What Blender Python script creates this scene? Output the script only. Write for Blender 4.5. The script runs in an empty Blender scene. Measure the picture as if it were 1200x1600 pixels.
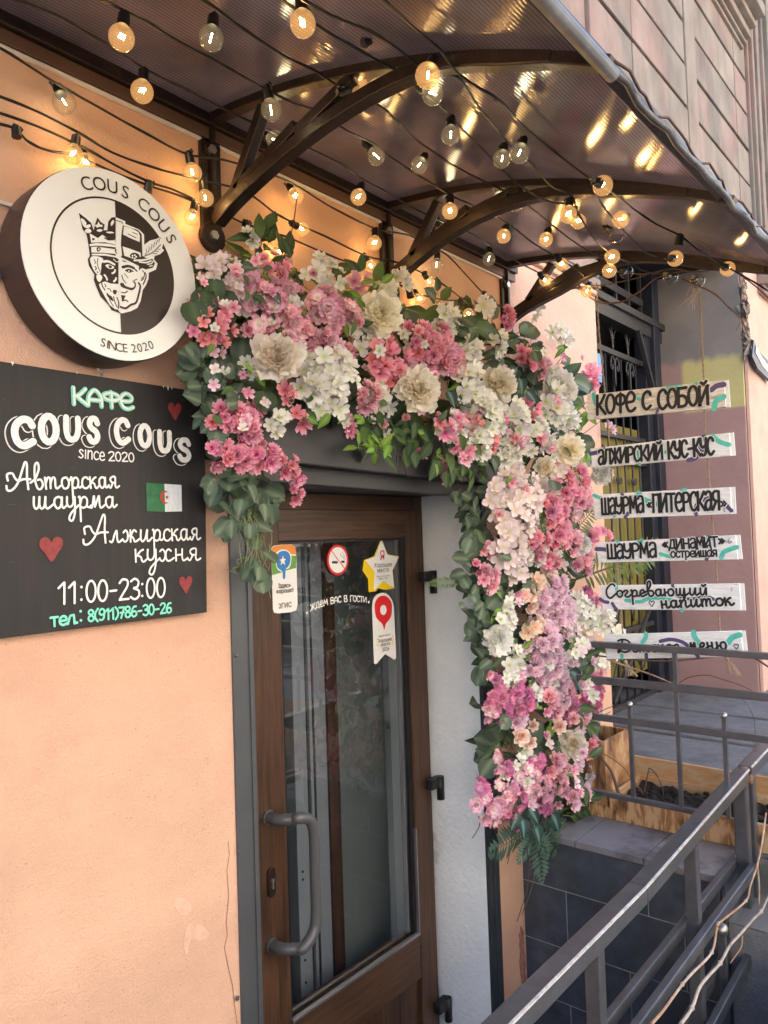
import bpy, bmesh, math, random
from mathutils import Vector, Matrix, Quaternion
random.seed(7)
R = math.radians
SC = bpy.context.scene
COL = SC.collection

# ---------------------------------------------------------------- camera
F = 1181.6 / 1200.0 * 36.0
YAW, PITCH, ROLL = .87544621, .03376271, -.03314684
FW = Vector((math.sin(YAW)*math.cos(PITCH), math.cos(YAW)*math.cos(PITCH), math.sin(PITCH)))
RT0 = Vector((math.cos(YAW), -math.sin(YAW), 0)); UP0 = RT0.cross(FW)
RT = RT0*math.cos(ROLL) + UP0*math.sin(ROLL); UP = -RT0*math.sin(ROLL) + UP0*math.cos(ROLL)
EYE = Vector((0, -1.4, 1.6))
cam = bpy.data.objects.new('camera', bpy.data.cameras.new('camera'))
COL.objects.link(cam); SC.camera = cam
cam.data.sensor_fit = 'HORIZONTAL'; cam.data.sensor_width = 36; cam.data.lens = F
cam.data.clip_start = .02; cam.data.clip_end = 900
m = Matrix.Identity(4)
for i in range(3):
    m[i][0] = RT[i]; m[i][1] = UP[i]; m[i][2] = -FW[i]; m[i][3] = EYE[i]
cam.matrix_world = m

# ---------------------------------------------------------------- light
SUN_EL, SUN_AZ = R(46), R(22)        # sun stands behind the cafe building, a little to the right
w = bpy.data.worlds.new('World'); SC.world = w; w.use_nodes = True
nt = w.node_tree; bgn = nt.nodes['Background']
sky = nt.nodes.new('ShaderNodeTexSky'); sky.sky_type = 'NISHITA'; sky.sun_disc = False
sky.sun_elevation = SUN_EL; sky.sun_rotation = SUN_AZ; sky.air_density = 1.0; sky.dust_density = 2.5; sky.ozone_density = .6
nt.links.new(sky.outputs[0], bgn.inputs[0]); bgn.inputs[1].default_value = .15
sl = bpy.data.lights.new('sun', 'SUN'); sl.energy = 4.5; sl.angle = R(.5); sl.color = (1, .94, .86)
so = bpy.data.objects.new('sun', sl); COL.objects.link(so)
sd = Vector((math.sin(SUN_AZ)*math.cos(SUN_EL), math.cos(SUN_AZ)*math.cos(SUN_EL), math.sin(SUN_EL)))
so.rotation_euler = sd.to_track_quat('Z', 'Y').to_euler(); so.location = (3, 30, 40)
SC.view_settings.view_transform = 'Standard'; SC.view_settings.look = 'None'
SC.view_settings.exposure = EXPO = 2.5
SC.view_settings.gamma = 1
SC.render.engine = 'CYCLES'
try:
    SC.cycles.max_bounces = 12; SC.cycles.diffuse_bounces = 7; SC.cycles.transparent_max_bounces = 16
    SC.cycles.sample_clamp_indirect = 6
except Exception: pass

# ---------------------------------------------------------------- helpers
def V(*a): return Vector(a)
def at(x, y, ax, v):
    """the point of the plane (axis ax = v) that lies behind a measured picture position"""
    d = RT*((x-600)/1181.6) - UP*((y-800)/1181.6) + FW
    return EYE + d*((v-EYE[ax])/d[ax])
def tag(o, label=None, cat=None, group=None, kind=None):
    if label: o['label'] = label
    if cat: o['category'] = cat
    if group: o['group'] = group
    if kind: o['kind'] = kind
    return o
def thing(name, label, cat, loc=(0, 0, 0), group=None):
    o = bpy.data.objects.new(name, None); COL.objects.link(o); o.location = loc
    o.empty_display_size = .05
    return tag(o, label, cat, group)
def link(name, me, parent=None, mat=None):
    o = bpy.data.objects.new(name, me); COL.objects.link(o)
    if parent:
        o.parent = parent
        off = Vector((0, 0, 0)); p = parent
        while p: off += p.location; p = p.parent
        o.location = -off                       # meshes are written in world coordinates
    if mat and not me.materials: me.materials.append(mat)
    return o
def inst(name, me, parent, mtx):
    """a shared mesh placed with a world matrix under a thing"""
    o = bpy.data.objects.new(name, me); COL.objects.link(o); o.parent = parent
    off = Vector((0, 0, 0)); p = parent
    while p: off += p.location; p = p.parent
    mm = mtx.copy(); mm.translation -= off
    o.matrix_local = mm
    return o
class MB:
    def __init__(s): s.v = []; s.f = []; s.sm = []
    def add(s, vs, fs, smooth=False):
        b = len(s.v); s.v += [tuple(p) for p in vs]
        for f in fs: s.f.append([b+i for i in f]); s.sm.append(smooth)
    def box(s, a, b, rot=None, c=None):
        x0, y0, z0 = a; x1, y1, z1 = b
        p = [V(x, y, z) for z in (z0, z1) for y in (y0, y1) for x in (x0, x1)]
        if rot is not None:
            c = c or (V(*a)+V(*b))/2
            p = [c + rot @ (q-c) for q in p]
        s.add(p, [(0, 2, 3, 1), (4, 5, 7, 6), (0, 1, 5, 4), (2, 6, 7, 3), (0, 4, 6, 2), (1, 3, 7, 5)])
        return s
    def bar(s, p0, p1, w, h, up=V(0, 0, 1)):
        p0 = V(*p0); p1 = V(*p1); d = (p1-p0).normalized()
        sd_ = d.cross(up)
        if sd_.length < 1e-4: sd_ = d.cross(V(1, 0, 0))
        sd_.normalize(); u = sd_.cross(d)
        q = [p + sd_*(w/2*i) + u*(h/2*j) for p in (p0, p1) for i, j in ((-1, -1), (1, -1), (1, 1), (-1, 1))]
        s.add(q, [(3, 2, 1, 0), (4, 5, 6, 7), (0, 1, 5, 4), (1, 2, 6, 5), (2, 3, 7, 6), (3, 0, 4, 7)])
        return s
    def sweep(s, pts, w, h, up=V(0, 0, 1), side=None):
        """rectangular section swept along a path; side fixes the sideways direction"""
        n = len(pts); pts = [V(*p) for p in pts]; vs = []
        for k, p in enumerate(pts):
            d = (pts[min(k+1, n-1)] - pts[max(k-1, 0)]).normalized()
            sd_ = side if side is not None else d.cross(up).normalized()
            u = sd_.cross(d).normalized()
            vs += [p + sd_*(w/2*i) + u*(h/2*j) for i, j in ((-1, -1), (1, -1), (1, 1), (-1, 1))]
        fs = [(3, 2, 1, 0), tuple(4*(n-1)+i for i in range(4))]
        for k in range(n-1):
            for i in range(4):
                a = 4*k+i; b = 4*k+(i+1) % 4
                fs.append((a, b, b+4, a+4))
        s.add(vs, fs); return s
    def tube(s, pts, r, seg=8, r1=None, smooth=True, caps=True):
        n = len(pts); pts = [V(*p) for p in pts]
        d = (pts[1]-pts[0]).normalized()
        u = d.cross(V(0, 0, 1)) if abs(d.z) < .9 else d.cross(V(1, 0, 0))
        u.normalize(); vs = []
        for k, p in enumerate(pts):
            d = (pts[min(k+1, n-1)] - pts[max(k-1, 0)])
            if d.length < 1e-9: d = V(0, 0, 1)
            d.normalize(); u = (u - d*u.dot(d)).normalized(); v = d.cross(u)
            rr = r if r1 is None else r + (r1-r)*k/(n-1)
            if isinstance(r, (list, tuple)): rr = r[k]
            vs += [p + (u*math.cos(2*math.pi*i/seg) + v*math.sin(2*math.pi*i/seg))*rr for i in range(seg)]
        fs = []
        for k in range(n-1):
            for i in range(seg):
                a = seg*k+i; b = seg*k+(i+1) % seg
                fs.append((a, b, b+seg, a+seg))
        s.add(vs, fs, smooth)
        if caps:
            s.f.append([len(s.v)-n*seg+i for i in range(seg)][::-1]); s.sm.append(False)
            s.f.append([len(s.v)-seg+i for i in range(seg)]); s.sm.append(False)
        return s
    def sphere(s, c, r, seg=12, ring=8, sc=(1, 1, 1)):
        vs = [(c[0], c[1], c[2]-r*sc[2])]
        for j in range(1, ring):
            a = math.pi*j/ring
            for i in range(seg):
                b = 2*math.pi*i/seg
                vs.append((c[0]+r*sc[0]*math.sin(a)*math.cos(b), c[1]+r*sc[1]*math.sin(a)*math.sin(b), c[2]-r*sc[2]*math.cos(a)))
        vs.append((c[0], c[1], c[2]+r*sc[2])); fs = []
        for i in range(seg): fs.append((0, 1+(i+1) % seg, 1+i))
        for j in range(ring-2):
            for i in range(seg):
                a = 1+j*seg+i; b = 1+j*seg+(i+1) % seg
                fs.append((a, b, b+seg, a+seg))
        L = len(vs)-1
        for i in range(seg): fs.append((L, 1+(ring-2)*seg+i, 1+(ring-2)*seg+(i+1) % seg))
        s.add(vs, fs, True); return s
    def prism(s, pts, fr, h0, h1):
        """flat outline pts (2D) in frame fr(u, v, h), with thickness from h0 to h1"""
        n = len(pts)
        s.add([fr(u, v, h0) for u, v in pts] + [fr(u, v, h1) for u, v in pts],
              [list(range(n))[::-1], list(range(n, 2*n))] + [(i, (i+1) % n, n+(i+1) % n, n+i) for i in range(n)])
        return s
    def face(s, pts, fr, h):
        s.add([fr(u, v, h) for u, v in pts], [list(range(len(pts)))]); return s
    def ribbon(s, pts, wd, fr, h, closed=False):
        """round-ended pen stroke in a frame"""
        P = [V(p[0], p[1], 0) for p in pts]
        if closed: P = P + [P[0]]
        n = len(P)
        if n < 2: return s
        for k in range(1, n-1):                  # a sharp corner ends one pen line and starts the next
            a_, b_ = P[k]-P[k-1], P[k+1]-P[k]
            if not closed and a_.length > wd*.4 and b_.length > wd*.4 and a_.angle(b_) > R(40):
                s.ribbon([tuple(p) for p in P[:k+1]], wd, fr, h); return s.ribbon([tuple(p) for p in P[k:]], wd, fr, h+3e-5)
        vs = []; rr = wd/2
        for k in range(n):
            if closed and k in (0, n-1): d = P[1]-P[n-2]
            else: d = P[min(k+1, n-1)]-P[max(k-1, 0)]
            if d.length < 1e-9: d = V(1, 0, 0)
            d.normalize(); nn = V(-d.y, d.x, 0)
            hh = h + 6e-5*k/n
            vs += [fr(P[k].x+nn.x*rr, P[k].y+nn.y*rr, hh), fr(P[k].x-nn.x*rr, P[k].y-nn.y*rr, hh)]
        fs = [(2*k, 2*k+1, 2*k+3, 2*k+2) for k in range(n-1)]
        s.add(vs, fs)
        if not closed:
            for k, sg in ((0, -1), (n-1, 1)):
                d = (P[1]-P[0] if k == 0 else P[-1]-P[-2]).normalized()*sg; nn = V(-d.y, d.x, 0)
                hh = h + 6e-5*k/n
                c = [fr(P[k].x+(d.x*math.sin(a)+nn.x*math.cos(a))*rr, P[k].y+(d.y*math.sin(a)+nn.y*math.cos(a))*rr, hh)
                     for a in [math.pi*i/8 for i in range(9)]]
                s.add(c, [list(range(9))])
        return s
    def build(s, name, mat=None, parent=None, bevel=0, **kw):
        me = bpy.data.meshes.new(name); me.from_pydata(s.v, [], s.f)
        me.polygons.foreach_set('use_smooth', s.sm); me.update()
        o = link(name, me, parent, mat)
        if bevel:
            b = o.modifiers.new('bevel', 'BEVEL'); b.width = bevel; b.segments = 2; b.limit_method = 'ANGLE'
        if kw: tag(o, **kw)
        return o
def catmull(P, n=6, closed=False):
    P = [tuple(p) for p in P]; k = len(P); out = []
    if k < 3: return P
    rng = range(k if closed else k-1)
    for i in rng:
        if closed: a, b, c, d = P[(i-1) % k], P[i], P[(i+1) % k], P[(i+2) % k]
        else: a, b, c, d = P[max(i-1, 0)], P[i], P[i+1], P[min(i+2, k-1)]
        for j in range(n):
            t = j/n
            out.append(tuple(.5*(2*b[q] + (c[q]-a[q])*t + (2*a[q]-5*b[q]+4*c[q]-d[q])*t*t + (3*b[q]-a[q]-3*c[q]+d[q])*t**3) for q in range(len(b))))
    if not closed: out.append(P[-1])
    return out

# ---------------------------------------------------------------- materials
def mat(name, col, rough=.6, metal=0., var=.12, vscale=6., bump=0., bscale=60., spec=.5, col2=None, c2scale=2., c2lo=.5, c2hi=.6,
        coat=0., emit=None, estr=0., stretch=None, detail=6.):
    m = bpy.data.materials.new(name); m.use_nodes = True; nt = m.node_tree; N = nt.nodes; L = nt.links
    b = N['Principled BSDF']
    b.inputs['Roughness'].default_value = rough; b.inputs['Metallic'].default_value = metal
    b.inputs['Specular IOR Level'].default_value = spec
    if coat: b.inputs['Coat Weight'].default_value = coat
    tc = N.new('ShaderNodeTexCoord'); mp = N.new('ShaderNodeMapping'); L.new(tc.outputs['Object'], mp.inputs[0])
    if stretch: mp.inputs['Scale'].default_value = stretch
    nz = N.new('ShaderNodeTexNoise'); nz.inputs['Scale'].default_value = vscale; nz.inputs['Detail'].default_value = detail
    nz.inputs['Roughness'].default_value = .6
    L.new(mp.outputs[0], nz.inputs['Vector'])
    rmp = N.new('ShaderNodeMapRange'); rmp.inputs[1].default_value = .3; rmp.inputs[2].default_value = .7
    rmp.inputs[3].default_value = 1-var; rmp.inputs[4].default_value = 1+var
    L.new(nz.outputs[0], rmp.inputs[0])
    mx = N.new('ShaderNodeVectorMath'); mx.operation = 'SCALE'
    rgb = N.new('ShaderNodeRGB'); rgb.outputs[0].default_value = (*col, 1)
    src = rgb.outputs[0]
    if col2:
        n2 = N.new('ShaderNodeTexNoise'); n2.inputs['Scale'].default_value = c2scale; n2.inputs['Detail'].default_value = 8
        n2.inputs['Roughness'].default_value = .65
        L.new(mp.outputs[0], n2.inputs['Vector'])
        cr = N.new('ShaderNodeMapRange'); cr.inputs[1].default_value = c2lo; cr.inputs[2].default_value = c2hi
        L.new(n2.outputs[0], cr.inputs[0])
        mc = N.new('ShaderNodeMix'); mc.data_type = 'RGBA'
        L.new(cr.outputs[0], mc.inputs[0]); L.new(src, mc.inputs[6]); mc.inputs[7].default_value = (*col2, 1)
        src = mc.outputs[2]
    L.new(src, mx.inputs[0]); L.new(rmp.outputs[0], mx.inputs['Scale'])
    L.new(mx.outputs[0], b.inputs['Base Color'])
    if bump:
        n3 = N.new('ShaderNodeTexNoise'); n3.inputs['Scale'].default_value = bscale; n3.inputs['Detail'].default_value = 5
        L.new(mp.outputs[0], n3.inputs['Vector'])
        bp = N.new('ShaderNodeBump'); bp.inputs['Strength'].default_value = bump; bp.inputs['Distance'].default_value = .004
        L.new(n3.outputs[0], bp.inputs['Height']); L.new(bp.outputs[0], b.inputs['Normal'])
    if emit:
        b.inputs['Emission Color'].default_value = (*emit, 1); b.inputs['Emission Strength'].default_value = estr
    m['src'] = 1
    return m
def plaster(name, col, colb, pits=.5, crack=None):
    """rough painted render: broad tonal drift, pits, fine grain, optional crack line"""
    m = mat(name, col, .88, var=.10, vscale=3.2, spec=.25, col2=colb, c2scale=1.7, c2lo=.45, c2hi=.75)
    nt = m.node_tree; N = nt.nodes; L = nt.links; b = N['Principled BSDF']; tc = N['Texture Coordinate']
    f = N.new('ShaderNodeTexNoise'); f.inputs['Scale'].default_value = 240; f.inputs['Detail'].default_value = 3
    g = N.new('ShaderNodeTexNoise'); g.inputs['Scale'].default_value = 26; g.inputs['Detail'].default_value = 6; g.inputs['Roughness'].default_value = .7
    v = N.new('ShaderNodeTexVoronoi'); v.inputs['Scale'].default_value = 75
    msk = N.new('ShaderNodeTexNoise'); msk.inputs['Scale'].default_value = 5; msk.inputs['Detail'].default_value = 3
    for q in (f, g, v, msk): L.new(tc.outputs['Object'], q.inputs['Vector'])
    # pits: small voronoi cells, only in some places
    lt = N.new('ShaderNodeMath'); lt.operation = 'LESS_THAN'; lt.inputs[1].default_value = .13
    L.new(v.outputs['Distance'], lt.inputs[0])
    mg = N.new('ShaderNodeMath'); mg.operation = 'GREATER_THAN'; mg.inputs[1].default_value = .52
    L.new(msk.outputs[0], mg.inputs[0])
    pm = N.new('ShaderNodeMath'); pm.operation = 'MULTIPLY'; L.new(lt.outputs[0], pm.inputs[0]); L.new(mg.outputs[0], pm.inputs[1])
    vc = N.new('ShaderNodeMath'); vc.operation = 'GREATER_THAN'; vc.inputs[1].default_value = .55
    sp = N.new('ShaderNodeSeparateColor'); L.new(v.outputs['Color'], sp.inputs[0]); L.new(sp.outputs[0], vc.inputs[0])
    pm2 = N.new('ShaderNodeMath'); pm2.operation = 'MULTIPLY'; L.new(pm.outputs[0], pm2.inputs[0]); L.new(vc.outputs[0], pm2.inputs[1])
    a1 = N.new('ShaderNodeMath'); a1.operation = 'MULTIPLY_ADD'; a1.inputs[1].default_value = .35
    L.new(f.outputs[0], a1.inputs[0]); L.new(g.outputs[0], a1.inputs[2])
    a2 = N.new('ShaderNodeMath'); a2.operation = 'MULTIPLY_ADD'; a2.inputs[1].default_value = -pits
    L.new(pm2.outputs[0], a2.inputs[0]); L.new(a1.outputs[0], a2.inputs[2])
    bp = N.new('ShaderNodeBump'); bp.inputs['Strength'].default_value = .7; bp.inputs['Distance'].default_value = .008
    L.new(a2.outputs[0], bp.inputs['Height']); L.new(bp.outputs[0], b.inputs['Normal'])
    # pits take a darker tone than the wall around them
    src = b.inputs['Base Color'].links[0].from_socket
    mc = N.new('ShaderNodeMix'); mc.data_type = 'RGBA'; dk = N.new('ShaderNodeMath'); dk.operation = 'MULTIPLY'; dk.inputs[1].default_value = .35
    L.new(pm2.outputs[0], dk.inputs[0]); L.new(dk.outputs[0], mc.inputs[0]); L.new(src, mc.inputs[6])
    mc.inputs[7].default_value = (col[0]*.35, col[1]*.3, col[2]*.3, 1)
    L.new(mc.outputs[2], b.inputs['Base Color'])
    return m
def wood(name, c1, c2, scale=1., rough=.45, axis='Z', bump=.15, contrast=1.):
    m = bpy.data.materials.new(name); m.use_nodes = True; nt = m.node_tree; N = nt.nodes; L = nt.links
    b = N['Principled BSDF']; b.inputs['Roughness'].default_value = rough; b.inputs['Specular IOR Level'].default_value = .4
    tc = N.new('ShaderNodeTexCoord'); mp = N.new('ShaderNodeMapping'); L.new(tc.outputs['Object'], mp.inputs[0])
    s = [60*scale]*3; s['XYZ'.index(axis)] = 3.0*scale
    mp.inputs['Scale'].default_value = s
    n1 = N.new('ShaderNodeTexNoise'); n1.inputs['Scale'].default_value = 1.6; n1.inputs['Detail'].default_value = 8; n1.inputs['Roughness'].default_value = .65
    L.new(mp.outputs[0], n1.inputs['Vector'])
    n2 = N.new('ShaderNodeTexNoise'); n2.inputs['Scale'].default_value = 4; L.new(tc.outputs['Object'], n2.inputs['Vector'])
    ad = N.new('ShaderNodeMath'); ad.operation = 'MULTIPLY_ADD'; ad.inputs[1].default_value = .3
    L.new(n2.outputs[0], ad.inputs[0]); L.new(n1.outputs[0], ad.inputs[2])
    cr = N.new('ShaderNodeValToRGB'); cr.color_ramp.elements[0].position = .5; cr.color_ramp.elements[1].position = .82
    cr.color_ramp.elements[0].color = (*c1, 1); cr.color_ramp.elements[1].color = (*c2, 1)
    L.new(ad.outputs[0], cr.inputs[0]); L.new(cr.outputs[0], b.inputs['Base Color'])
    bp = N.new('ShaderNodeBump'); bp.inputs['Strength'].default_value = bump; bp.inputs['Distance'].default_value = .002
    L.new(n1.outputs[0], bp.inputs['Height']); L.new(bp.outputs[0], b.inputs['Normal'])
    return m
def flat(name, col, rough=.6, **k): return mat(name, col, rough, var=k.pop('var', .06), vscale=k.pop('vscale', 30), **k)

M_peach = plaster('peach_render', (.65, .41, .29), (.62, .37, .262), .8)
M_pink = plaster('pink_render', (.70, .47, .38), (.64, .40, .32), .8)
M_stone = mat('weathered_pink_stone', (.31, .225, .20), .92, var=.28, vscale=3.2, bump=.9, bscale=30, spec=.2, col2=(.235, .21, .185), c2scale=1.3, c2lo=.44, c2hi=.56, stretch=(1, 1, .6))
M_stone2 = mat('grey_stone_pilaster', (.27, .235, .205), .92, var=.28, vscale=4, bump=.9, bscale=34, stretch=(1, 1, .5), spec=.2, col2=(.36, .26, .225), c2scale=1.6, c2lo=.5, c2hi=.7)
M_groove = mat('dark_groove_backing', (.035, .028, .025), .95)  # near-black wall colour that shows in the joints between blocks
M_mauve = mat('mauve_render', (.30, .17, .155), .85, var=.1, vscale=2.5, bump=.6, bscale=26, spec=.25, col2=(.29, .17, .15), c2scale=3, c2lo=.55, c2hi=.75)
M_reveal = mat('white_painted_reveal', (.78, .81, .82), .8, var=.05, vscale=8, bump=.9, bscale=70, spec=.3, col2=(.58, .60, .60), c2scale=2.4, c2lo=.62, c2hi=.66)
M_trim = mat('grey_metal_trim', (.066, .072, .078), .42, var=.1, vscale=9, bump=.06, bscale=20, spec=.5)
M_trimdk = mat('dark_grey_trim', (.030, .034, .042), .42, var=.15, vscale=9, bump=.06, bscale=20)
M_lintel = mat('dark_grey_lintel', (.022, .022, .024), .5, var=.15, vscale=7, bump=.1, bscale=18, col2=(.04, .04, .04), c2scale=9, c2lo=.6, c2hi=.7)
M_soffit = mat('grey_soffit', (.075, .075, .08), .6, var=.08, vscale=9)
M_door = wood('brown_wood_grain_film', (.040, .020, .012), (.105, .054, .029), .8, .42, 'Z', .1)
M_doorh = wood('brown_wood_grain_film_horizontal', (.040, .020, .012), (.105, .054, .029), .8, .42, 'X', .1)
M_rubber = flat('black_gasket', (.012, .012, .013), .5)
M_bead = mat('aluminium_bead', (.42, .42, .43), .35, .9, var=.1)
M_iron = mat('dark_brown_painted_iron', (.024, .015, .013), .42, .3, var=.3, vscale=30, bump=.25, bscale=120, col2=(.07, .03, .016), c2scale=14, c2lo=.62, c2hi=.72)
M_rail = mat('grey_painted_steel', (.095, .100, .112), .30, .35, var=.2, vscale=20, bump=.12, bscale=70, col2=(.13, .06, .03), c2scale=7, c2lo=.66, c2hi=.74)
M_railglint = mat('painted_rail_glint', (.75, .75, .74), .35, .3, var=.3, vscale=60)  # pale grey that paints the sky glint on the handrail
M_rust = mat('rusty_weld', (.19, .09, .05), .8, .1, var=.3, vscale=60, bump=.4, bscale=100)
M_black = flat('black_rubber_cable', (.010, .009, .009), .5)
M_socket = flat('black_lamp_socket', (.012, .011, .011), .38)
M_tile = mat('dark_slate_tile', (.044, .054, .070), .48, var=.4, vscale=12, bump=.2, bscale=90, col2=(.062, .072, .088), c2scale=5, c2lo=.5, c2hi=.7)
M_ledge = mat('grey_ledge_tile', (.20, .19, .195), .7, var=.13, vscale=9, bump=.25, bscale=80, stretch=(1, 1, 1), col2=(.11, .10, .105), c2scale=5)
M_grout = mat('pale_grout', (.26, .28, .30), .9, var=.2, vscale=40)
M_board = wood('black_painted_board', (.013, .012, .013), (.022, .020, .021), .6, .55, 'Z', .1)
M_white = mat('white_paint_marker', (.80, .80, .78), .55, var=.12, vscale=140)
M_greyw = mat('faded_marker', (.42, .45, .50), .55, var=.2, vscale=120)
M_mint = mat('mint_paint', (.20, .70, .52), .55, var=.12, vscale=120)
M_mintl = mat('pale_mint_paint', (.50, .82, .68), .55, var=.12, vscale=120)
M_red = mat('dull_red_paint', (.24, .030, .032), .6, var=.25, vscale=90)
M_flagg = mat('flag_green', (.02, .14, .05), .6, var=.25, vscale=90)
M_flagw = mat('flag_white', (.60, .65, .68), .6, var=.15, vscale=60, stretch=(8, 1, 1))
M_flagr = mat('flag_red', (.45, .03, .03), .6)
M_black2 = mat('black_brush_paint', (.012, .013, .015), .5, var=.3, vscale=80)
M_teal = mat('turquoise_paint', (.10, .55, .46), .6, var=.15, vscale=60)
M_violet = mat('violet_paint', (.10, .075, .19), .6, var=.15, vscale=60)
M_plank = mat('whitewashed_plank', (.80, .82, .82), .7, var=.12, vscale=30, stretch=(1, 1, 6), bump=.4, bscale=60, col2=(.24, .22, .20), c2scale=16, c2lo=.62, c2hi=.72)
M_plankw = mat('warm_whitewashed_plank', (.72, .69, .62), .75, var=.2, vscale=30, stretch=(1, 1, 6), bump=.5, bscale=60, col2=(.24, .20, .16), c2scale=16, c2lo=.56, c2hi=.68)
M_plankedge = flat('white_plank_edge', (.75, .75, .74), .6)
M_rope = mat('jute_rope', (.30, .22, .14), .9, var=.3, vscale=200, bump=.6, bscale=300)
M_acryl = mat('white_acrylic_face', (.84, .85, .80), .28, var=.02, vscale=3)
M_brown = mat('dark_brown_film', (.030, .020, .016), .3, var=.08)
M_case = mat('dark_brown_case', (.026, .014, .013), .42, var=.15, vscale=12)
M_burnt = None
# ---------------------------------------------------------------- special materials
def mk_burnt(name, base, dark, s=(30, 4, 4), lo=.5, hi=.62):
    m = bpy.data.materials.new(name); m.use_nodes = True; nt = m.node_tree; N = nt.nodes; L = nt.links
    b = N['Principled BSDF']; b.inputs['Roughness'].default_value = .65
    tc = N.new('ShaderNodeTexCoord'); mp = N.new('ShaderNodeMapping'); mp.inputs['Scale'].default_value = s
    L.new(tc.outputs['Object'], mp.inputs[0])
    n = N.new('ShaderNodeTexNoise'); n.inputs['Scale'].default_value = 2.2; n.inputs['Detail'].default_value = 4; n.inputs['Distortion'].default_value = .6
    L.new(mp.outputs[0], n.inputs['Vector'])
    n2 = N.new('ShaderNodeTexNoise'); n2.inputs['Scale'].default_value = 9; L.new(mp.outputs[0], n2.inputs['Vector'])
    cr = N.new('ShaderNodeValToRGB'); e = cr.color_ramp.elements
    e[0].position = lo-.14; e[0].color = (*dark, 1); e[1].position = hi; e[1].color = (*base, 1)
    md = e.new((lo+hi)/2-.03); md.color = tuple(.5*(a+b_)*x for a, b_, x in zip(base, dark, (1.25, .95, .7))) + (1,)
    ad = N.new('ShaderNodeMath'); ad.operation = 'MULTIPLY_ADD'; ad.inputs[1].default_value = .18; ad.inputs[2].default_value = -.09
    L.new(n2.outputs[0], ad.inputs[0]); a2 = N.new('ShaderNodeMath'); L.new(n.outputs[0], a2.inputs[0]); L.new(ad.outputs[0], a2.inputs[1])
    L.new(a2.outputs[0], cr.inputs[0]); L.new(cr.outputs[0], b.inputs['Base Color'])
    bp = N.new('ShaderNodeBump'); bp.inputs['Strength'].default_value = .3; bp.inputs['Distance'].default_value = .003
    L.new(n2.outputs[0], bp.inputs['Height']); L.new(bp.outputs[0], b.inputs['Normal'])
    return m
M_burnt = mk_burnt('scorched_pine', (.47, .31, .16), (.06, .03, .015), (4, 12, 3))
M_burnt2 = mk_burnt('scorched_pine_streaked', (.47, .31, .16), (.09, .045, .02), (3, 22, 5), .46, .56)
M_pine = mk_burnt('pale_pine_board', (.43, .34, .21), (.33, .22, .11), (3, 6, 20), .4, .6)
M_soil = mat('dark_potting_soil', (.020, .014, .011), .95, var=.5, vscale=60, bump=1, bscale=60)
M_twig = mat('dry_twig', (.12, .07, .05), .8, var=.3, vscale=50, bump=.4, bscale=90)
M_cane = mat('tan_vine_cane', (.36, .22, .13), .65, var=.25, vscale=25, bump=.4, bscale=60, col2=(.50, .42, .34), c2scale=6)
M_conc = mat('rough_concrete', (.165, .165, .17), .95, var=.2, vscale=14, bump=.9, bscale=110, spec=.2, col2=(.10, .10, .105), c2scale=3, c2lo=.5, c2hi=.7)
M_asph = mat('asphalt', (.05, .05, .052), .92, var=.2, vscale=30, bump=.6, bscale=180)
M_pave = mat('pavement_slabs', (.20, .195, .19), .9, var=.15, vscale=5, bump=.4, bscale=90)
M_gate = mat('dark_grey_gate_iron', (.045, .045, .050), .5, .3, var=.2, vscale=18, bump=.15, bscale=60)
M_gateblue = mat('dark_blue_gate_post', (.022, .026, .040), .45, .2, var=.2, vscale=12, bump=.1, bscale=40)
M_yellow = mat('yellow_green_sheet', (.20, .165, .022), .6, var=.15, vscale=5, stretch=(4, 1, 1))
M_dark = flat('passage_shade', (.012, .012, .014), .9)
M_sunwall = mat('sunlit_ochre_facade', (.62, .55, .46), .9, var=.1, vscale=1.2)
M_winfar = flat('far_window_glass', (.03, .035, .045), .12)

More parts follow.
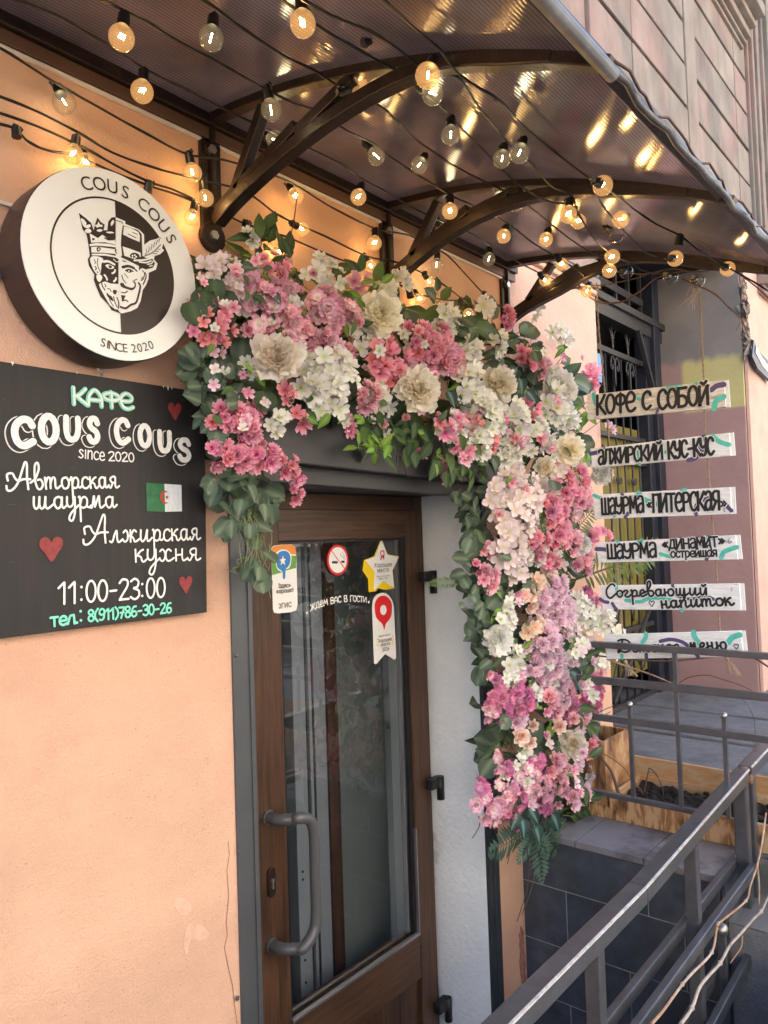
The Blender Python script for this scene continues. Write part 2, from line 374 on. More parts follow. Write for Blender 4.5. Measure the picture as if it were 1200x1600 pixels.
def mk_jamb():
    """archway jamb: grey smear on top, mauve paint below with a yellow-green patch above it"""
    m = mat('archway_jamb_paint', (.42, .265, .25), .85, var=.1, vscale=3, bump=.7, bscale=24, spec=.25)
    nt = m.node_tree; N = nt.nodes; L = nt.links; b = N['Principled BSDF']; tc = N['Texture Coordinate']
    sp = N.new('ShaderNodeSeparateXYZ'); L.new(tc.outputs['Object'], sp.inputs[0])
    nz = N.new('ShaderNodeTexNoise'); nz.inputs['Scale'].default_value = 9; nz.inputs['Detail'].default_value = 5
    mp = N.new('ShaderNodeMapping'); mp.inputs['Scale'].default_value = (1, 1.2, .35); L.new(tc.outputs['Object'], mp.inputs[0]); L.new(mp.outputs[0], nz.inputs['Vector'])
    def z(th, wd, amp):
        a = N.new('ShaderNodeMath'); a.operation = 'MULTIPLY_ADD'; a.inputs[1].default_value = amp; L.new(nz.outputs[0], a.inputs[0]); L.new(sp.outputs[2], a.inputs[2])
        r = N.new('ShaderNodeMapRange'); r.inputs[1].default_value = th+amp*.5-wd; r.inputs[2].default_value = th+amp*.5+wd; L.new(a.outputs[0], r.inputs[0]); return r.outputs[0]
    src = b.inputs['Base Color'].links[0].from_socket
    def mixc(fac, s, c):
        q = N.new('ShaderNodeMix'); q.data_type = 'RGBA'; L.new(fac, q.inputs[0]); L.new(s, q.inputs[6]); q.inputs[7].default_value = (*c, 1); return q.outputs[2]
    yb = z(2.43, .008, .02)
    yr = N.new('ShaderNodeMapRange'); yr.inputs[1].default_value = .43; yr.inputs[2].default_value = .40; L.new(sp.outputs[1], yr.inputs[0])
    ym = N.new('ShaderNodeMath'); ym.operation = 'MULTIPLY'; L.new(yb, ym.inputs[0]); L.new(yr.outputs[0], ym.inputs[1])
    s = mixc(ym.outputs[0], src, (.60, .53, .24))
    n2 = N.new('ShaderNodeTexNoise'); n2.inputs['Scale'].default_value = 3; n2.inputs['Detail'].default_value = 8; L.new(tc.outputs['Object'], n2.inputs['Vector'])
    gr = N.new('ShaderNodeMix'); gr.data_type = 'RGBA'; L.new(n2.outputs[0], gr.inputs[0]); gr.inputs[6].default_value = (.16, .15, .15, 1); gr.inputs[7].default_value = (.33, .30, .275, 1)
    g = z(2.80, .025, .10)
    q = N.new('ShaderNodeMix'); q.data_type = 'RGBA'; L.new(g, q.inputs[0]); L.new(s, q.inputs[6]); L.new(gr.outputs[2], q.inputs[7])
    L.new(q.outputs[2], b.inputs['Base Color'])
    return m
M_jamb = mk_jamb()

def mk_poly():
    m = bpy.data.materials.new('bronze_twin_wall_polycarbonate'); m.use_nodes = True; nt = m.node_tree; N = nt.nodes; L = nt.links
    b = N['Principled BSDF']; out = N['Material Output']
    tc = N.new('ShaderNodeTexCoord')
    uv = N.new('ShaderNodeSeparateXYZ'); L.new(tc.outputs['UV'], uv.inputs[0])
    wv = N.new('ShaderNodeMath'); wv.operation = 'MULTIPLY'; wv.inputs[1].default_value = 2*math.pi/.0098; L.new(uv.outputs[1], wv.inputs[0])
    sn = N.new('ShaderNodeMath'); sn.operation = 'SINE'; L.new(wv.outputs[0], sn.inputs[0])
    r = N.new('ShaderNodeMapRange'); r.inputs[1].default_value = -1; r.inputs[2].default_value = 1; r.inputs[3].default_value = .72; r.inputs[4].default_value = 1.25
    L.new(sn.outputs[0], r.inputs[0])
    nz = N.new('ShaderNodeTexNoise'); nz.inputs['Scale'].default_value = 5; nz.inputs['Detail'].default_value = 6; L.new(tc.outputs['Object'], nz.inputs['Vector'])
    r2 = N.new('ShaderNodeMapRange'); r2.inputs[1].default_value = .3; r2.inputs[2].default_value = .7; r2.inputs[3].default_value = .62; r2.inputs[4].default_value = 1.3; L.new(nz.outputs[0], r2.inputs[0])
    mu = N.new('ShaderNodeMath'); mu.operation = 'MULTIPLY'; L.new(r.outputs[0], mu.inputs[0]); L.new(r2.outputs[0], mu.inputs[1])
    sc = N.new('ShaderNodeVectorMath'); sc.operation = 'SCALE'; sc.inputs[0].default_value = (.070, .056, .054); L.new(mu.outputs[0], sc.inputs['Scale'])
    L.new(sc.outputs[0], b.inputs['Base Color'])
    b.inputs['Roughness'].default_value = .075; b.inputs['Specular IOR Level'].default_value = .28
    bp = N.new('ShaderNodeBump'); bp.inputs['Distance'].default_value = .00005; L.new(sn.outputs[0], bp.inputs['Height']); L.new(bp.outputs[0], b.inputs['Normal'])
    b.inputs['Anisotropic'].default_value = .92
    tg = N.new('ShaderNodeTangent'); tg.direction_type = 'UV_MAP'
    L.new(tg.outputs[0], b.inputs['Tangent'])
    tr = N.new('ShaderNodeBsdfTranslucent')
    sc2 = N.new('ShaderNodeVectorMath'); sc2.operation = 'SCALE'; sc2.inputs[0].default_value = (.135, .116, .118); L.new(mu.outputs[0], sc2.inputs['Scale'])
    L.new(sc2.outputs[0], tr.inputs[0])
    mx = N.new('ShaderNodeAddShader'); L.new(b.outputs[0], mx.inputs[0]); L.new(tr.outputs[0], mx.inputs[1])
    L.new(mx.outputs[0], out.inputs[0])
    return m
M_poly = mk_poly()

def mk_glass(name, tint=(1, 1, 1), rough=0., refl=1., base=.04):
    """thin glass: Fresnel mirror over clear"""
    m = bpy.data.materials.new(name); m.use_nodes = True; nt = m.node_tree; N = nt.nodes; L = nt.links
    N.remove(N['Principled BSDF']); out = N['Material Output']
    g = N.new('ShaderNodeBsdfGlossy'); g.inputs['Roughness'].default_value = rough; g.inputs[0].default_value = (refl, refl, refl, 1)
    t = N.new('ShaderNodeBsdfTransparent'); t.inputs[0].default_value = (*tint, 1)
    lw = N.new('ShaderNodeFresnel'); lw.inputs[0].default_value = 2.0
    ge = N.new('ShaderNodeNewGeometry'); sel = N.new('ShaderNodeMath'); sel.operation = 'MULTIPLY'
    inv = N.new('ShaderNodeMath'); inv.operation = 'SUBTRACT'; inv.inputs[0].default_value = 1; L.new(ge.outputs['Backfacing'], inv.inputs[1])
    L.new(lw.outputs[0], sel.inputs[0]); L.new(inv.outputs[0], sel.inputs[1])
    mx = N.new('ShaderNodeMixShader'); L.new(sel.outputs[0], mx.inputs[0]); L.new(t.outputs[0], mx.inputs[1]); L.new(g.outputs[0], mx.inputs[2])
    L.new(mx.outputs[0], out.inputs[0])
    return m
M_glass = mk_glass('door_glass', (.80, .82, .82), 0., 1.)
def mk_bulb(name, tint, em, es, rim=.5):
    m = bpy.data.materials.new(name); m.use_nodes = True; nt = m.node_tree; N = nt.nodes; L = nt.links
    N.remove(N['Principled BSDF']); out = N['Material Output']
    t = N.new('ShaderNodeBsdfTransparent'); lw = N.new('ShaderNodeLayerWeight'); lw.inputs[0].default_value = rim
    tm = N.new('ShaderNodeMix'); tm.data_type = 'RGBA'; L.new(lw.outputs['Facing'], tm.inputs[0])
    tm.inputs[6].default_value = (*tint, 1); tm.inputs[7].default_value = (*[c*(.6 if es else .82) for c in tint], 1); L.new(tm.outputs[2], t.inputs[0])
    g = N.new('ShaderNodeBsdfGlossy'); g.inputs['Roughness'].default_value = .03
    fr = N.new('ShaderNodeFresnel'); fr.inputs[0].default_value = 1.45
    mx = N.new('ShaderNodeMixShader'); ge = N.new('ShaderNodeNewGeometry'); iv = N.new('ShaderNodeMath'); iv.operation = 'SUBTRACT'; iv.inputs[0].default_value = 1; L.new(ge.outputs['Backfacing'], iv.inputs[1])
    fm = N.new('ShaderNodeMath'); fm.operation = 'MULTIPLY'; L.new(fr.outputs[0], fm.inputs[0]); L.new(iv.outputs[0], fm.inputs[1])
    L.new(fm.outputs[0], mx.inputs[0]); L.new(t.outputs[0], mx.inputs[1]); L.new(g.outputs[0], mx.inputs[2])
    src = mx.outputs[0]
    if es:
        e = N.new('ShaderNodeEmission'); e.inputs[0].default_value = (*em, 1)
        e.inputs[1].default_value = es
        ad = N.new('ShaderNodeAddShader'); L.new(src, ad.inputs[0]); L.new(e.outputs[0], ad.inputs[1]); src = ad.outputs[0]
    L.new(src, out.inputs[0])
    return m
M_bulbA = mk_bulb('lit_amber_globe', (1, .88, .66), (1, .52, .19), .06)
M_bulbC = mk_bulb('lit_clear_globe', (1, .97, .9), (1, .75, .4), .012)
M_bulbU = mk_bulb('unlit_clear_globe', (.96, .97, .98), (1, 1, 1), 0)
def mk_emit(name, c, s):
    m = bpy.data.materials.new(name); m.use_nodes = True; nt = m.node_tree; N = nt.nodes
    N.remove(N['Principled BSDF']); e = N.new('ShaderNodeEmission'); e.inputs[0].default_value = (*c, 1); e.inputs[1].default_value = s
    nt.links.new(e.outputs[0], N['Material Output'].inputs[0]); return m
M_filA = mk_emit('hot_filament', (1, .70, .30), 30)
M_filC = mk_emit('led_filament', (1, .86, .40), 14)
M_filU = flat('dead_filament', (.3, .28, .25), .4)
M_base = mat('nickel_screw_base', (.35, .33, .28), .35, .9)

def petal_mat(name, inner, mid, outer, rough=.7, transl=.2, hv=.02):
    """silk petal: colour runs from the throat to the rim and varies a little flower by flower"""
    m = bpy.data.materials.new(name); m.use_nodes = True; nt = m.node_tree; N = nt.nodes; L = nt.links
    b = N['Principled BSDF']; b.inputs['Roughness'].default_value = rough; b.inputs['Specular IOR Level'].default_value = .2
    a = N.new('ShaderNodeAttribute'); a.attribute_name = 'tip'
    cr = N.new('ShaderNodeValToRGB'); e = cr.color_ramp.elements
    e[0].position = .05; e[0].color = (*inner, 1); e[1].position = .95; e[1].color = (*outer, 1); k = e.new(.45); k.color = (*mid, 1)
    L.new(a.outputs['Fac'], cr.inputs[0])
    oi = N.new('ShaderNodeObjectInfo')
    hs = N.new('ShaderNodeHueSaturation')
    r1 = N.new('ShaderNodeMapRange'); r1.inputs[3].default_value = .5-hv; r1.inputs[4].default_value = .5+hv; L.new(oi.outputs['Random'], r1.inputs[0]); L.new(r1.outputs[0], hs.inputs['Hue'])
    mm = N.new('ShaderNodeMath'); mm.operation = 'MULTIPLY'; mm.inputs[1].default_value = 7.31; L.new(oi.outputs['Random'], mm.inputs[0])
    fr = N.new('ShaderNodeMath'); fr.operation = 'FRACT'; L.new(mm.outputs[0], fr.inputs[0])
    r2 = N.new('ShaderNodeMapRange'); r2.inputs[3].default_value = .86; r2.inputs[4].default_value = 1.14; L.new(fr.outputs[0], r2.inputs[0]); L.new(r2.outputs[0], hs.inputs['Value'])
    L.new(cr.outputs[0], hs.inputs['Color']); L.new(hs.outputs[0], b.inputs['Base Color'])
    tr = N.new('ShaderNodeBsdfTranslucent'); L.new(hs.outputs[0], tr.inputs[0])
    mx = N.new('ShaderNodeMixShader'); mx.inputs[0].default_value = transl
    L.new(b.outputs[0], mx.inputs[1]); L.new(tr.outputs[0], mx.inputs[2]); L.new(mx.outputs[0], N['Material Output'].inputs[0])
    return m
P = dict(
 white=petal_mat('white_silk', (.55, .62, .30), (.74, .74, .68), (.80, .79, .76)),
 cream=petal_mat('cream_silk', (.80, .60, .30), (.90, .80, .58), (.93, .89, .78)),
 pink=petal_mat('pink_silk', (.64, .16, .25), (.80, .36, .45), (.88, .62, .67)),
 rosew=petal_mat('pink_edged_white_silk', (.82, .78, .60), (.88, .76, .78), (.80, .33, .46)),
 hot=petal_mat('hot_pink_silk', (.58, .10, .20), (.78, .27, .39), (.87, .50, .59)),
 coral=petal_mat('coral_silk', (.55, .12, .13), (.77, .26, .32), (.85, .44, .49)),
 pale=petal_mat('pale_lilac_silk', (.55, .50, .30), (.72, .60, .60), (.80, .70, .70)),
 lilac=petal_mat('lilac_pink_silk', (.66, .34, .42), (.77, .52, .62), (.83, .66, .74)),
 lav=petal_mat('lavender_silk', (.5, .5, .3), (.58, .50, .62), (.68, .60, .74)),
 mag=petal_mat('magenta_silk', (.78, .62, .60), (.76, .40, .56), (.66, .17, .37)),
 peach=petal_mat('peach_silk', (.84, .42, .34), (.87, .62, .50), (.90, .80, .68)),
)
def leaf_mat(name, c, vein, rough=.42, transl=.2):
    m = petal_mat(name, vein, c, tuple(x*.85 for x in c), rough, transl, .015); return m
Lf = dict(
 dark=leaf_mat('dark_green_leaf', (.055, .095, .045), (.09, .14, .06)),
 mid=leaf_mat('mid_green_leaf', (.09, .155, .05), (.09, .14, .05)),
 bright=leaf_mat('bright_green_leaf', (.16, .30, .045), (.22, .36, .08)),
 euc=leaf_mat('eucalyptus_leaf', (.105, .155, .105), (.20, .26, .17)),
 fern=leaf_mat('fern_green', (.10, .16, .055), (.07, .12, .04)),
 fern2=leaf_mat('blue_fern_green', (.075, .14, .105), (.05, .10, .07)),
 teal=leaf_mat('veined_teal_leaf', (.035, .075, .075), (.16, .30, .26)),
)
# ================================================================ THE SETTING
GZ = .42                                       # street level; the entrance well lies lower
PX = 2.379                                     # inner face of the tiled side wall of the well
def struct(o): o['kind'] = 'structure'; return o
mb = MB()                                      # one sheet, open over the entrance well
xs = [-160, -1.2, PX+.02, 200]; ys = [-120, -.95, 9.2, 160]
for i in range(3):
    for j in range(3):
        if i == 1 and j == 1: continue       # the well and the rooms behind it lie lower
        mb.add([(xs[i], ys[j], GZ), (xs[i+1], ys[j], GZ), (xs[i+1], ys[j+1], GZ), (xs[i], ys[j+1], GZ)], [(0, 1, 2, 3)])
struct(mb.build('pavement', M_pave))
mb = MB(); mb.box((-160, -11, GZ-.3), (200, -3.6, GZ+.004)); struct(mb.build('road', M_asph))
mb = MB(); mb.box((-160, -3.6, GZ-.3), (200, -3.45, GZ+.012)); mb.box((-160, -11.15, GZ-.3), (200, -11, GZ+.12)); struct(mb.build('kerb', M_conc))
mb = MB()
for x0, x1, z in ((-1.2, -.75, .24), (-.75, -.4, .06), (-.4, -.05, -.12), (-.05, PX, -.30)): mb.box((x0, -.95, -.5), (x1, .2, z))
struct(mb.build('entrance_well_steps', M_conc, bevel=.006))
mb = MB(); mb.box((PX+.02, -.95, -.5), (PX+.06, -.686, GZ-.003)); mb.box((-1.2, -.99, -.5), (PX+.02, -.951, GZ-.003)); struct(mb.build('retaining_wall', M_conc))
# concrete apron in front of the archway, cast in slabs with a slight step between them
apron = struct(thing('driveway_apron', None, None))
for x0, x1, z in ((2.92, 3.55, .425), (3.56, 4.295, .437), (4.31, 4.88, .447), (4.895, 6.6, .455)):
    m_ = MB(); m_.box((x0, -2.2, .3), (x1, 1.2 if x0 > 3.2 else -.002, z)); m_.build('concrete_slab', M_conc, apron, bevel=.008)

# ---------------------------------------------------------------- cafe building
bld = thing('cafe_building', 'old pink and peach plastered corner building with a stone faced upper wall and an archway', 'building', (0, 0, 0))
def part(name, a, b, m, parent=bld, bevel=0, label=None):
    o = MB().box(a, b).build(name, m, parent, bevel=bevel)
    if label: o['label'] = label
    return o
DX0, DX1, DZ = 1.112, 2.153, 1.742            # doorway
part('wall', (-7, 0, -.5), (DX0, .5, 2.9), M_peach)
part('wall', (DX0, 0, DZ+.055), (DX1, .5, 2.9), M_peach)
part('wall', (DX1, 0, -.5), (2.43, .5, 2.9), M_peach)
part('wall', (2.43, 0, -.5), (3.2, .5, 2.0), M_peach)
part('wall', (2.43, 0, 2.0), (3.2, .5, 2.9), M_pink)
part('wall', (-7, -.01, 2.9), (3.2, .5, 12), M_stone, label='upper wall of weathered pink stone')
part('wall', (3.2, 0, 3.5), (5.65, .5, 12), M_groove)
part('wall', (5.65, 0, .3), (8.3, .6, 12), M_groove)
part('door_reveal', (DX1-.004, .004, -.49), (DX1-.0005, .245, DZ-.001), M_reveal)
part('door_reveal', (DX0+.0005, .055, -.49), (DX0+.004, .245, DZ-.001), M_reveal)
part('door_soffit', (DX0, .004, DZ), (DX1, .245, DZ+.054), M_soffit)
part('archway_jamb', (5.62, .004, .3), (5.649, .62, 3.499), M_jamb)
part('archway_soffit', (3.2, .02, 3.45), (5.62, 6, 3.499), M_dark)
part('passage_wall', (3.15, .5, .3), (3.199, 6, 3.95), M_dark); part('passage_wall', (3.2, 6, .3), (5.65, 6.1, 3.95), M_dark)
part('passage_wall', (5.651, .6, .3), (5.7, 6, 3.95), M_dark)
part('roof', (-7, .5, 11.6), (8.3, 9, 12), M_stone)
part('back_wall', (-7, 9, .3), (8.3, 9.3, 12), M_stone); part('side_wall', (-7.3, 0, .3), (-7.001, 9.3, 12), M_stone); part('side_wall', (8.301, .01, .3), (8.6, 9.3, 12), M_stone)
# rusticated blocks between recessed joints
rows = [2.92+.265*k for k in range(-1, 22)]
rows = [4.07+.265*k for k in range(-2, 20)]
for k, z in enumerate(rows):
    for x0, x1 in ((3.215, 3.71), (3.72, 4.555), (4.765, 5.64), (5.652, 5.945), (6.16, 6.42), (6.70, 7.3), (7.32, 8.28)):
        if z > 5.0 and x0 in (4.765,) and z < 7.5: continue
        if z < 3.5: continue
        j = random.uniform(-.003, .003)
        if x0 > 5.6: z_ = z
        part('stone_block', (x0, -.028+j, z+.013), (x1, 0, z+.252), M_stone if (k+int(x0*3)) % 3 else M_stone2, bevel=.005)
part('stone_block', (5.652, -.02, .35), (8.28, 0, 3.53), M_pink, label='smooth pale pink render of the lower wall beyond the archway')
part('pilaster', (4.565, -.034, 3.5), (4.755, 0, 12), M_stone2, bevel=.004)
for x0, x1, y in ((5.955, 5.985, -.05), (5.99, 6.04, -.075), (6.045, 6.07, -.06), (6.075, 6.15, -.085), (6.43, 6.47, -.05), (6.48, 6.56, -.08), (6.57, 6.69, -.06)):
    part('vertical_moulding', (x0, y, 3.54), (x1, 0, 12), M_stone, bevel=.006)
for z0, z1, y in ((5.045, 5.07, -.05), (5.075, 5.10, -.07), (5.105, 5.16, -.10), (5.165, 5.21, -.14), (5.215, 5.30, -.20)):
    part('sill_moulding', (4.80, y, z0), (5.86, 0, z1), M_stone2, bevel=.006)
part('window_recess', (4.9, -.004, 5.31), (5.8, 0, 7.4), M_dark)
for z0, z1, y in ((3.30, 3.36, -.05), (3.365, 3.44, -.10), (3.445, 3.5, -.15)):
    part('lower_moulding', (6.02, y-.02, z0), (8.28, -.02, z1), M_stone, bevel=.008)
for z0, z1, y in ((2.645, 2.665, -.02), (2.672, 2.712, -.035), (2.722, 2.80, -.028), (2.81, 2.90, -.045)):
    part('moulding', (2.60, y, z0), (3.195, 0, z1), M_stone if y < -.025 else M_pink, bevel=.005)
# hairline cracks and a vertical panel joint in the render are fine relief cut as thin dark lines
def wallline(pts, w, m, y=-.0012, name='hairline_crack'):
    q = MB(); q.ribbon([(p.x, p.z) for p in [at(a, b, 1, 0) for a, b in pts]], w, lambda u, v, h: V(u, y-h, v), 0); return q.build(name, m, bld)
M_crack = flat('crack_brown', (.26, .13, .08), .9)  # one brown tone for the crack and joint lines
wallline([(356, 1315), (358, 1335), (354, 1360), (357, 1400), (353, 1440), (355, 1462), (350, 1480), (356, 1510), (363, 1540), (366, 1570), (370, 1600)], .0016, M_crack)
wallline([(336, 360), (337, 420), (338, 480)], .0014, M_crack, name='panel_joint')
# lighter filler patches low on the wall
M_patch = mat('pale_filler_patch', (.70, .455, .33), .85, var=.12, vscale=40, bump=.5, bscale=120)
for k, pl_ in enumerate(([(272, 1405), (282, 1402), (296, 1410), (298, 1424), (286, 1430), (275, 1420)], [(290, 1450), (300, 1442), (318, 1448), (326, 1462), (312, 1470), (298, 1468), (292, 1490), (287, 1480)])):
    q = MB(); pp = [at(a, b, 1, 0) for a, b in pl_]; pp = catmull([(p.x, p.z) for p in pp], 4, True)
    q.prism(pp, lambda u, v, h: V(u, -h, v), .0, .0012); q.build('filler_patch', M_patch, bld)
# folded steel trim round the doorway
o = MB().box((1.112, -.006, -.45), (1.168, .05, 1.80)).build('metal_trim', M_trim, bld, bevel=.002)
o = MB().box((1.158, -.010, -.45), (1.170, -.006, 1.80)).build('metal_trim', M_trim, bld)
o = MB().box((2.150, -.008, -.45), (2.176, .03, 1.75)).box((2.176, -.014, -.45), (2.206, 0, 1.75)).build('metal_trim', M_trimdk, bld, bevel=.002)
for a, b in ((369, 1024), (373, 1331), (371, 1560), (768, 1395)):
    p = at(a, b, 1, -.007); MB().sphere((p.x, p.y, p.z), .0055, 10, 6, (1, .5, 1)).build('screw', M_trim if a < 500 else M_trimdk, bld)
# lintel: two boards of dark painted timber, the upper one standing proud
q = MB(); q.bar((1.05, -.035, 1.865), (2.24, -.035, 1.835), .09, .15, V(0, 0, 1)); q.build('lintel_board', M_lintel, bld, bevel=.004)
q = MB(); q.bar((1.10, -.015, 1.775), (2.215, -.015, 1.752), .045, .062, V(0, 0, 1)); q.build('lintel_board', M_lintel, bld, bevel=.003)
p = at(596, 742, 1, -.038); MB().sphere((p.x, p.y, p.z), .007, 10, 6, (1, .4, 1)).build('screw', M_rust, bld)

# street on the other side, seen only in the glass and as the bright wall that lights the doorway
opp = thing('ochre_building', 'sunlit ochre building across the street, mirrored in the door glass', 'building', (0, 0, 0))
MB().box((-60, -24, .3), (70, -14, 13)).build('wall', M_sunwall, opp)
for i in range(-14, 17):
    for k in range(3):
        x = i*3.6; z = 1.5+k*3.6
        f_ = MB().box((x, -14.0, z), (x+1.2, -13.96, z+2.0)).build('window', M_winfar, opp)
for z in (4.6, 8.2, 12.6):
    MB().box((-60, -13.99, z), (70, -13.8, z+.25)).build('cornice', M_sunwall, opp)

# a parked car on the far side of the pavement, mirrored in the door glass
def parked_car(x, y):
    t = thing('parked_car', 'grey car parked at the kerb, mirrored in the door glass', 'car', (x, y, GZ))
    M_c = mat('grey_car_paint', (.12, .13, .15), .3, .6, coat=1.); M_w = flat('car_glass', (.01, .012, .015), .08)
    prof = [(-2.1, .35), (-2.15, .75), (-1.9, .95), (-1.2, 1.0), (-.55, 1.42), (.75, 1.45), (1.5, 1.05), (2.05, .95), (2.15, .6), (2.1, .3)]
    MB().prism([(a, b) for a, b in prof], lambda u, v, h: V(x+u, y+h, GZ+v), -.85, .85).build('body', M_c, t, bevel=.04)
    win = [(-1.05, 1.02), (-.5, 1.36), (.7, 1.38), (1.3, 1.05)]
    MB().prism(win, lambda u, v, h: V(x+u, y+h, GZ+v), .852, .858).build('side_window', M_w, t)
    MB().prism(win, lambda u, v, h: V(x+u, y-h, GZ+v), .852, .858).build('side_window', M_w, t)
    for sx in (-1.35, 1.35):
        for sy in (-.78, .78):
            wv = MB(); wv.tube([(x+sx, y+sy-.1, GZ+.33), (x+sx, y+sy+.1, GZ+.33)], .33, 20, smooth=False); wo = wv.build('wheel', M_rubber, t)
            MB().tube([(x+sx, y+sy+(.1 if sy > 0 else -.1), GZ+.33), (x+sx, y+sy+(.12 if sy > 0 else -.12), GZ+.33)], .2, 16, smooth=False).build('rim', M_bead, wo)
parked_car(7.0, -4.9)

# ---------------------------------------------------------------- entrance well side wall, tiled
well = thing('tiled_side_wall', 'dark slate tiled side wall of the entrance well with grey ledge tiles on top', 'wall', (PX, 0, 0))
MB().box((PX+.0015, -.664, -.45), (PX+.30, -.002, .532)).build('mortar_bed', M_grout, well)
zr = [(-.40, -.205), (-.202, -.007), (-.004, .177), (.180, .373), (.376, .532)]
for k, (z0, z1) in enumerate(zr):
    y = 0.0 if k % 2 else -.0
    cuts = [0, -.165, -.56, -.672] if k % 2 == 1 else [0, -.38, -.672]
    if k == 4: cuts = [0, -.45, -.672]
    for a, b in zip(cuts, cuts[1:]):
        MB().box((PX, b+.0015, z0), (PX+.012, a-.0015, z1)).build('tile', M_tile, well, bevel=.0012)
for z0, z1 in zr:
    MB().box((PX+.003, -.684, z0), (PX+.29, -.6735, z1)).build('tile', M_tile, well, bevel=.0012)
for y0, y1 in ((-.206, -.003), (-.440, -.209), (-.668, -.443)):
    MB().box((PX-.006, y0, .5345), (PX+.245, y1, .557)).build('ledge_tile', M_ledge, well, bevel=.002)
    MB().box((PX+.248, y0, .534), (PX+.36, y1, .557)).build('ledge_tile', M_ledge, well, bevel=.002)
# old render chunk at the foot of the wall corner
q = MB(); pr2 = []
for k in range(26):
    t_ = k/13*math.pi; pr2.append((2.352+.017*math.cos(t_)*random.uniform(.5, 1.2), .105+.115*math.sin(t_)*random.uniform(.9, 1.05)))
q.prism(pr2, lambda u, v, h: V(u, -h, v), 0, .004)
for k in range(60): q.sphere((random.uniform(2.338, 2.366), -.003, random.uniform(0, .2)), random.uniform(.002, .007), 5, 4, (1, .6, 1.6))
q.build('broken_render', mat('crumbling_red_render', (.30, .14, .11), .95, var=.4, vscale=60, bump=1, bscale=90), bld)

# ================================================================ GATE in the archway
GY = .60
gate = thing('ornate_gate', 'dark wrought iron gate with scrolls and yellow-green sheeting closing the archway', 'gate', (4.4, GY, .43))
fg = lambda u, v, h: V(u, GY-h, v)
MB().box((3.2, GY+.03, .62), (5.3, GY+.036, 2.30)).build('sheet', M_yellow, gate)
for z, hh, ww in ((.47, .035, .04), (.94, .03, .035), (2.22, .03, .03), (2.77, .035, .04), (2.05, .02, .03)):
    MB().box((3.2, GY-ww/2, z-hh/2), (5.3, GY+ww/2, z+hh/2)).build('rail', M_gate, gate)
x = 3.28; k = 0
while x < 5.27:
    MB().tube([(x, GY, .48), (x, GY, 2.76)], .0075, 6).build('bar', M_gate, gate)
    if k % 2 == 0:
        MB().tube([(x, GY, 2.78), (x, GY, 2.92)], .006, 6).tube([(x, GY, 2.86), (x, GY, 2.90), (x, GY, 2.96)], .014, 6, r1=.001).build('finial', M_gate, gate)
    for sg in (-1, 1):
        sp = [(x+.128/2+sg*(.05-.045*math.cos(t)*math.exp(-t*.22)) - sg*.04, 2.66+.055*math.sin(t)*math.exp(-t*.16)) for t in [i*.5 for i in range(13)]]
        if k % 2 == 0:
            sc_ = [(x, 2.55), (x, 2.68), (x+sg*.025, 2.74), (x+sg*.055, 2.73), (x+sg*.066, 2.685), (x+sg*.05, 2.655), (x+sg*.033, 2.67), (x+sg*.04, 2.69)]
            MB().tube([(a, GY-.012, b) for a, b in catmull(sc_, 4)], .0065, 6).build('scroll', M_gate, gate)
            s2 = [(x, 2.79), (x+sg*.012, 2.86), (x+sg*.035, 2.91), (x+sg*.06, 2.93)]
            MB().tube([(a, GY-.004, b) for a, b in catmull(s2, 4)], .0055, 6, r1=.002).build('leaf_curl', M_gate, gate)
            for zz in (2.13, 1.93):
                s3 = [(x, zz-.03), (x+sg*.01, zz), (x+sg*.03, zz+.012), (x+sg*.038, zz-.01), (x+sg*.022, zz-.02)]
                MB().tube([(a, GY-.008, b) for a, b in catmull(s3, 3)], .007, 6).build('small_scroll', M_gate, gate)
    if k % 2 == 0:
        ar = [(x-.128+.256*i/10, .99+.20*math.sin(math.pi*i/10)) for i in range(11)]
        MB().tube([(a, GY-.01, b) for a, b in ar], .007, 6).build('arch_bar', M_gate, gate)
        ar = [(x-.128+.256*i/10, .66-.16*math.sin(math.pi*i/10)+.16) for i in range(11)]
        MB().tube([(a, GY-.01, b) for a, b in ar], .007, 6).build('arch_bar', M_gate, gate)
    x += .128; k += 1
MB().bar((4.55, GY-.02, .52), (5.28, GY-.02, 1.10), .02, .03).build('brace', M_gate, gate)
MB().box((3.2, GY-.05, 2.97), (5.62, GY+.05, 3.06)).box((3.2, GY-.075, 3.055), (5.62, GY-.045, 3.10)).build('top_beam', M_gate, gate)
MB().box((3.2, GY-.02, 3.19), (5.35, GY+.02, 3.24)).build('top_rail', M_gate, gate)
for xx in (3.7, 4.1, 4.5, 4.9, 5.12, 5.34): MB().box((xx-.012, GY-.012, 3.09), (xx+.012, GY+.012, 3.62)).build('upright', M_gate, gate)
MB().bar((5.13, GY-.06, 2.97), (5.45, GY-.06, 2.45), .03, .03).build('brace', M_gate, gate)
MB().box((5.30, GY-.04, .45), (5.40, GY+.04, 3.0)).build('gate_post', M_gateblue, gate, bevel=.004)
MB().box((5.405, GY-.07, .45), (5.52, GY+.04, 3.9)).build('gate_post', M_gateblue, gate, bevel=.004)
MB().box((5.525, GY-.03, .45), (5.617, GY+.04, 3.9)).build('gate_post', M_gateblue, gate, bevel=.004)
MB().box((3.2, GY+.3, 2.32), (5.6, GY+.32, 3.9)).build('passage_shade_sheet', M_dark, gate)  # black sheet paints the shade of the passage above the yellow sheeting
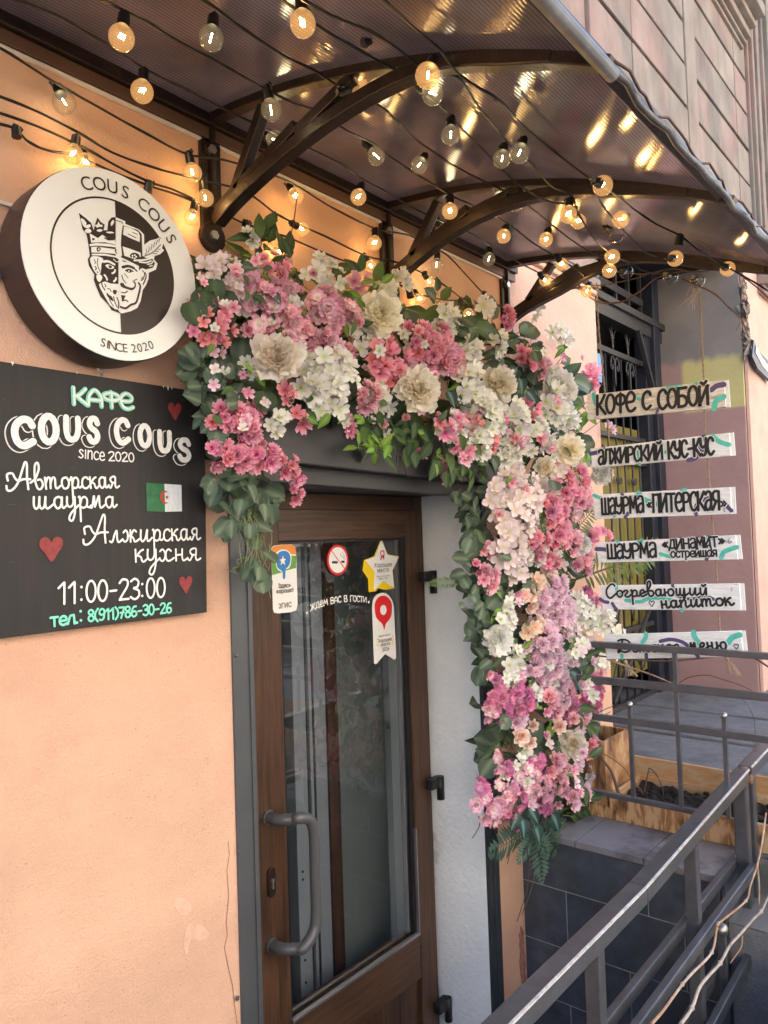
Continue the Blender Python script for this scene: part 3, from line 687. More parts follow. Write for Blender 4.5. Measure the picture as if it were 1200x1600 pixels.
# blue no-stopping notice hanging on the gate
bs = thing('no_stopping_sign', 'small blue sign with a red crossed circle, half hidden behind the wall corner', 'sign', (4.4, .3, 2.4))
M_blue = flat('sign_blue', (.03, .22, .55), .4); M_sred = flat('sign_red', (.55, .04, .05), .4)
SX = at(928, 585, 1, .30).x
s0 = at(926, 550, 1, .3); s1 = at(941, 598, 1, .3)
fb = lambda u, v, h: V(u, .30-h, v)
cx = s1.x-.20; cz = (s0.z+s1.z)/2-.01
MB().box((cx-.2, .30, s1.z), (cx+.2, .304, s0.z+.005)).build('plate', M_blue, bs)
ring = [(cx+.11*math.cos(2*math.pi*i/28)+.02, cz+.125*math.sin(2*math.pi*i/28)) for i in range(28)]
MB().ribbon(ring, .03, fb, .001, True).build('red_ring', M_sred, bs)
MB().ribbon([(cx-.06, cz+.09), (cx+.10, cz-.09)], .026, fb, .0014).ribbon([(cx-.06, cz-.09), (cx+.10, cz+.09)], .026, fb, .0018).build('red_cross', M_sred, bs)
MB().box((cx-.01, .30, s0.z), (cx+.01, .31, s0.z+.3)).build('hanger', M_gate, bs)

# ================================================================ CANOPY
YF = .96
def cz_(y):                                    # underside height at distance y from the wall
    return 2.578 - .055*y - .245*y*y
can = thing('canopy', 'arched bronze polycarbonate canopy on dark iron brackets above the cafe door', 'canopy', (1.4, 0, 2.5))
XL, XR = .36, 2.47
nx, ny = 26, 24; vs = []; uvs = []
for j in range(ny+1):
    y = YF*j/ny
    for i in range(nx+1):
        x = XL+(XR-XL)*i/nx
        vs.append((x, -y, cz_(y)+.018+.002*math.sin(x*9+y*4)))
me = bpy.data.meshes.new('roof_sheet')
fs = [(j*(nx+1)+i, j*(nx+1)+i+1, (j+1)*(nx+1)+i+1, (j+1)*(nx+1)+i) for j in range(ny) for i in range(nx)]
me.from_pydata(vs, [], fs); uvl = me.uv_layers.new(name='UVMap')
al = [0]
for j in range(1, ny+1):
    a = YF*(j-1)/ny; b = YF*j/ny; al.append(al[-1]+math.hypot(b-a, cz_(b)-cz_(a)))
for poly in me.polygons:
    poly.use_smooth = True
    for li in poly.loop_indices:
        vi = me.loops[li].vertex_index; uvl.data[li].uv = (me.vertices[vi].co.x, al[vi//(nx+1)])
sheet = link('roof_sheet', me, can, M_poly)
sm = sheet.modifiers.new('thick', 'SOLIDIFY'); sm.thickness = .008; sm.offset = 1
for bx in (1.082, 1.723, 2.402):
    rib = MB(); rib.sweep([(bx, -y, cz_(y)) for y in [.01+YF*i/22 for i in range(23)]], .028, .020, side=V(1, 0, 0)); ro = rib.build('arched_rib', M_iron, can, bevel=.002)
    low = [(.03, 2.335), (.10, 2.365), (.22, 2.400), (.34, 2.425), (.48, 2.440), (.60, 2.437), (.70, 2.415), (.80, 2.375), (.88, 2.345)]
    if bx > 1.5: low = [(.03, 2.355), (.10, 2.385), (.22, 2.430), (.34, 2.455), (.48, 2.458), (.60, 2.437), (.70, 2.405), (.80, 2.372), (.88, 2.343)]
    if bx > 2.3: low = [(.03, 2.375), (.10, 2.405), (.22, 2.435), (.34, 2.470), (.48, 2.478), (.60, 2.447), (.70, 2.405), (.80, 2.372), (.88, 2.343)]
    pts = catmull(low, 4)
    MB().sweep([(bx, -a, b) for a, b in pts], .031, .027, side=V(1, 0, 0)).build('lower_arc', M_iron, can, bevel=.003)
    MB().box((bx-.028, -.012, low[0][1]-.03), (bx+.028, 0, 2.575)).box((bx-.006, -.024, low[0][1]), (bx+.006, -.012, 2.56)).build('wall_post', M_iron, can, bevel=.002)
    z0 = low[0][1]-.03
    MB().prism([(bx+.034*math.cos(t), z0+.034*math.sin(t)) for t in [2*math.pi*i/20 for i in range(20)]], lambda u, v, h: V(u, -h, v), .001, .016).build('round_foot', M_iron, can, bevel=.002)
    for zz in (z0, 2.535 - .03):
        bo = MB().prism([(bx-.004+.011*math.cos(t), zz+.011*math.sin(t)) for t in [2*math.pi*i/6 for i in range(6)]], lambda u, v, h: V(u, -h, v), .012, .026).build('bolt', M_bead, can)
        MB().prism([(bx-.004+.018*math.cos(t), zz+.018*math.sin(t)) for t in [2*math.pi*i/16 for i in range(16)]], lambda u, v, h: V(u, -h, v), .012, .018).build('washer', M_iron, bo)
    b1 = [(bx, -.10, low[1][1]+.02), (bx, -.20, cz_(.20)-.02)]
    b2 = [(bx, -.30, low[3][1]+.012), (bx, -.46, cz_(.46)-.012)]
    MB().bar(b1[0], b1[1], .026, .024, V(1, 0, 0)).build('strut', M_iron, can, bevel=.003)
    MB().bar(b2[0], b2[1], .026, .026, V(1, 0, 0)).build('strut', M_iron, can, bevel=.003)
    MB().bar((bx, -.03, low[0][1]+.02), (bx, -.30, low[3][1]+.03), .026, .024, V(1, 0, 0)).build('strut', M_iron, can, bevel=.003)
M_galv = mat('galvanised_tube', (.13, .13, .13), .5, .5, var=.45, vscale=18, bump=.3, bscale=50)
MB().tube([(XL-.02, -.962, 2.290), (1.10, -.962, 2.290)], .0115, 12).build('front_tube', M_galv, can)
MB().tube([(1.085+.06*i, -.964-.004*math.sin(i*2.1), 2.292+.004*math.sin(i*1.7)) for i in range(24)], .0062, 10).build('front_tube', M_galv, can)
MB().tube([(1.085+.045*i, -.972-.006*math.sin(i*1.3), 2.300+.008*math.sin(i*2.7)) for i in range(31)], .0026, 6).build('wire_tie', M_twig, can)
MB().box((XL, -.958, 2.30), (XR, -.940, 2.318)).build('front_strip', M_iron, can)
MB().box((XL, -.026, 2.562), (XR, -.001, 2.592)).build('wall_rail', M_iron, can, bevel=.002)
MB().box((XL-.4, -.014, 2.533), (XR, -.001, 2.560)).build('wall_flashing', mat('brown_flashing', (.13, .075, .05), .5, .2, var=.2), can, bevel=.001)
MB().box((XL-.4, -.012, 2.524), (2.38, -.001, 2.531)).build('white_cable_duct', flat('white_duct', (.66, .63, .60), .5), can, bevel=.002)

# ================================================================ RAILINGS
br = thing('back_railing', 'grey steel railing with ball tipped bars in front of the wooden planter', 'railing', (2.6, -.35, .63))
XR_ = 2.388
rz = [at(1060, q_, 0, XR_).z for q_ in (1015.5, 1075, 1137, 1263)]
for z, h, w_ in ((rz[0], .019, .026), (rz[1], .024, .018), (rz[2], .021, .018), (rz[3], .015, .022)):
    MB().box((XR_-w_/2, -1.25 if z > .9 else -.675, z-h/2), (XR_+w_/2, -.235, z+h/2)).build('rail', M_rail, br, bevel=.002)
for y in (at(1060, 1150, 0, XR_).y,): MB().box((XR_-.006, y-.006, rz[3]), (XR_+.006, y+.006, rz[0]-.01)).build('bar', M_rail, br)
for y in (at(986, 1150, 0, XR_).y, at(1134, 1180, 0, XR_).y):
    b_ = MB().box((XR_-.006, y-.006, rz[3]), (XR_+.006, y+.006, rz[2]+.045)).build('bar', M_rail, br)
    MB().sphere((XR_, y, rz[2]+.054), .0102).build('ball', M_bead, b_)
MB().box((XR_-.02, -1.29, -.3), (XR_+.02, -1.25, rz[0])).build('post', M_rail, br, bevel=.002)

fr_ = thing('front_railing', 'dark steel handrail with double lower rails running along the entrance well in the foreground', 'railing', (1.8, -.69, .45))
YR = -.70
P0 = V(-1.3, YR, .765); P1 = V(1.70, YR, .772); P2 = V(2.56, YR, .815); P3 = V(3.9, YR-.0, .86)
MB().bar(P0, P1, .042, .040).build('handrail', M_rail, fr_, bevel=.004)
MB().bar(P1, P2, .042, .040).build('handrail', M_rail, fr_, bevel=.004)
MB().bar(P2+V(.03, 0, 0), P3, .042, .040).build('handrail', M_rail, fr_, bevel=.004)
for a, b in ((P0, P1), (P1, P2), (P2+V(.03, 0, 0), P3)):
    MB().bar(a+V(0, -.0205, .0190), b+V(0, -.0205, .0190), .0046, .0046).build('painted_highlight', M_railglint, fr_)  # highlight along the rail's top edge, put into colour as a pale strip
MB().sphere((2.575, YR, .829), .018, 12, 6, (1.2, 1, .35)).sphere((2.575, YR-.02, .80), .016, 10, 6, (1, .4, 1)).build('rusty_weld', M_rust, fr_)
for x0, x1 in ((2.515, 2.555), (2.60, 2.64)):
    MB().box((x0, YR-.02, -.3 if x0 < 2.58 else GZ), (x1, YR+.02, .80)).build('post', M_rail, fr_, bevel=.004)
# the lower rail is two parallel bars with a gap
for dy in (-.034, .024):
    MB().bar((-1.3, YR+dy, .52), (2.51, YR+dy, .552), .020, .030).build('lower_rail', M_rail, fr_, bevel=.003)
    MB().bar((1.2, YR+dy, .255), (2.51, YR+dy, .330), .020, .034).build('lower_rail', M_rail, fr_, bevel=.003)
    MB().bar((2.645, YR+dy, .56), (3.9, YR+dy, .60), .020, .030).build('lower_rail', M_rail, fr_, bevel=.003)
for x_ in (1.46, 2.06):
    MB().box((x_-.016, YR-.016, .2), (x_+.016, YR+.016, .76)).build('baluster', M_rail, fr_, bevel=.002)
for x_ in (1.0, 3.1): MB().box((x_-.016, YR-.016, .1 if x_ < 2 else .42), (x_+.016, YR+.016, .76)).build('baluster', M_rail, fr_, bevel=.002)
for x_ in (2.27,):
    b_ = MB().box((x_-.010, YR-.014, .1), (x_+.010, YR+.006, .44)).build('short_bar', M_rail, fr_)
    MB().sphere((x_, YR-.004, .456), .019).build('ball', M_bead, b_)

# ================================================================ PLANTERS
pb = thing('tall_planter_box', 'tall scorched pine box standing against the wall behind the back railing', 'planter', (2.72, -.16, .557))
def box_open(t, x0, x1, y0, y1, z0, z1, th, m, m2, zi=None):
    MB().box((x0, y0, z0), (x0+th, y1, z1)).build('side_board', m, t, bevel=.0015)
    MB().box((x1-th, y0, z0), (x1, y1, z1)).build('side_board', m2, t, bevel=.0015)
    MB().box((x0+th+.0005, y0, z0), (x1-th-.0005, y0+th, z1)).build('end_board', m, t, bevel=.0015)
    MB().box((x0+th+.0005, y1-th, z0), (x1-th-.0005, y1, z1)).build('end_board', m2, t, bevel=.0015)
    MB().box((x0+th, y0+th, z0), (x1-th, y1-th, z0+.01)).build('bottom_board', m2, t)
box_open(pb, 2.622, 2.85, -.218, -.02, .60, .832, .012, M_burnt, M_burnt)
lp = thing('long_planter', 'low long planter of scorched pine boards filled with dark soil', 'planter', (2.74, -.6, .557))
box_open(lp, 2.623, 2.90, -1.5, -.226, .5575, .648, .014, M_burnt2, M_pine)
MB().box((2.625, -.2255, .5575), (2.90, -.02, .5985)).build('base_board', M_burnt2, lp, bevel=.002)
MB().box((2.90, -1.5, .50), (2.915, -.15, .715)).build('back_board', M_pine, lp, bevel=.0015)
# soil: a lumpy surface
q = MB(); NX, NY = 14, 60
vs = []
for j in range(NY+1):
    for i in range(NX+1):
        x = 2.638+.247*i/NX; y = -1.48+1.235*j/NY
        vs.append((x, y, .618+.016*math.sin(x*55+y*13)*math.sin(y*31)+random.uniform(-.007, .009)))
q.add(vs, [(j*(NX+1)+i, j*(NX+1)+i+1, (j+1)*(NX+1)+i+1, (j+1)*(NX+1)+i) for j in range(NY) for i in range(NX)])
tagso = q.build('soil', M_soil, lp); tagso['kind'] = 'stuff'
q = MB()
for k in range(160):
    x = random.uniform(2.645, 2.88); y = random.uniform(-1.4, -.25); s = random.uniform(.004, .012)
    q.sphere((x, y, .628), s, 6, 4, (1, 1.2, .8))
o = q.build('soil_clods', M_soil, lp); o['kind'] = 'stuff'
def branch(name, label, cat, pts, r0, r1, m=M_twig, group=None, knots=()):
    q = MB(); pp = catmull([tuple(p) for p in pts], 5); q.tube(pp, r0, 6, r1=r1)
    for p in knots: q.sphere(tuple(p), r0*1.5, 8, 6)
    o = q.build(name, m); return tag(o, label, cat, group)
def path(L, ax, v): return [at(a, b, ax, v) for a, b in L]
# dry stems standing in the soil
tw = thing('dry_plant_stem', 'bare forked stem sticking up out of the planter soil', 'plant', (2.78, -.36, .62))
MB().tube(catmull(path([(1005, 1245), (1010, 1220), (1014, 1200)], 0, 2.76), 4), .0035, 6, r1=.002).build('stem', M_twig, tw)
MB().tube(catmull(path([(1014, 1200), (1024, 1208), (1034, 1228), (1038, 1248)], 0, 2.76), 4), .0026, 6, r1=.0015).build('stem', M_twig, tw)
MB().tube(catmull(path([(1012, 1206), (1020, 1207), (1027, 1209)], 0, 2.76), 4), .0016, 6, r1=.001).build('side_twig', M_twig, tw)
branch('dry_branch', 'dark bent woody stem in front of the tall planter box', 'branch', path([(968, 1245), (962, 1225), (955, 1205), (944, 1190), (938, 1180)], 0, 2.60), .007, .004)
branch('dry_branch', 'thin wiry stem leaning across the tall planter box', 'branch', path([(944, 1178), (960, 1188), (975, 1200), (986, 1215), (1000, 1232), (1006, 1242)], 0, 2.59), .0018, .0012)
# vine canes woven into the railings
branch('vine_cane', 'orange-brown vine cane weaving up across the foreground railing', 'branch',
       path([(1018, 1600), (1037, 1578), (1066, 1538), (1082, 1520), (1112, 1488), (1120, 1450), (1124, 1442), (1165, 1408), (1172, 1385), (1183, 1352), (1190, 1320), (1197, 1270)], 1, -.76), .0036, .0026, M_cane,
       knots=path([(1066, 1538), (1112, 1488), (1122, 1443), (1165, 1408)], 1, -.76))
branch('vine_cane', 'pale grey-brown vine cane arching over the ball tipped bar', 'branch',
       path([(1064, 1600), (1081, 1575), (1092, 1545), (1105, 1527), (1125, 1505), (1140, 1478), (1158, 1458), (1178, 1435), (1190, 1423), (1200, 1402), (1215, 1380)], 1, -.77), .0044, .0034, mat('pale_vine_bark', (.42, .36, .30), .7, var=.3, vscale=30, bump=.4, bscale=60),
       knots=path([(1081, 1575), (1125, 1505), (1189, 1424)], 1, -.77))
branch('vine_cane', 'short upright vine shoot beside the foreground post', 'branch', path([(1186, 1413), (1186, 1380), (1184, 1355), (1188, 1330)], 1, -.75), .0026, .002, M_cane)
branch('vine_cane', 'thin vine tendril hanging below the pale cane', 'branch', path([(1160, 1462), (1158, 1480), (1148, 1495), (1141, 1505)], 1, -.765), .002, .0014, M_cane)
branch('vine_cane', 'long straight vine cane under the back railing top rail', 'branch', path([(930, 1024), (980, 1030), (1040, 1033), (1100, 1028), (1150, 1022), (1200, 1022), (1230, 1020)], 0, 2.45), .0030, .0024, M_twig)
branch('vine_cane', 'vine cane sloping down between the two upper back rails', 'branch', path([(948, 1030), (985, 1043), (1020, 1055), (1055, 1070)], 0, 2.44), .0030, .0024, M_cane)
branch('vine_cane', 'dark arching vine twig in front of the mauve archway wall', 'branch', path([(1060, 1068), (1078, 1058), (1106, 1055), (1130, 1062), (1155, 1070), (1175, 1079)], 0, 2.62), .0020, .0014, M_twig)
branch('vine_cane', 'reddish vine cane leaving the frame beside the back rail', 'branch', path([(1160, 1025), (1175, 1027), (1190, 1035), (1206, 1046)], 0, 2.42), .0030, .0028, M_twig)
branch('vine_cane', 'hair thin vine twig curling below the middle back rail', 'branch', path([(1160, 1092), (1172, 1108), (1179, 1130), (1180, 1160), (1180, 1175)], 0, 2.62), .0010, .0008, M_twig)
branch('vine_cane', 'curved twig reaching from the flowers to the first ball tipped bar', 'branch', path([(934, 1114), (948, 1107), (965, 1102), (980, 1102)], 0, 2.39), .0014, .001, M_twig)
# dry climbing twigs tangled under the canopy end
for k, (pts, r, lab) in enumerate((
    ([(1064, 436), (1095, 448), (1120, 462), (1138, 480), (1158, 498), (1165, 515), (1170, 527)], .003, 'long dry twig hanging below the canopy end over the grey archway wall'),
    ([(900, 440), (930, 470), (970, 472), (1000, 455), (1025, 435), (1060, 425), (1090, 424)], .0034, 'thick dry vine stem looping below the canopy end in front of the gate'),
    ([(820, 483), (860, 462), (900, 450), (940, 446), (980, 438), (1010, 430)], .003, 'dry vine stem tied along the lower arc of the far bracket'),
    ([(930, 420), (970, 425), (1010, 428), (1050, 420), (1085, 425), (1110, 422)], .003, 'dark bundle of vine stems under the end of the canopy'),
    ([(1123, 412), (1150, 425), (1180, 447), (1205, 470)], .003, 'dark stem leaving the frame below the canopy corner'),
    ([(1160, 500), (1155, 508), (1150, 517)], .0014, 'short side twig at the tip of the long dry twig'),
    ([(640, 70), (700, 110), (740, 122), (760, 118), (782, 150), (815, 150)], .0022, 'thin black tie wire below the first bracket'))):
    ax, v = (0, 2.43) if k < 6 else (1, -.66)
    if k == 6: pts = [(770, 150), (775, 158), (790, 150), (815, 150)]
    branch('dry_vine', lab, 'branch', path(pts, ax, v), r, r*.6, M_twig)
# torn drainpipe bracket on the far wall corner
tb = thing('torn_metal_flashing', 'bent piece of dark metal flashing on the broken wall corner at the right edge', 'flashing', (5.6, -.1, 2.75))
q = MB(); pp = path([(1174, 544), (1182, 562), (1192, 572), (1204, 584)], 1, -.05); q.sweep(pp, .14, .02, up=V(0, 1, 0)); q.build('bent_sheet', M_gateblue, tb)
q = MB(); pp = path([(1180, 546), (1190, 565), (1200, 578)], 1, -.12); q.sweep(pp, .05, .01, up=V(0, 1, 0)); q.build('bright_fold', M_bead, tb)
q = MB(); c = at(1172, 505, 1, -.02)
for k in range(70):
    cc_ = V(5.645+random.uniform(-.02, .05), random.uniform(-.03, .0), c.z+random.uniform(-.28, .30)); sz = random.uniform(.02, .05)
    pv = [cc_+V(random.uniform(-1, 1), random.uniform(-.5, .5), random.uniform(-1, 1))*sz for _ in range(8)]
    q.add(pv, [(0, 1, 2), (2, 3, 4), (4, 5, 6), (1, 3, 5), (0, 2, 6), (3, 6, 7), (1, 4, 7), (0, 5, 7)])
o = q.build('crumbled_corner', M_stone2, bld); o['kind'] = 'stuff'
# ================================================================ PEN STROKE LETTERS
def E_(cx, cy, rx, ry, a0=0, a1=360, n=18):
    return [(cx+rx*math.cos(R(a0+(a1-a0)*i/n)), cy+ry*math.sin(R(a0+(a1-a0)*i/n))) for i in range(n+1)]
def S_(*p): return catmull(p, 5)
def L_(*p): return list(p)
# upright brush capitals: (advance, strokes), cap height 1
BL = {
 'К': (.50, [L_((.04, 1), (.04, 0)), S_((.44, 1), (.24, .62), (.06, .46)), S_((.12, .52), (.30, .25), (.48, 0))]),
 'О': (.52, [E_(.25, .5, .22, .49)]), 'O': (.60, [E_(.28, .5, .25, .48)]), 'о': (.46, [E_(.21, .27, .19, .26)]),
 'Ф': (.56, [E_(.27, .66, .25, .27), L_((.27, .98), (.27, 0))]), 'ф': (.6, [E_(.29, .68, .28, .24), L_((.29, .98), (.30, 0))]),
 'Е': (.50, [S_((.04, .48), (.38, .52), (.44, .80), (.25, 1), (.06, .78), (.02, .42), (.12, .08), (.30, .0), (.48, .14))]),
 'е': (.42, [S_((.03, .27), (.34, .29), (.33, .48), (.18, .54), (.03, .38), (.04, .12), (.20, .0), (.38, .08))]),
 'Ё': (.50, [S_((.04, .40), (.38, .44), (.40, .66), (.25, .80), (.06, .62), (.02, .36), (.12, .08), (.30, .0), (.46, .12)), L_((.14, .97), (.15, .98)), L_((.34, .97), (.35, .98))]),
 'С': (.48, [S_((.43, .80), (.36, .96), (.22, .99), (.07, .82), (.02, .45), (.10, .12), (.26, 0), (.45, .18))]),
 'Б': (.52, [L_((.44, .97), (.05, .97), (.05, .02)), S_((.05, .56), (.30, .56), (.46, .34), (.38, .06), (.05, .02))]),
 'И': (.54, [L_((.04, 1), (.05, .03), (.42, .97), (.44, 0))]), 'Й': (.54, [L_((.04, .92), (.05, .03), (.42, .90), (.44, 0)), S_((.14, 1.12), (.26, 1.04), (.38, 1.16))]),
 'А': (.54, [S_((.02, 0), (.05, .6), (.26, 1), (.46, .6), (.48, 0)), L_((.06, .36), (.45, .36))]),
 'а': (.46, [S_((.05, .84), (.14, .98), (.32, .96), (.38, .75), (.38, .02)), S_((.38, .55), (.14, .50), (.02, .27), (.10, .02), (.26, .04), (.38, .25))]),
 'Л': (.50, [S_((0, .02), (.10, .25), (.14, .97)), L_((.14, .97), (.42, .97), (.43, 0))]), 'л': (.40, [L_((0, .02), (.13, .52), (.32, .54), (.34, .0))]),
 'Ж': (.66, [L_((.03, 1), (.26, .5), (.01, 0)), L_((.60, 1), (.36, .5), (.62, 0)), L_((.31, 1), (.31, 0)), L_((.24, .5), (.38, .5))]),
 'Р': (.48, [L_((.05, .97), (.05, 0)), S_((.05, .97), (.30, .98), (.43, .76), (.34, .52), (.06, .46))]),
 'У': (.50, [S_((.04, 1), (.06, .60), (.20, .46), (.40, .62)), S_((.42, 1), (.41, .45), (.34, .08), (.16, 0), (.06, .1))]),
 'Ш': (.62, [L_((.05, 1), (.05, .02), (.54, .02), (.54, 1)), L_((.30, 1), (.30, .04))]), 'ш': (.56, [L_((.04, .54), (.04, .02), (.46, .02), (.46, .54)), L_((.25, .54), (.25, .04))]),
 'М': (.58, [L_((.03, 0), (.09, .97), (.27, .35), (.45, .97), (.52, 0))]), 'м': (.50, [L_((.03, 0), (.08, .54), (.23, .14), (.38, .54), (.44, 0))]),
 'П': (.52, [L_((.04, 0), (.05, .97), (.43, .97), (.44, 0))]), 'Т': (.50, [L_((0, .97), (.46, .97)), L_((.23, .95), (.23, 0))]), 'т': (.42, [L_((0, .54), (.36, .54)), L_((.18, .52), (.18, 0))]),
 'Я': (.48, [L_((.42, .97), (.42, 0)), S_((.42, .97), (.16, .98), (.04, .76), (.14, .50), (.42, .45)), L_((.25, .46), (.02, 0))]),
 'я': (.42, [L_((.34, .54), (.34, 0)), S_((.34, .54), (.12, .54), (.05, .40), (.14, .25), (.34, .24)), L_((.20, .25), (.03, 0))]),
 'В': (.50, [L_((.05, 1), (.05, 0)), S_((.05, 1), (.36, .96), (.34, .60), (.06, .54), (.40, .46), (.40, .08), (.05, 0))]),
 'Г': (.44, [L_((.05, 0), (.05, .97), (.40, .97))]), 'Д': (.56, [L_((.0, -.1), (.02, .12), (.5, .12), (.52, -.1)), L_((.08, .12), (.20, .97), (.42, .97), (.42, .12))]),
 'Н': (.54, [L_((.05, 1), (.05, 0)), L_((.44, 1), (.44, 0)), L_((.05, .5), (.44, .5))]), 'н': (.46, [L_((.04, .54), (.04, 0)), L_((.36, .54), (.36, 0)), L_((.04, .28), (.36, .28))]),
 'U': (.56, [S_((.06, 1), (.06, .40), (.14, .06), (.28, .0), (.40, .10), (.48, .42), (.48, 1))]),
 'C': (.56, [S_((.50, .78), (.40, .97), (.22, .97), (.06, .75), (.02, .45), (.10, .12), (.28, .0), (.52, .18))]),
 'S': (.52, [S_((.46, .80), (.36, .98), (.16, .96), (.07, .76), (.16, .58), (.38, .44), (.46, .22), (.34, .02), (.14, .02), (.04, .18))]),
 'р': (.44, [L_((.04, .54), (.04, -.25)), S_((.04, .45), (.20, .56), (.36, .38), (.30, .08), (.15, .0), (.04, .1))]),
 'с': (.40, [S_((.34, .44), (.20, .54), (.05, .40), (.04, .14), (.18, .0), (.35, .1))]),
 'й': (.46, [L_((.04, .54), (.05, .02), (.34, .52), (.36, 0)), S_((.12, .72), (.20, .66), (.28, .74))]),
 's': (.38, [S_((.30, .46), (.16, .54), (.06, .42), (.18, .28), (.30, .14), (.18, .0), (.03, .06))]), 'i': (.20, [L_((.08, .54), (.09, .0)), L_((.08, .80), (.085, .82))]),
 'n': (.42, [L_((.05, .54), (.05, 0)), S_((.05, .36), (.16, .52), (.30, .46), (.32, .0))]), 'c': (.40, [S_((.33, .46), (.18, .54), (.05, .38), (.05, .14), (.18, .0), (.34, .08))]),
 'e': (.42, [S_((.05, .27), (.32, .30), (.28, .50), (.15, .54), (.04, .36), (.06, .08), (.20, .0), (.36, .08))]),
 '0': (.48, [E_(.22, .5, .19, .49)]), '1': (.34, [L_((.0, .72), (.22, .98), (.22, 0))]), '2': (.50, [S_((.04, .82), (.18, .99), (.38, .92), (.38, .66), (.20, .32), (.04, .02)), L_((.04, .02), (.44, .04))]),
 '3': (.46, [S_((.04, .88), (.22, 1), (.38, .84), (.32, .60), (.16, .54), (.38, .42), (.40, .16), (.22, 0), (.03, .12))]),
 '6': (.48, [S_((.38, .94), (.20, .90), (.06, .56), (.04, .24), (.20, .0), (.40, .16), (.36, .44), (.18, .50), (.06, .32))]),
 '7': (.44, [L_((.02, .97), (.40, .97), (.16, 0)), L_((.10, .48), (.36, .50))]), '8': (.46, [S_((.22, .54), (.06, .72), (.10, .94), (.24, 1), (.36, .88), (.34, .66), (.10, .42), (.04, .20), (.14, .02), (.30, .02), (.40, .20), (.34, .40), (.22, .54))]),
 '9': (.46, [S_((.38, .62), (.24, .46), (.06, .58), (.08, .88), (.24, 1), (.38, .86), (.38, .50), (.32, .12), (.16, 0), (.06, .06))]),
 '(': (.30, [S_((.24, 1.05), (.06, .70), (.05, .25), (.22, -.08))]), ')': (.30, [S_((.04, 1.05), (.22, .70), (.22, .25), (.05, -.08))]),
 '-': (.42, [L_((.06, .46), (.32, .48))]), '.': (.18, [L_((.06, .03), (.065, .035))]), ':': (.26, [L_((.09, .14), (.095, .145)), L_((.09, .72), (.095, .725))]),
 '«': (.52, [L_((.22, .74), (.06, .50), (.22, .28)), L_((.42, .74), (.26, .50), (.42, .28))]), '»': (.52, [L_((.06, .74), (.22, .50), (.06, .28)), L_((.26, .74), (.42, .50), (.26, .28))]),
 ' ': (.34, []),
}
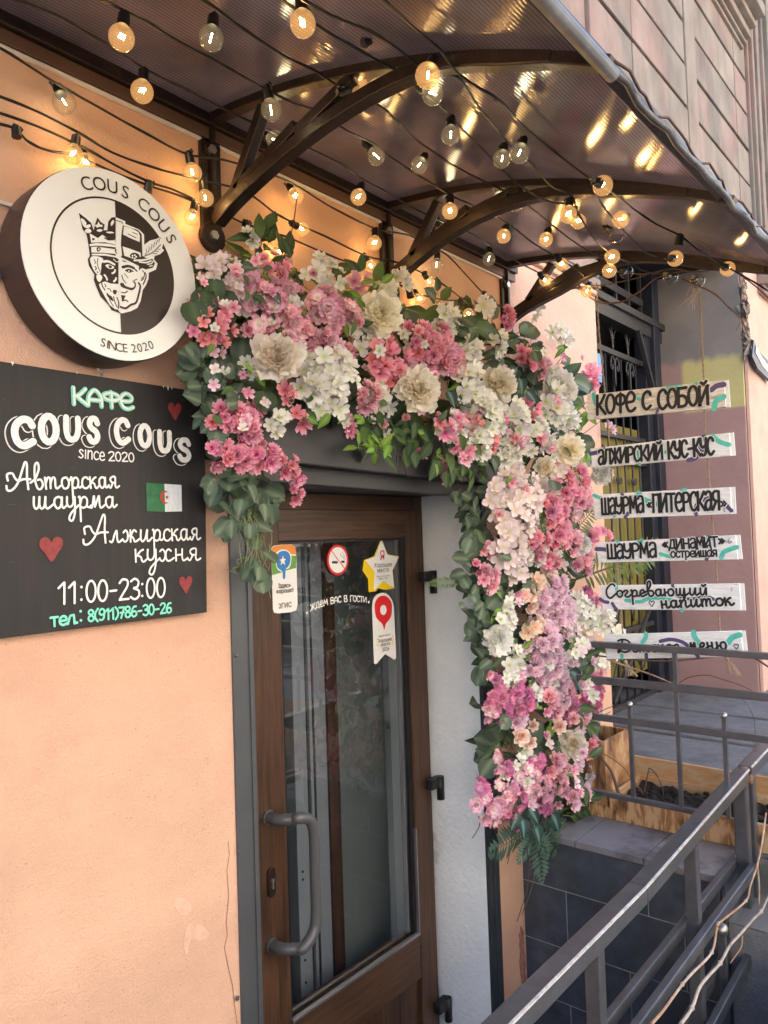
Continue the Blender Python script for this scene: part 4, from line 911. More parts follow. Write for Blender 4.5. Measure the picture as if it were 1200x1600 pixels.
# joined school handwriting: x height 1, baseline 0
CU = {
 'А': (2.0, [[(-.15, .30), (-.10, -.05), (.25, -.05), (.75, .55), (1.25, 1.9), (1.42, 2.3), (1.55, 2.1), (1.50, 1.0), (1.55, .0)], [(-.02, .75), (-.05, 1.25), (.35, 1.35), (.55, .95), (.8, .72), (1.2, .85), (1.75, .85)]]),
 'в': (.95, [[(-.25, .55), (.15, .9), (.48, 1.7), (.42, 2.25), (.18, 2.0), (.12, .9), (.28, .1), (.55, .0), (.75, .38), (.60, .80), (.35, .78)]]),
 'т': (1.35, [[(0, .98), (.05, .0)], [(.03, .45), (.22, .95), (.42, .88), (.42, .05)], [(.42, .45), (.62, .95), (.82, .88), (.84, .20), (.98, .02), (1.25, .25)]]),
 'о': (.82, [[(.42, .98), (.12, .85), (.04, .40), (.22, .02), (.52, .08), (.66, .50), (.52, .92), (.38, .98)], [(.60, .75), (.72, .72), (.82, .85)]]),
 'р': (.95, [[(.02, .95), (.10, .98), (.12, .4), (.12, -1.15)], [(.12, .35), (.26, .85), (.50, .96), (.66, .70), (.60, .20), (.36, .02), (.2, .1)], [(.60, .16), (.80, .06), (.95, .22)]]),
 'с': (.72, [[(.60, .82), (.44, .99), (.16, .88), (.04, .48), (.14, .08), (.42, .0), (.72, .25)]]),
 'к': (.85, [[(.05, 1), (.08, 0)], [(.58, .98), (.38, .85), (.12, .45)], [(.18, .52), (.42, .38), (.50, .08), (.64, .0), (.85, .22)]]),
 'а': (.92, [[(.58, .82), (.36, .99), (.08, .80), (.04, .36), (.24, .0), (.48, .20), (.58, .85)], [(.60, .95), (.58, .3), (.68, .02), (.92, .25)]]),
 'я': (.95, [[(.0, .10), (.15, .0), (.30, .30), (.42, .48)], [(.62, .48), (.32, .48), (.16, .75), (.30, .98), (.62, .98), (.60, .25), (.72, .0), (.98, .15)]]),
 'ш': (1.45, [[(.05, .98), (.03, .30), (.16, .0), (.36, .22), (.44, .98)], [(.44, .98), (.42, .30), (.56, .0), (.76, .22), (.86, .98)], [(.86, .98), (.84, .3), (.98, .0), (1.40, .35)]]),
 'щ': (1.40, [[(.05, .98), (.03, .30), (.16, .0), (.36, .22), (.44, .98)], [(.44, .98), (.42, .30), (.56, .0), (.76, .22), (.86, .98)], [(.86, .98), (.86, -.30), (.74, -.42), (.78, -.15), (1.3, .30)]]),
 'у': (.90, [[(.05, .98), (.04, .40), (.20, .12), (.45, .30), (.60, .98)], [(.62, .98), (.60, -.30), (.40, -1.05), (.16, -.95), (.30, -.45), (.90, .25)]]),
 'м': (1.15, [[(-.1, .05), (.08, .08), (.22, .95), (.26, .98), (.30, .10)], [(.30, .10), (.60, .98), (.66, .98), (.68, .22), (.80, .0), (1.10, .25)]]),
 'л': (.95, [[(-.1, .10), (.08, .04), (.26, .60), (.45, .98), (.48, .3), (.60, .0), (.92, .25)]]),
 'ж': (1.45, [[(.05, .80), (.24, .98), (.40, .70), (.36, .20), (.16, .02), (.02, .15)], [(.62, .98), (.62, .0)], [(1.10, .85), (.90, .98), (.66, .55)], [(.64, .52), (.40, .50), (.64, .5), (.85, .30), (1.0, .0), (1.4, .25)]]),
 'и': (1.05, [[(.05, .98), (.03, .30), (.16, .0), (.40, .25), (.58, .98)], [(.60, .98), (.56, .30), (.68, .0), (1.0, .30)]]),
 'й': (1.05, [[(.05, .98), (.03, .30), (.16, .0), (.40, .25), (.58, .98)], [(.60, .98), (.58, .0)], [(.22, 1.42), (.36, 1.26), (.58, 1.48)]]),
 'х': (1.10, [[(.02, .82), (.20, .98), (.38, .70), (.36, .22), (.18, .0), (.0, .16)], [(.82, .84), (.64, .98), (.46, .76), (.46, .22), (.66, .0), (1.05, .25)]]),
 'н': (1.00, [[(.08, .98), (.10, 0)], [(.10, .48), (.55, .52)], [(.56, .98), (.56, .25), (.68, .0), (.98, .22)]]),
 'С': (1.25, [[(1.1, 1.70), (.95, 2.0), (.55, 1.9), (.12, 1.15), (.10, .35), (.40, -.15), (.80, .10), (1.2, .55)]]),
 'г': (.80, [[(.03, .75), (.18, .98), (.42, .88), (.36, .60), (.12, .28), (.22, .02), (.50, .0), (.78, .3)]]),
 'е': (.78, [[(.05, .35), (.38, .50), (.50, .80), (.34, .99), (.10, .75), (.08, .25), (.30, .0), (.78, .30)]]),
 'ю': (1.25, [[(.06, .98), (.08, 0)], [(.08, .5), (.40, .50)], [(.78, .98), (.50, .85), (.42, .40), (.58, .02), (.86, .08), (1.00, .50), (.88, .92), (.74, .98)]]),
 'п': (1.10, [[(.02, .85), (.10, .98), (.10, .0)], [(.10, .45), (.36, .95), (.58, .88), (.58, .25), (.70, .0), (1.05, .25)]]),
 'Д': (1.55, [[(.55, 1.75), (.35, .9), (.10, .1), (-.10, .0), (.0, .35), (.6, .0), (1.2, .25), (1.45, 1.0), (1.15, 1.75), (.5, 1.95), (.05, 1.75)]]),
 ' ': (.7, []),
}
def write(mb, s, font, p0, p1, h, wd, fr, lift, curs=False, bow=0, slant=0, jit=0):
    """lettering between two baseline points (frame coordinates), h = cap or x height"""
    tot = sum(font[c][0] for c in s); L = math.hypot(p1[0]-p0[0], p1[1]-p0[1]); k = L/tot
    dx, dy = (p1[0]-p0[0])/L, (p1[1]-p0[1])/L; xx = 0; n = 0
    for c in s:
        a, st = font[c]; jy = random.uniform(-jit, jit)*h
        for q in st:
            if curs: q = catmull(q, 5)
            if len(q) == 2 and math.hypot(q[0][0]-q[1][0], q[0][1]-q[1][1]) < .05:
                u, v = (xx+q[0][0])*k, q[0][1]*h+jy
                b = bow*4*(u/L)*(1-u/L); c0 = (p0[0]+dx*u-dy*(v+b), p0[1]+dy*u+dx*(v+b))
                mb.face([(c0[0]+wd*.6*math.cos(R(30*i)), c0[1]+wd*.6*math.sin(R(30*i))) for i in range(12)], fr, lift+n*6e-5)
            else:
                pts = []
                for (x, y) in q:
                    u, v = (xx+x)*k + slant*y*h, y*h+jy; b = bow*4*(u/L)*(1-u/L)
                    pts.append((p0[0]+dx*u-dy*(v+b), p0[1]+dy*u+dx*(v+b)))
                mb.ribbon(pts, wd, fr, lift+n*6e-5)
            n += 1
        xx += a
    return mb
HEART = [(0, .28), (.12, .46), (.30, .50), (.46, .36), (.44, .10), (.25, -.18), (0, -.52), (-.27, -.16), (-.46, .10), (-.44, .38), (-.26, .50), (-.10, .44)]

# ================================================================ BLACK HAND PAINTED BOARD
BY = -.020
bd = thing('painted_board', 'black board hand painted with COUS COUS, opening hours and a green and white flag', 'sign', (.70, 0, 1.44))
c = [at(-60, 557, 1, BY), at(320, 613, 1, BY), at(324, 957, 1, BY), at(-60, 1005, 1, BY)]
fB = lambda u, v, h: V(u, BY-h, v)
xl = .505; qb = [(xl, 1.938), (1.041, 1.938), (1.033, 1.448), (xl, 1.444)]
MB().prism(qb, lambda u, v, h: V(u, -h, v), .003, .0195).build('panel', M_board, bd, bevel=.001)
def bp(x, y): p = at(x, y, 1, BY); return (p.x, p.z)
PXM = 1/735.                                   # metres per picture pixel near the board, for pen widths
def px(n): return n*.00115
H0 = .0012
mb = MB(); write(mb, 'Кафе'.replace('К', 'К'), {**BL, 'а': BL['А'], 'е': BL['Е']}, bp(113, 631), bp(208, 640), .031, .0095, fB, H0); mb.build('mint_lettering', M_mint, bd)
mb = MB(); write(mb, 'Кафе', {**BL, 'а': BL['А'], 'е': BL['Е']}, bp(113, 631), bp(208, 640), .031, .0042, fB, H0+.0025); mb.build('white_lettering', M_white, bd)
big = [('C', 16, 56, 648, 703), ('O', 58, 92, 643, 698), ('U', 97, 126, 647, 693), ('S', 133, 156, 648, 696), ('C', 176, 204, 650, 698), ('O', 213, 237, 659, 703), ('U', 244, 268, 670, 710), ('S', 275, 298, 682, 724)]
for nm, m_, w_, sh, lf in (('outline_lettering', M_white, .0168, .0075, 0), ('outline_inner', M_board, .0135, .0072, .003), ('main_gap', M_board, .0150, 0, .0045), ('name_lettering', M_white, .0118, 0, .0065)):
    mb = MB()
    for i, (ch, x0, x1, y0, y1) in enumerate(big):
        a, st = BL[ch]; A = bp(x0, y0); B = bp(x1, y1)
        inx = .006
        tilt = 0
        for q in st:
            xs_ = [p[0] for s_ in st for p in s_]; mn, mx_ = min(xs_), max(xs_)
            pts = [(A[0]+inx+(x-mn)/(mx_-mn)*(B[0]-A[0]-2*inx) - sh, B[1]+inx+y*(A[1]-B[1]-2*inx) - sh*.55) for x, y in q]
            ww = w_*(1.15 if i < 2 else 1)
            mb.ribbon(pts, ww, fB, H0*.5+lf*.35+i*1e-5)
    mb.build(nm, m_, bd)
mb = MB()
write(mb, 'since', BL, bp(122, 715), bp(164, 720), .030, .0026, fB, H0)
write(mb, '2020', BL, bp(169, 720), bp(210, 722), .0185, .0028, fB, H0)
mb.build('since_lettering', M_white, bd)
mb = MB()
write(mb, 'Авторская', CU, bp(13, 765), bp(185, 762), .0215, .0040, fB, H0, True)
write(mb, 'шаурма', CU, bp(52, 795), bp(182, 793), .0220, .0040, fB, H0, True)
write(mb, 'Алжирская', CU, bp(133, 849), bp(312, 843), .0240, .0040, fB, H0, True)
write(mb, 'кухня', CU, bp(210, 878), bp(312, 875), .0250, .0040, fB, H0, True)
mb.build('script_lettering', M_white, bd)
mb = MB(); write(mb, '11:00-23:00', {**BL, '1': (.40, BL['1'][1])}, bp(91, 944), bp(259, 933), .0415, .0044, fB, H0); mb.build('hours_lettering', M_white, bd)
mb = MB(); write(mb, 'тел.:', BL, bp(79, 979), bp(131, 972), .030, .0046, fB, H0); write(mb, '8(911)786-30-26', BL, bp(137, 971), bp(268, 957), .0215, .0040, fB, H0); mb.build('phone_lettering', M_mint, bd)
for (hx, hy, s) in ((273, 643, 26), (80, 858, 32), (290, 914, 26)):
    o_ = bp(hx, hy); mb = MB(); mb.face(catmull([(o_[0]+x*s*.00135*(1 if hx > 200 else 1.1), o_[1]+y*s*.00142) for x, y in HEART], 4, True), fB, .001); mb.build('heart', M_red, bd)
fx0, fz1 = bp(228, 755); fx1, fz0 = bp(284, 799); fxm = bp(257, 777)[0]
MB().face([(fx0, fz0), (fxm, fz0-.001), (fxm, fz1), (fx0, fz1+.0005)], fB, .001).build('flag_hoist', M_flagg, bd)
MB().face([(fxm, fz0-.001), (fx1, fz0), (fx1, fz1-.001), (fxm, fz1)], fB, .001).build('flag_fly', M_flagw, bd)
fc = bp(257, 777)
cres = E_(fc[0], fc[1], .0118, .0140, 50, 310, 20) + E_(fc[0]+.0035, fc[1], .0088, .0112, 300, 60, 16)
mb = MB(); mb.face(cres, fB, .0022)
mb.face([(fc[0]+.0045+.0052*(1 if i % 2 == 0 else .42)*math.cos(R(162+36*i)), fc[1]+.006*(1 if i % 2 == 0 else .42)*math.sin(R(162+36*i))) for i in range(10)], fB, .0024); mb.build('crescent_and_star', M_flagr, bd)
for x_, y_, w_ in ((19, 566, .006), (255, 603.5, .004), (262, 605, .007), (268, 606, .004), (120, 582, .003)):
    a_ = bp(x_, y_); MB().face([(a_[0]-w_*.4, a_[1]+.001), (a_[0]+w_*.5, a_[1]+.001), (a_[0]+w_*.1, a_[1]-w_*1.1), (a_[0]-w_*.2, a_[1]-w_*.5)], fB, .0006).build('edge_chip', M_plank, bd)
for k in range(14):
    a_ = (random.uniform(.58, 1.02), random.uniform(1.47, 1.92)); an = random.uniform(-.3, .3); L_s = random.uniform(.004, .022)
    MB().ribbon([a_, (a_[0]+L_s*math.cos(an), a_[1]+L_s*math.sin(an))], .0005, fB, .0003).build('scratch', M_soffit, bd)
# hook and wire that carry the board
hk = at(157, 577, 1, -.012)
MB().tube([(hk.x+.008*math.cos(t), -.016, hk.z+.008*math.sin(t)) for t in [i*.5 for i in range(12)]], .002, 6).tube([(hk.x, -.016, hk.z-.006), (hk.x+.001, -.016, hk.z-.026)], .0016, 6).build('hook', M_bead, bd)

# ================================================================ ROUND LIGHT BOX SIGN
SCX, SCZ, SRR, SY = .782, 2.138, .183, -.100
rs = thing('round_sign', 'round white lightbox sign with a crowned half face, lettered COUS COUS SINCE 2020', 'sign', (SCX, 0, SCZ))
circ = lambda r, n=72: [(SCX+r*math.cos(2*math.pi*i/n), SCZ+r*math.sin(2*math.pi*i/n)) for i in range(n)]
MB().prism(circ(SRR), lambda u, v, h: V(u, -h, v), .012, -SY-.003).build('case', M_case, rs, bevel=.002)
fS = lambda u, v, h: V(u, SY-h, v)
MB().prism(circ(SRR-.0015), lambda u, v, h: V(u, -h, v), -SY-.0029, -SY).build('face_disc', M_acryl, rs)
def sp_(x, y): p = at(x, y, 1, SY); return (p.x, p.z)
# inner ring and dark half
ic = sp_(166, 411)
ic = (SCX-.001, SCZ-.002); RI = .128
MB().ribbon([(ic[0]+RI*math.cos(2*math.pi*i/90), ic[1]+RI*math.sin(2*math.pi*i/90)) for i in range(90)], .0035, fS, .0004, True).build('ring_line', M_brown, rs)
ht = sp_(179, 308); hb = sp_(189, 520)
a0 = math.atan2(ht[1]-ic[1], ht[0]-ic[0]); a1 = math.atan2(hb[1]-ic[1], hb[0]-ic[0])
MB().face([(ic[0]+RI*math.cos(a1+(a0-a1)*i/50), ic[1]+RI*math.sin(a1+(a0-a1)*i/50)) for i in range(51)], fS, .0006).build('dark_half', M_brown, rs)
def lg(L): return [sp_(110+x*.13333, 320+y*.13333) for x, y in L]
lay = [0]
def logo(m_, *items):
    """items: ('f', pts) filled, ('l', width, pts) pen line, ('s', width, pts) smooth pen line, ('g', pts) smooth filled"""
    mb = MB()
    for it in items:
        lay[0] += 1; h = .0009+lay[0]*2.2e-5
        if it[0] == 'f': mb.face(lg(it[1]), fS, h)
        elif it[0] == 'g': mb.face(catmull(lg(it[1]), 4, True), fS, h)
        elif it[0] == 'l': mb.ribbon(lg(it[2]), it[1]*.000175, fS, h)
        else: mb.ribbon(catmull(lg(it[2]), 4), it[1]*.000175, fS, h)
    mb.build('emblem', m_, rs)
# halo of the right half, then the dark outline of the left half
logo(M_acryl, ('f', [(525, 145), (640, 195), (640, 225), (800, 290), (860, 350), (862, 470), (930, 420), (1010, 400), (1060, 375), (1090, 440), (1070, 510), (1095, 535), (1050, 580), (985, 600), (975, 640), (1018, 690), (1000, 760), (915, 798), (912, 870), (885, 940), (845, 1000), (820, 1130), (780, 1210), (700, 1250), (595, 1275), (560, 1240), (555, 640), (525, 600)]))
logo(M_brown, ('f', [(95, 95), (180, 160), (240, 215), (270, 300), (285, 230), (315, 150), (350, 200), (400, 235), (385, 300), (430, 300), (440, 200), (480, 150), (528, 145), (528, 620), (560, 640), (560, 1240), (590, 1280), (480, 1235), (440, 1170), (350, 1080), (300, 960), (270, 880), (280, 820), (215, 720), (200, 640), (225, 600), (210, 480), (185, 340), (140, 290), (120, 200)]))
# crown
logo(M_acryl, ('g', [(118, 165), (150, 170), (185, 215), (180, 240), (225, 230), (232, 262), (190, 275), (160, 262), (135, 225)]),
     ('g', [(168, 300), (205, 278), (240, 300), (238, 322), (205, 333), (172, 322)]), ('g', [(282, 240), (310, 232), (325, 200), (345, 232), (375, 240), (365, 262), (340, 258), (310, 270)]),
     ('g', [(302, 302), (340, 286), (375, 300), (340, 320)]), ('g', [(470, 215), (495, 180), (510, 200), (490, 240), (475, 250)]), ('g', [(412, 322), (470, 315), (510, 330), (460, 338)]),
     ('f', [(222, 335), (262, 360), (320, 392), (370, 352), (400, 372), (440, 410), (500, 420), (520, 402), (528, 470), (400, 440), (240, 445)]),
     ('f', [(222, 462), (300, 450), (440, 458), (535, 478), (528, 500), (440, 490), (300, 480), (222, 488)]),
     ('f', [(240, 498), (300, 492), (520, 522), (540, 580), (400, 565), (242, 560)]), ('f', [(245, 575), (400, 574), (600, 615), (590, 630), (400, 598), (248, 594)]))
logo(M_brown, ('g', [(310, 500), (345, 505), (350, 530), (320, 552), (304, 528)]), ('g', [(520, 525), (555, 530), (566, 570), (540, 574), (520, 555)]), ('l', 14, [(255, 400), (275, 402), (258, 412)]), ('l', 16, [(400, 392), (440, 412), (510, 410)]))
logo(M_acryl, ('g', [(325, 512), (338, 520), (330, 535), (318, 528)]), ('g', [(533, 540), (545, 545), (545, 562), (532, 552)]))
# king face
logo(M_acryl, ('g', [(225, 640), (255, 605), (330, 610), (380, 640), (360, 700), (355, 760), (340, 815), (305, 815), (265, 760), (240, 700)]),
     ('g', [(300, 830), (350, 822), (370, 860), (340, 905), (312, 885)]), ('f', [(345, 920), (400, 900), (470, 925), (560, 930), (560, 1230), (520, 1225), (460, 1180), (400, 1080), (350, 990), (330, 940)]),
     ('s', 26, [(385, 668), (440, 665), (510, 700)]), ('g', [(405, 715), (440, 700), (505, 728), (495, 750), (450, 752)]), ('s', 20, [(520, 765), (510, 792), (485, 805)]), ('s', 22, [(395, 825), (415, 850), (425, 880)]), ('s', 20, [(505, 900), (525, 880), (530, 860)]), ('l', 10, [(500, 640), (530, 668), (560, 672)]))
logo(M_brown, ('g', [(440, 715), (475, 718), (480, 738), (455, 745)]), ('s', 9, [(275, 645), (288, 670), (282, 690)]), ('s', 9, [(318, 630), (310, 700), (340, 780)]), ('l', 14, [(312, 790), (318, 795)]), ('s', 12, [(285, 725), (298, 745), (290, 765)]),
     ('s', 14, [(360, 915), (372, 960), (400, 1000)]), ('s', 10, [(395, 930), (410, 950), (402, 965)]), ('g', [(500, 1000), (540, 1010), (520, 1055), (492, 1030)]), ('g', [(420, 1030), (450, 1060), (480, 1080), (500, 1130), (470, 1120), (425, 1070)]),
     ('s', 12, [(500, 1080), (515, 1140), (540, 1200)]), ('s', 10, [(450, 1110), (480, 1165), (500, 1190)]), ('s', 14, [(540, 1090), (560, 1150), (555, 1215)]), ('s', 10, [(430, 985), (455, 990), (470, 1020)]))
# gentleman: hat
logo(M_brown, ('f', [(528, 180), (600, 200), (612, 225), (600, 240), (790, 300), (830, 350), (838, 600), (880, 625), (960, 640), (985, 690), (960, 740), (880, 760), (840, 745), (790, 760), (800, 720), (740, 690), (640, 640), (590, 620)]))
logo(M_acryl, ('f', [(530, 190), (595, 210), (608, 240), (590, 360), (585, 470), (600, 600), (570, 600), (535, 560)]), ('f', [(622, 252), (700, 275), (790, 320), (810, 370), (806, 440), (700, 395), (610, 350)]),
     ('f', [(605, 490), (700, 520), (815, 565), (820, 610), (760, 640), (700, 625), (625, 600)]), ('s', 18, [(740, 655), (850, 650), (930, 632)]), ('s', 16, [(800, 672), (880, 680), (940, 660)]), ('s', 12, [(895, 700), (945, 690), (965, 660)]), ('s', 10, [(920, 722), (955, 715)]))
logo(M_brown, ('l', 10, [(668, 345), (760, 390)]), ('l', 9, [(722, 325), (775, 350)]), ('g', [(690, 600), (715, 570), (760, 565), (800, 590), (800, 630), (730, 640)]))
logo(M_acryl, *[('g', [(740+24*math.cos(k*1.26)-8, 612+20*math.sin(k*1.26)-8), (740+24*math.cos(k*1.26)+8, 612+20*math.sin(k*1.26)-8), (740+24*math.cos(k*1.26)+8, 612+20*math.sin(k*1.26)+8), (740+24*math.cos(k*1.26)-8, 612+20*math.sin(k*1.26)+8)]) for k in range(5)])
logo(M_brown, *[('s', 7, [(870+i*32, 590-i*30), (885+i*30, 560-i*30), (880+i*34, 520-i*26)]) for i in range(6)], ('s', 9, [(860, 605), (960, 560), (1050, 470)]), *[('s', 6, [(960+i*28, 575-i*24), (1010+i*18, 575-i*26)]) for i in range(3)])
# gentleman: face
logo(M_acryl, ('f', [(562, 650), (620, 650), (730, 690), (795, 725), (800, 765), (840, 745), (875, 790), (880, 850), (850, 930), (815, 960), (800, 1060), (770, 1150), (700, 1190), (640, 1220), (590, 1215), (575, 1180), (572, 920)]))
logo(M_brown, ('s', 30, [(605, 735), (670, 722), (735, 745)]), ('s', 18, [(735, 745), (770, 780)]), ('s', 16, [(640, 775), (680, 762), (725, 785)]), ('g', [(650, 770), (690, 765), (712, 785), (690, 800), (655, 790)]), ('s', 12, [(605, 660), (640, 670)]),
     ('s', 12, [(595, 830), (610, 880), (640, 920)]), ('l', 9, [(625, 810), (665, 860)]), ('g', [(575, 925), (610, 920), (640, 955), (720, 975), (745, 935), (715, 895), (755, 915), (755, 970), (715, 1005), (650, 990), (590, 965)]),
     ('s', 12, [(590, 1030), (630, 1035), (660, 1015)]), ('f', [(585, 1060), (640, 1068), (615, 1120), (595, 1130)]), ('s', 14, [(600, 1130), (640, 1120), (665, 1140)]), ('s', 22, [(580, 1200), (640, 1215), (700, 1175), (760, 1150), (790, 1060), (810, 960), (790, 920)]),
     ('s', 12, [(835, 775), (860, 810), (845, 870), (820, 890)]), ('s', 10, [(735, 892), (770, 878)]), ('s', 14, [(868, 800), (878, 850), (845, 935)]), ('s', 18, [(800, 760), (806, 740)]), ('s', 10, [(835, 850), (825, 870)]))
logo(M_acryl, ('g', [(668, 775), (685, 775), (684, 790), (670, 788)]))
# ring text, plain sans letters set one by one on the circle
def glyph(ch, size, m_, parent, mtx, name='lettering'):
    cu = bpy.data.curves.new('t', 'FONT'); cu.body = ch; cu.size = size; cu.align_x = 'CENTER'; cu.resolution_u = 4
    ob = bpy.data.objects.new('t', cu); COL.objects.link(ob); dg = bpy.context.evaluated_depsgraph_get(); dg.update()
    me = bpy.data.meshes.new_from_object(ob.evaluated_get(dg)); bpy.data.objects.remove(ob); bpy.data.curves.remove(cu)
    me.name = name; me.transform(mtx); me.materials.clear(); me.materials.append(m_); me.update()
    return link(name, me, parent)
FACE = Matrix(((1, 0, 0, 0), (0, 0, -1, 0), (0, 1, 0, 0), (0, 0, 0, 1)))     # text plane XY -> wall plane XZ, facing -y
def ring_text(s, r, a0, a1, size, inner):
    n = len(s); wd = {'I': .45, ' ': .5, 'E': .85}
    w_ = [wd.get(c_, 1) for c_ in s]; t = sum(w_); acc = 0
    for c_, ww in zip(s, w_):
        a = R(a0+(a1-a0)*(acc+ww/2)/t); acc += ww
        if c_ == ' ': continue
        rot = a-math.pi/2 if not inner else a+math.pi/2
        M_ = Matrix.Translation((SCX+r*math.cos(a), SY-.0012, SCZ+r*math.sin(a))) @ FACE @ Matrix.Rotation(rot, 4, 'Z')
        glyph(c_, size, M_brown, rs, M_)
ring_text('COUS COUS', .1395, 118, 30, .036, False)
ring_text('SINCE 2020', .166, 256, 299, .024, True)
MB().bar((.55, -.006, 2.232), (.66, -.006, 2.236), .006, .006).build('white_power_cable', flat('white_cable', (.6, .58, .54), .5), rs)
MB().prism([(.592+.012*math.cos(t), 2.100+.012*math.sin(t)) for t in [i*.6 for i in range(10)]], lambda u, v, h: V(u, -h, v), .0, .014).build('mounting_lug', M_rail, rs)
MB().tube([(.958, -.03, 2.02), (.985, -.02, 1.97), (1.01, -.008, 1.94)], .0012, 5).build('tie_wire', M_bead, rs)

# ================================================================ ENTRANCE DOOR
DY = .21
dr = thing('entrance_door', 'brown wood-grain glazed door with a grey pull handle and stickers on the glass', 'door', (1.75, DY, -.30))
def pr_(name, a, b, m_, bev=.002, par=dr): return MB().box(a, b).build(name, m_, par, bevel=bev)
fz = DZ-.002
pr_('frame', (1.118, DY+.006, -.30), (1.300, DY+.07, fz), M_door); pr_('frame', (2.085, DY+.006, -.30), (2.147, DY+.07, fz), M_door); pr_('frame', (1.3005, DY+.006, 1.675), (2.0845, DY+.07, fz), M_doorh)
GX0, GX1, GZ0, GZ1 = 1.445, 2.028, .268, 1.598
pr_('stile', (1.302, DY-.014, -.27), (GX0, DY+.05, 1.692), M_door, .003); pr_('stile', (GX1, DY-.014, -.27), (2.112, DY+.05, 1.692), M_door, .003)
pr_('top_rail', (GX0+.0005, DY-.0138, GZ1), (GX1-.0005, DY+.05, 1.691), M_doorh, .003); pr_('middle_rail', (GX0+.0005, DY-.0138, .125), (GX1-.0005, DY+.05, GZ0), M_doorh, .003)
pr_('bottom_rail', (GX0+.0005, DY-.0138, -.27), (GX1-.0005, DY+.05, -.14), M_doorh, .003)
for k in range(6):
    x0 = GX0+k*(GX1-GX0)/6; pr_('panel_board', (x0+.0015, DY+.002, -.1395), (x0+(GX1-GX0)/6-.0015, DY+.03, .1245), M_door, .002)
for a, b in (((GX0, DY-.004, GZ0), (GX0+.012, DY+.012, GZ1)), ((GX1-.014, DY-.004, GZ0), (GX1, DY+.012, GZ1)), ((GX0+.012, DY-.004, GZ1-.008), (GX1-.014, DY+.012, GZ1))): pr_('gasket', a, b, M_rubber, 0)
pr_('sill_bead', (GX0+.001, DY-.018, GZ0), (GX1-.001, DY-.004, GZ0+.010), M_bead, .002); pr_('side_bead', (GX1-.006, DY-.017, GZ0+.01), (GX1-.001, DY-.005, .62), M_bead, .001)
gl = MB(); gl.add([(GX0+.012, DY+.004, GZ0), (GX1-.014, DY+.004, GZ0), (GX1-.014, DY+.004, GZ1-.008), (GX0+.012, DY+.004, GZ1-.008)], [(0, 1, 2, 3)]); gl.build('glass_pane', M_glass, dr)
pr_('spacer_bar', (GX1-.030, DY+.010, GZ0), (GX1-.024, DY+.022, GZ1), M_bead, 0)
# pull handle: offset D bar
HB = mat('grey_handle_coating', (.095, .098, .105), .28, .1, var=.05)
h1 = V(1.376, DY-.014, .853); h2 = V(1.376, DY-.014, .512)
hx = at(492, 1370, 1, DY-.10).x
pp = [h1, h1+V(.004, -.040, 0), h1+V(.030, -.072, 0), V(hx-.055, DY-.100, .858), V(hx-.016, DY-.102, .842), V(hx, DY-.102, .800), V(hx, DY-.102, .70), V(hx, DY-.102, .600), V(hx-.010, DY-.102, .545), V(hx-.05, DY-.10, .515), h2+V(.030, -.072, 0), h2+V(.004, -.040, 0), h2]
hd = MB().tube(catmull([tuple(p) for p in pp], 6), .0155, 16).build('pull_handle', HB, dr)
for h_ in (h1, h2): MB().tube([h_+V(0, .004, 0), h_+V(0, -.008, 0)], .020, 18, smooth=False).build('handle_collar', HB, hd)
lk = at(423, 1378, 1, DY-.014)
oval = [(lk.x+.0135*math.cos(t), lk.z+(.026 if math.sin(t) > 0 else -.026)+.0135*math.sin(t)) for t in [2*math.pi*i/24 for i in range(24)]]
lo = MB().prism(oval, lambda u, v, h: V(u, DY-.014-h, v), 0, .007).build('lock_plate', flat('dark_brown_lock_plate', (.022, .012, .010), .3), dr, bevel=.0015)
key = [(lk.x+.0055*math.cos(t), lk.z+.006+.0055*math.sin(t)) for t in [R(-60+300*i/12) for i in range(13)]]+[(lk.x-.003, lk.z-.016), (lk.x+.003, lk.z-.016)]
MB().prism(key, lambda u, v, h: V(u, DY-.021-h, v), -.0005, .004).build('lock_cylinder', M_bead, lo)
for hz in (1.445, .735, -.015):
    hg = MB().box((2.085, DY-.045, hz-.002), (2.148, DY-.0145, hz+.032)).build('hinge', M_rubber, dr, bevel=.004)
    MB().tube([(2.137, DY-.040, hz-.045), (2.137, DY-.040, hz+.034)], .013, 12).build('hinge_barrel', M_rubber, hg)
# stickers on the glass
fG = lambda u, v, h: V(u, GP[0]-h, v)
GP = [DY-.0148]
def dp(x, y): p = at(x, y, 1, GP[0]); return (p.x, p.z)
M_sw = flat('sticker_white', (.78, .78, .76), .45, var=.02); M_or = flat('sticker_orange', (.75, .26, .03), .45, var=.02); M_gn = flat('sticker_green', (.10, .32, .035), .45, var=.02)
M_bl = flat('sticker_blue', (.02, .19, .52), .45, var=.02); M_rd = flat('sticker_red', (.68, .015, .02), .45, var=.02); M_ye = flat('sticker_yellow', (.82, .58, .01), .45, var=.02); M_bk = flat('sticker_black', (.015, .015, .015), .45)
def zc(L, f=1200/230.): return [dp(410+x/f, 830+y/f) for x, y in L]
def sticker(label, pts, base, *layers):
    s_ = MB().prism(pts, fG, 0, .0006).build('sticker', base, dr); s_['label'] = label
    for k, (m_, L) in enumerate(layers): MB().face(L, fG, .0009+k*.0002).build('print', m_, s_)
    return s_
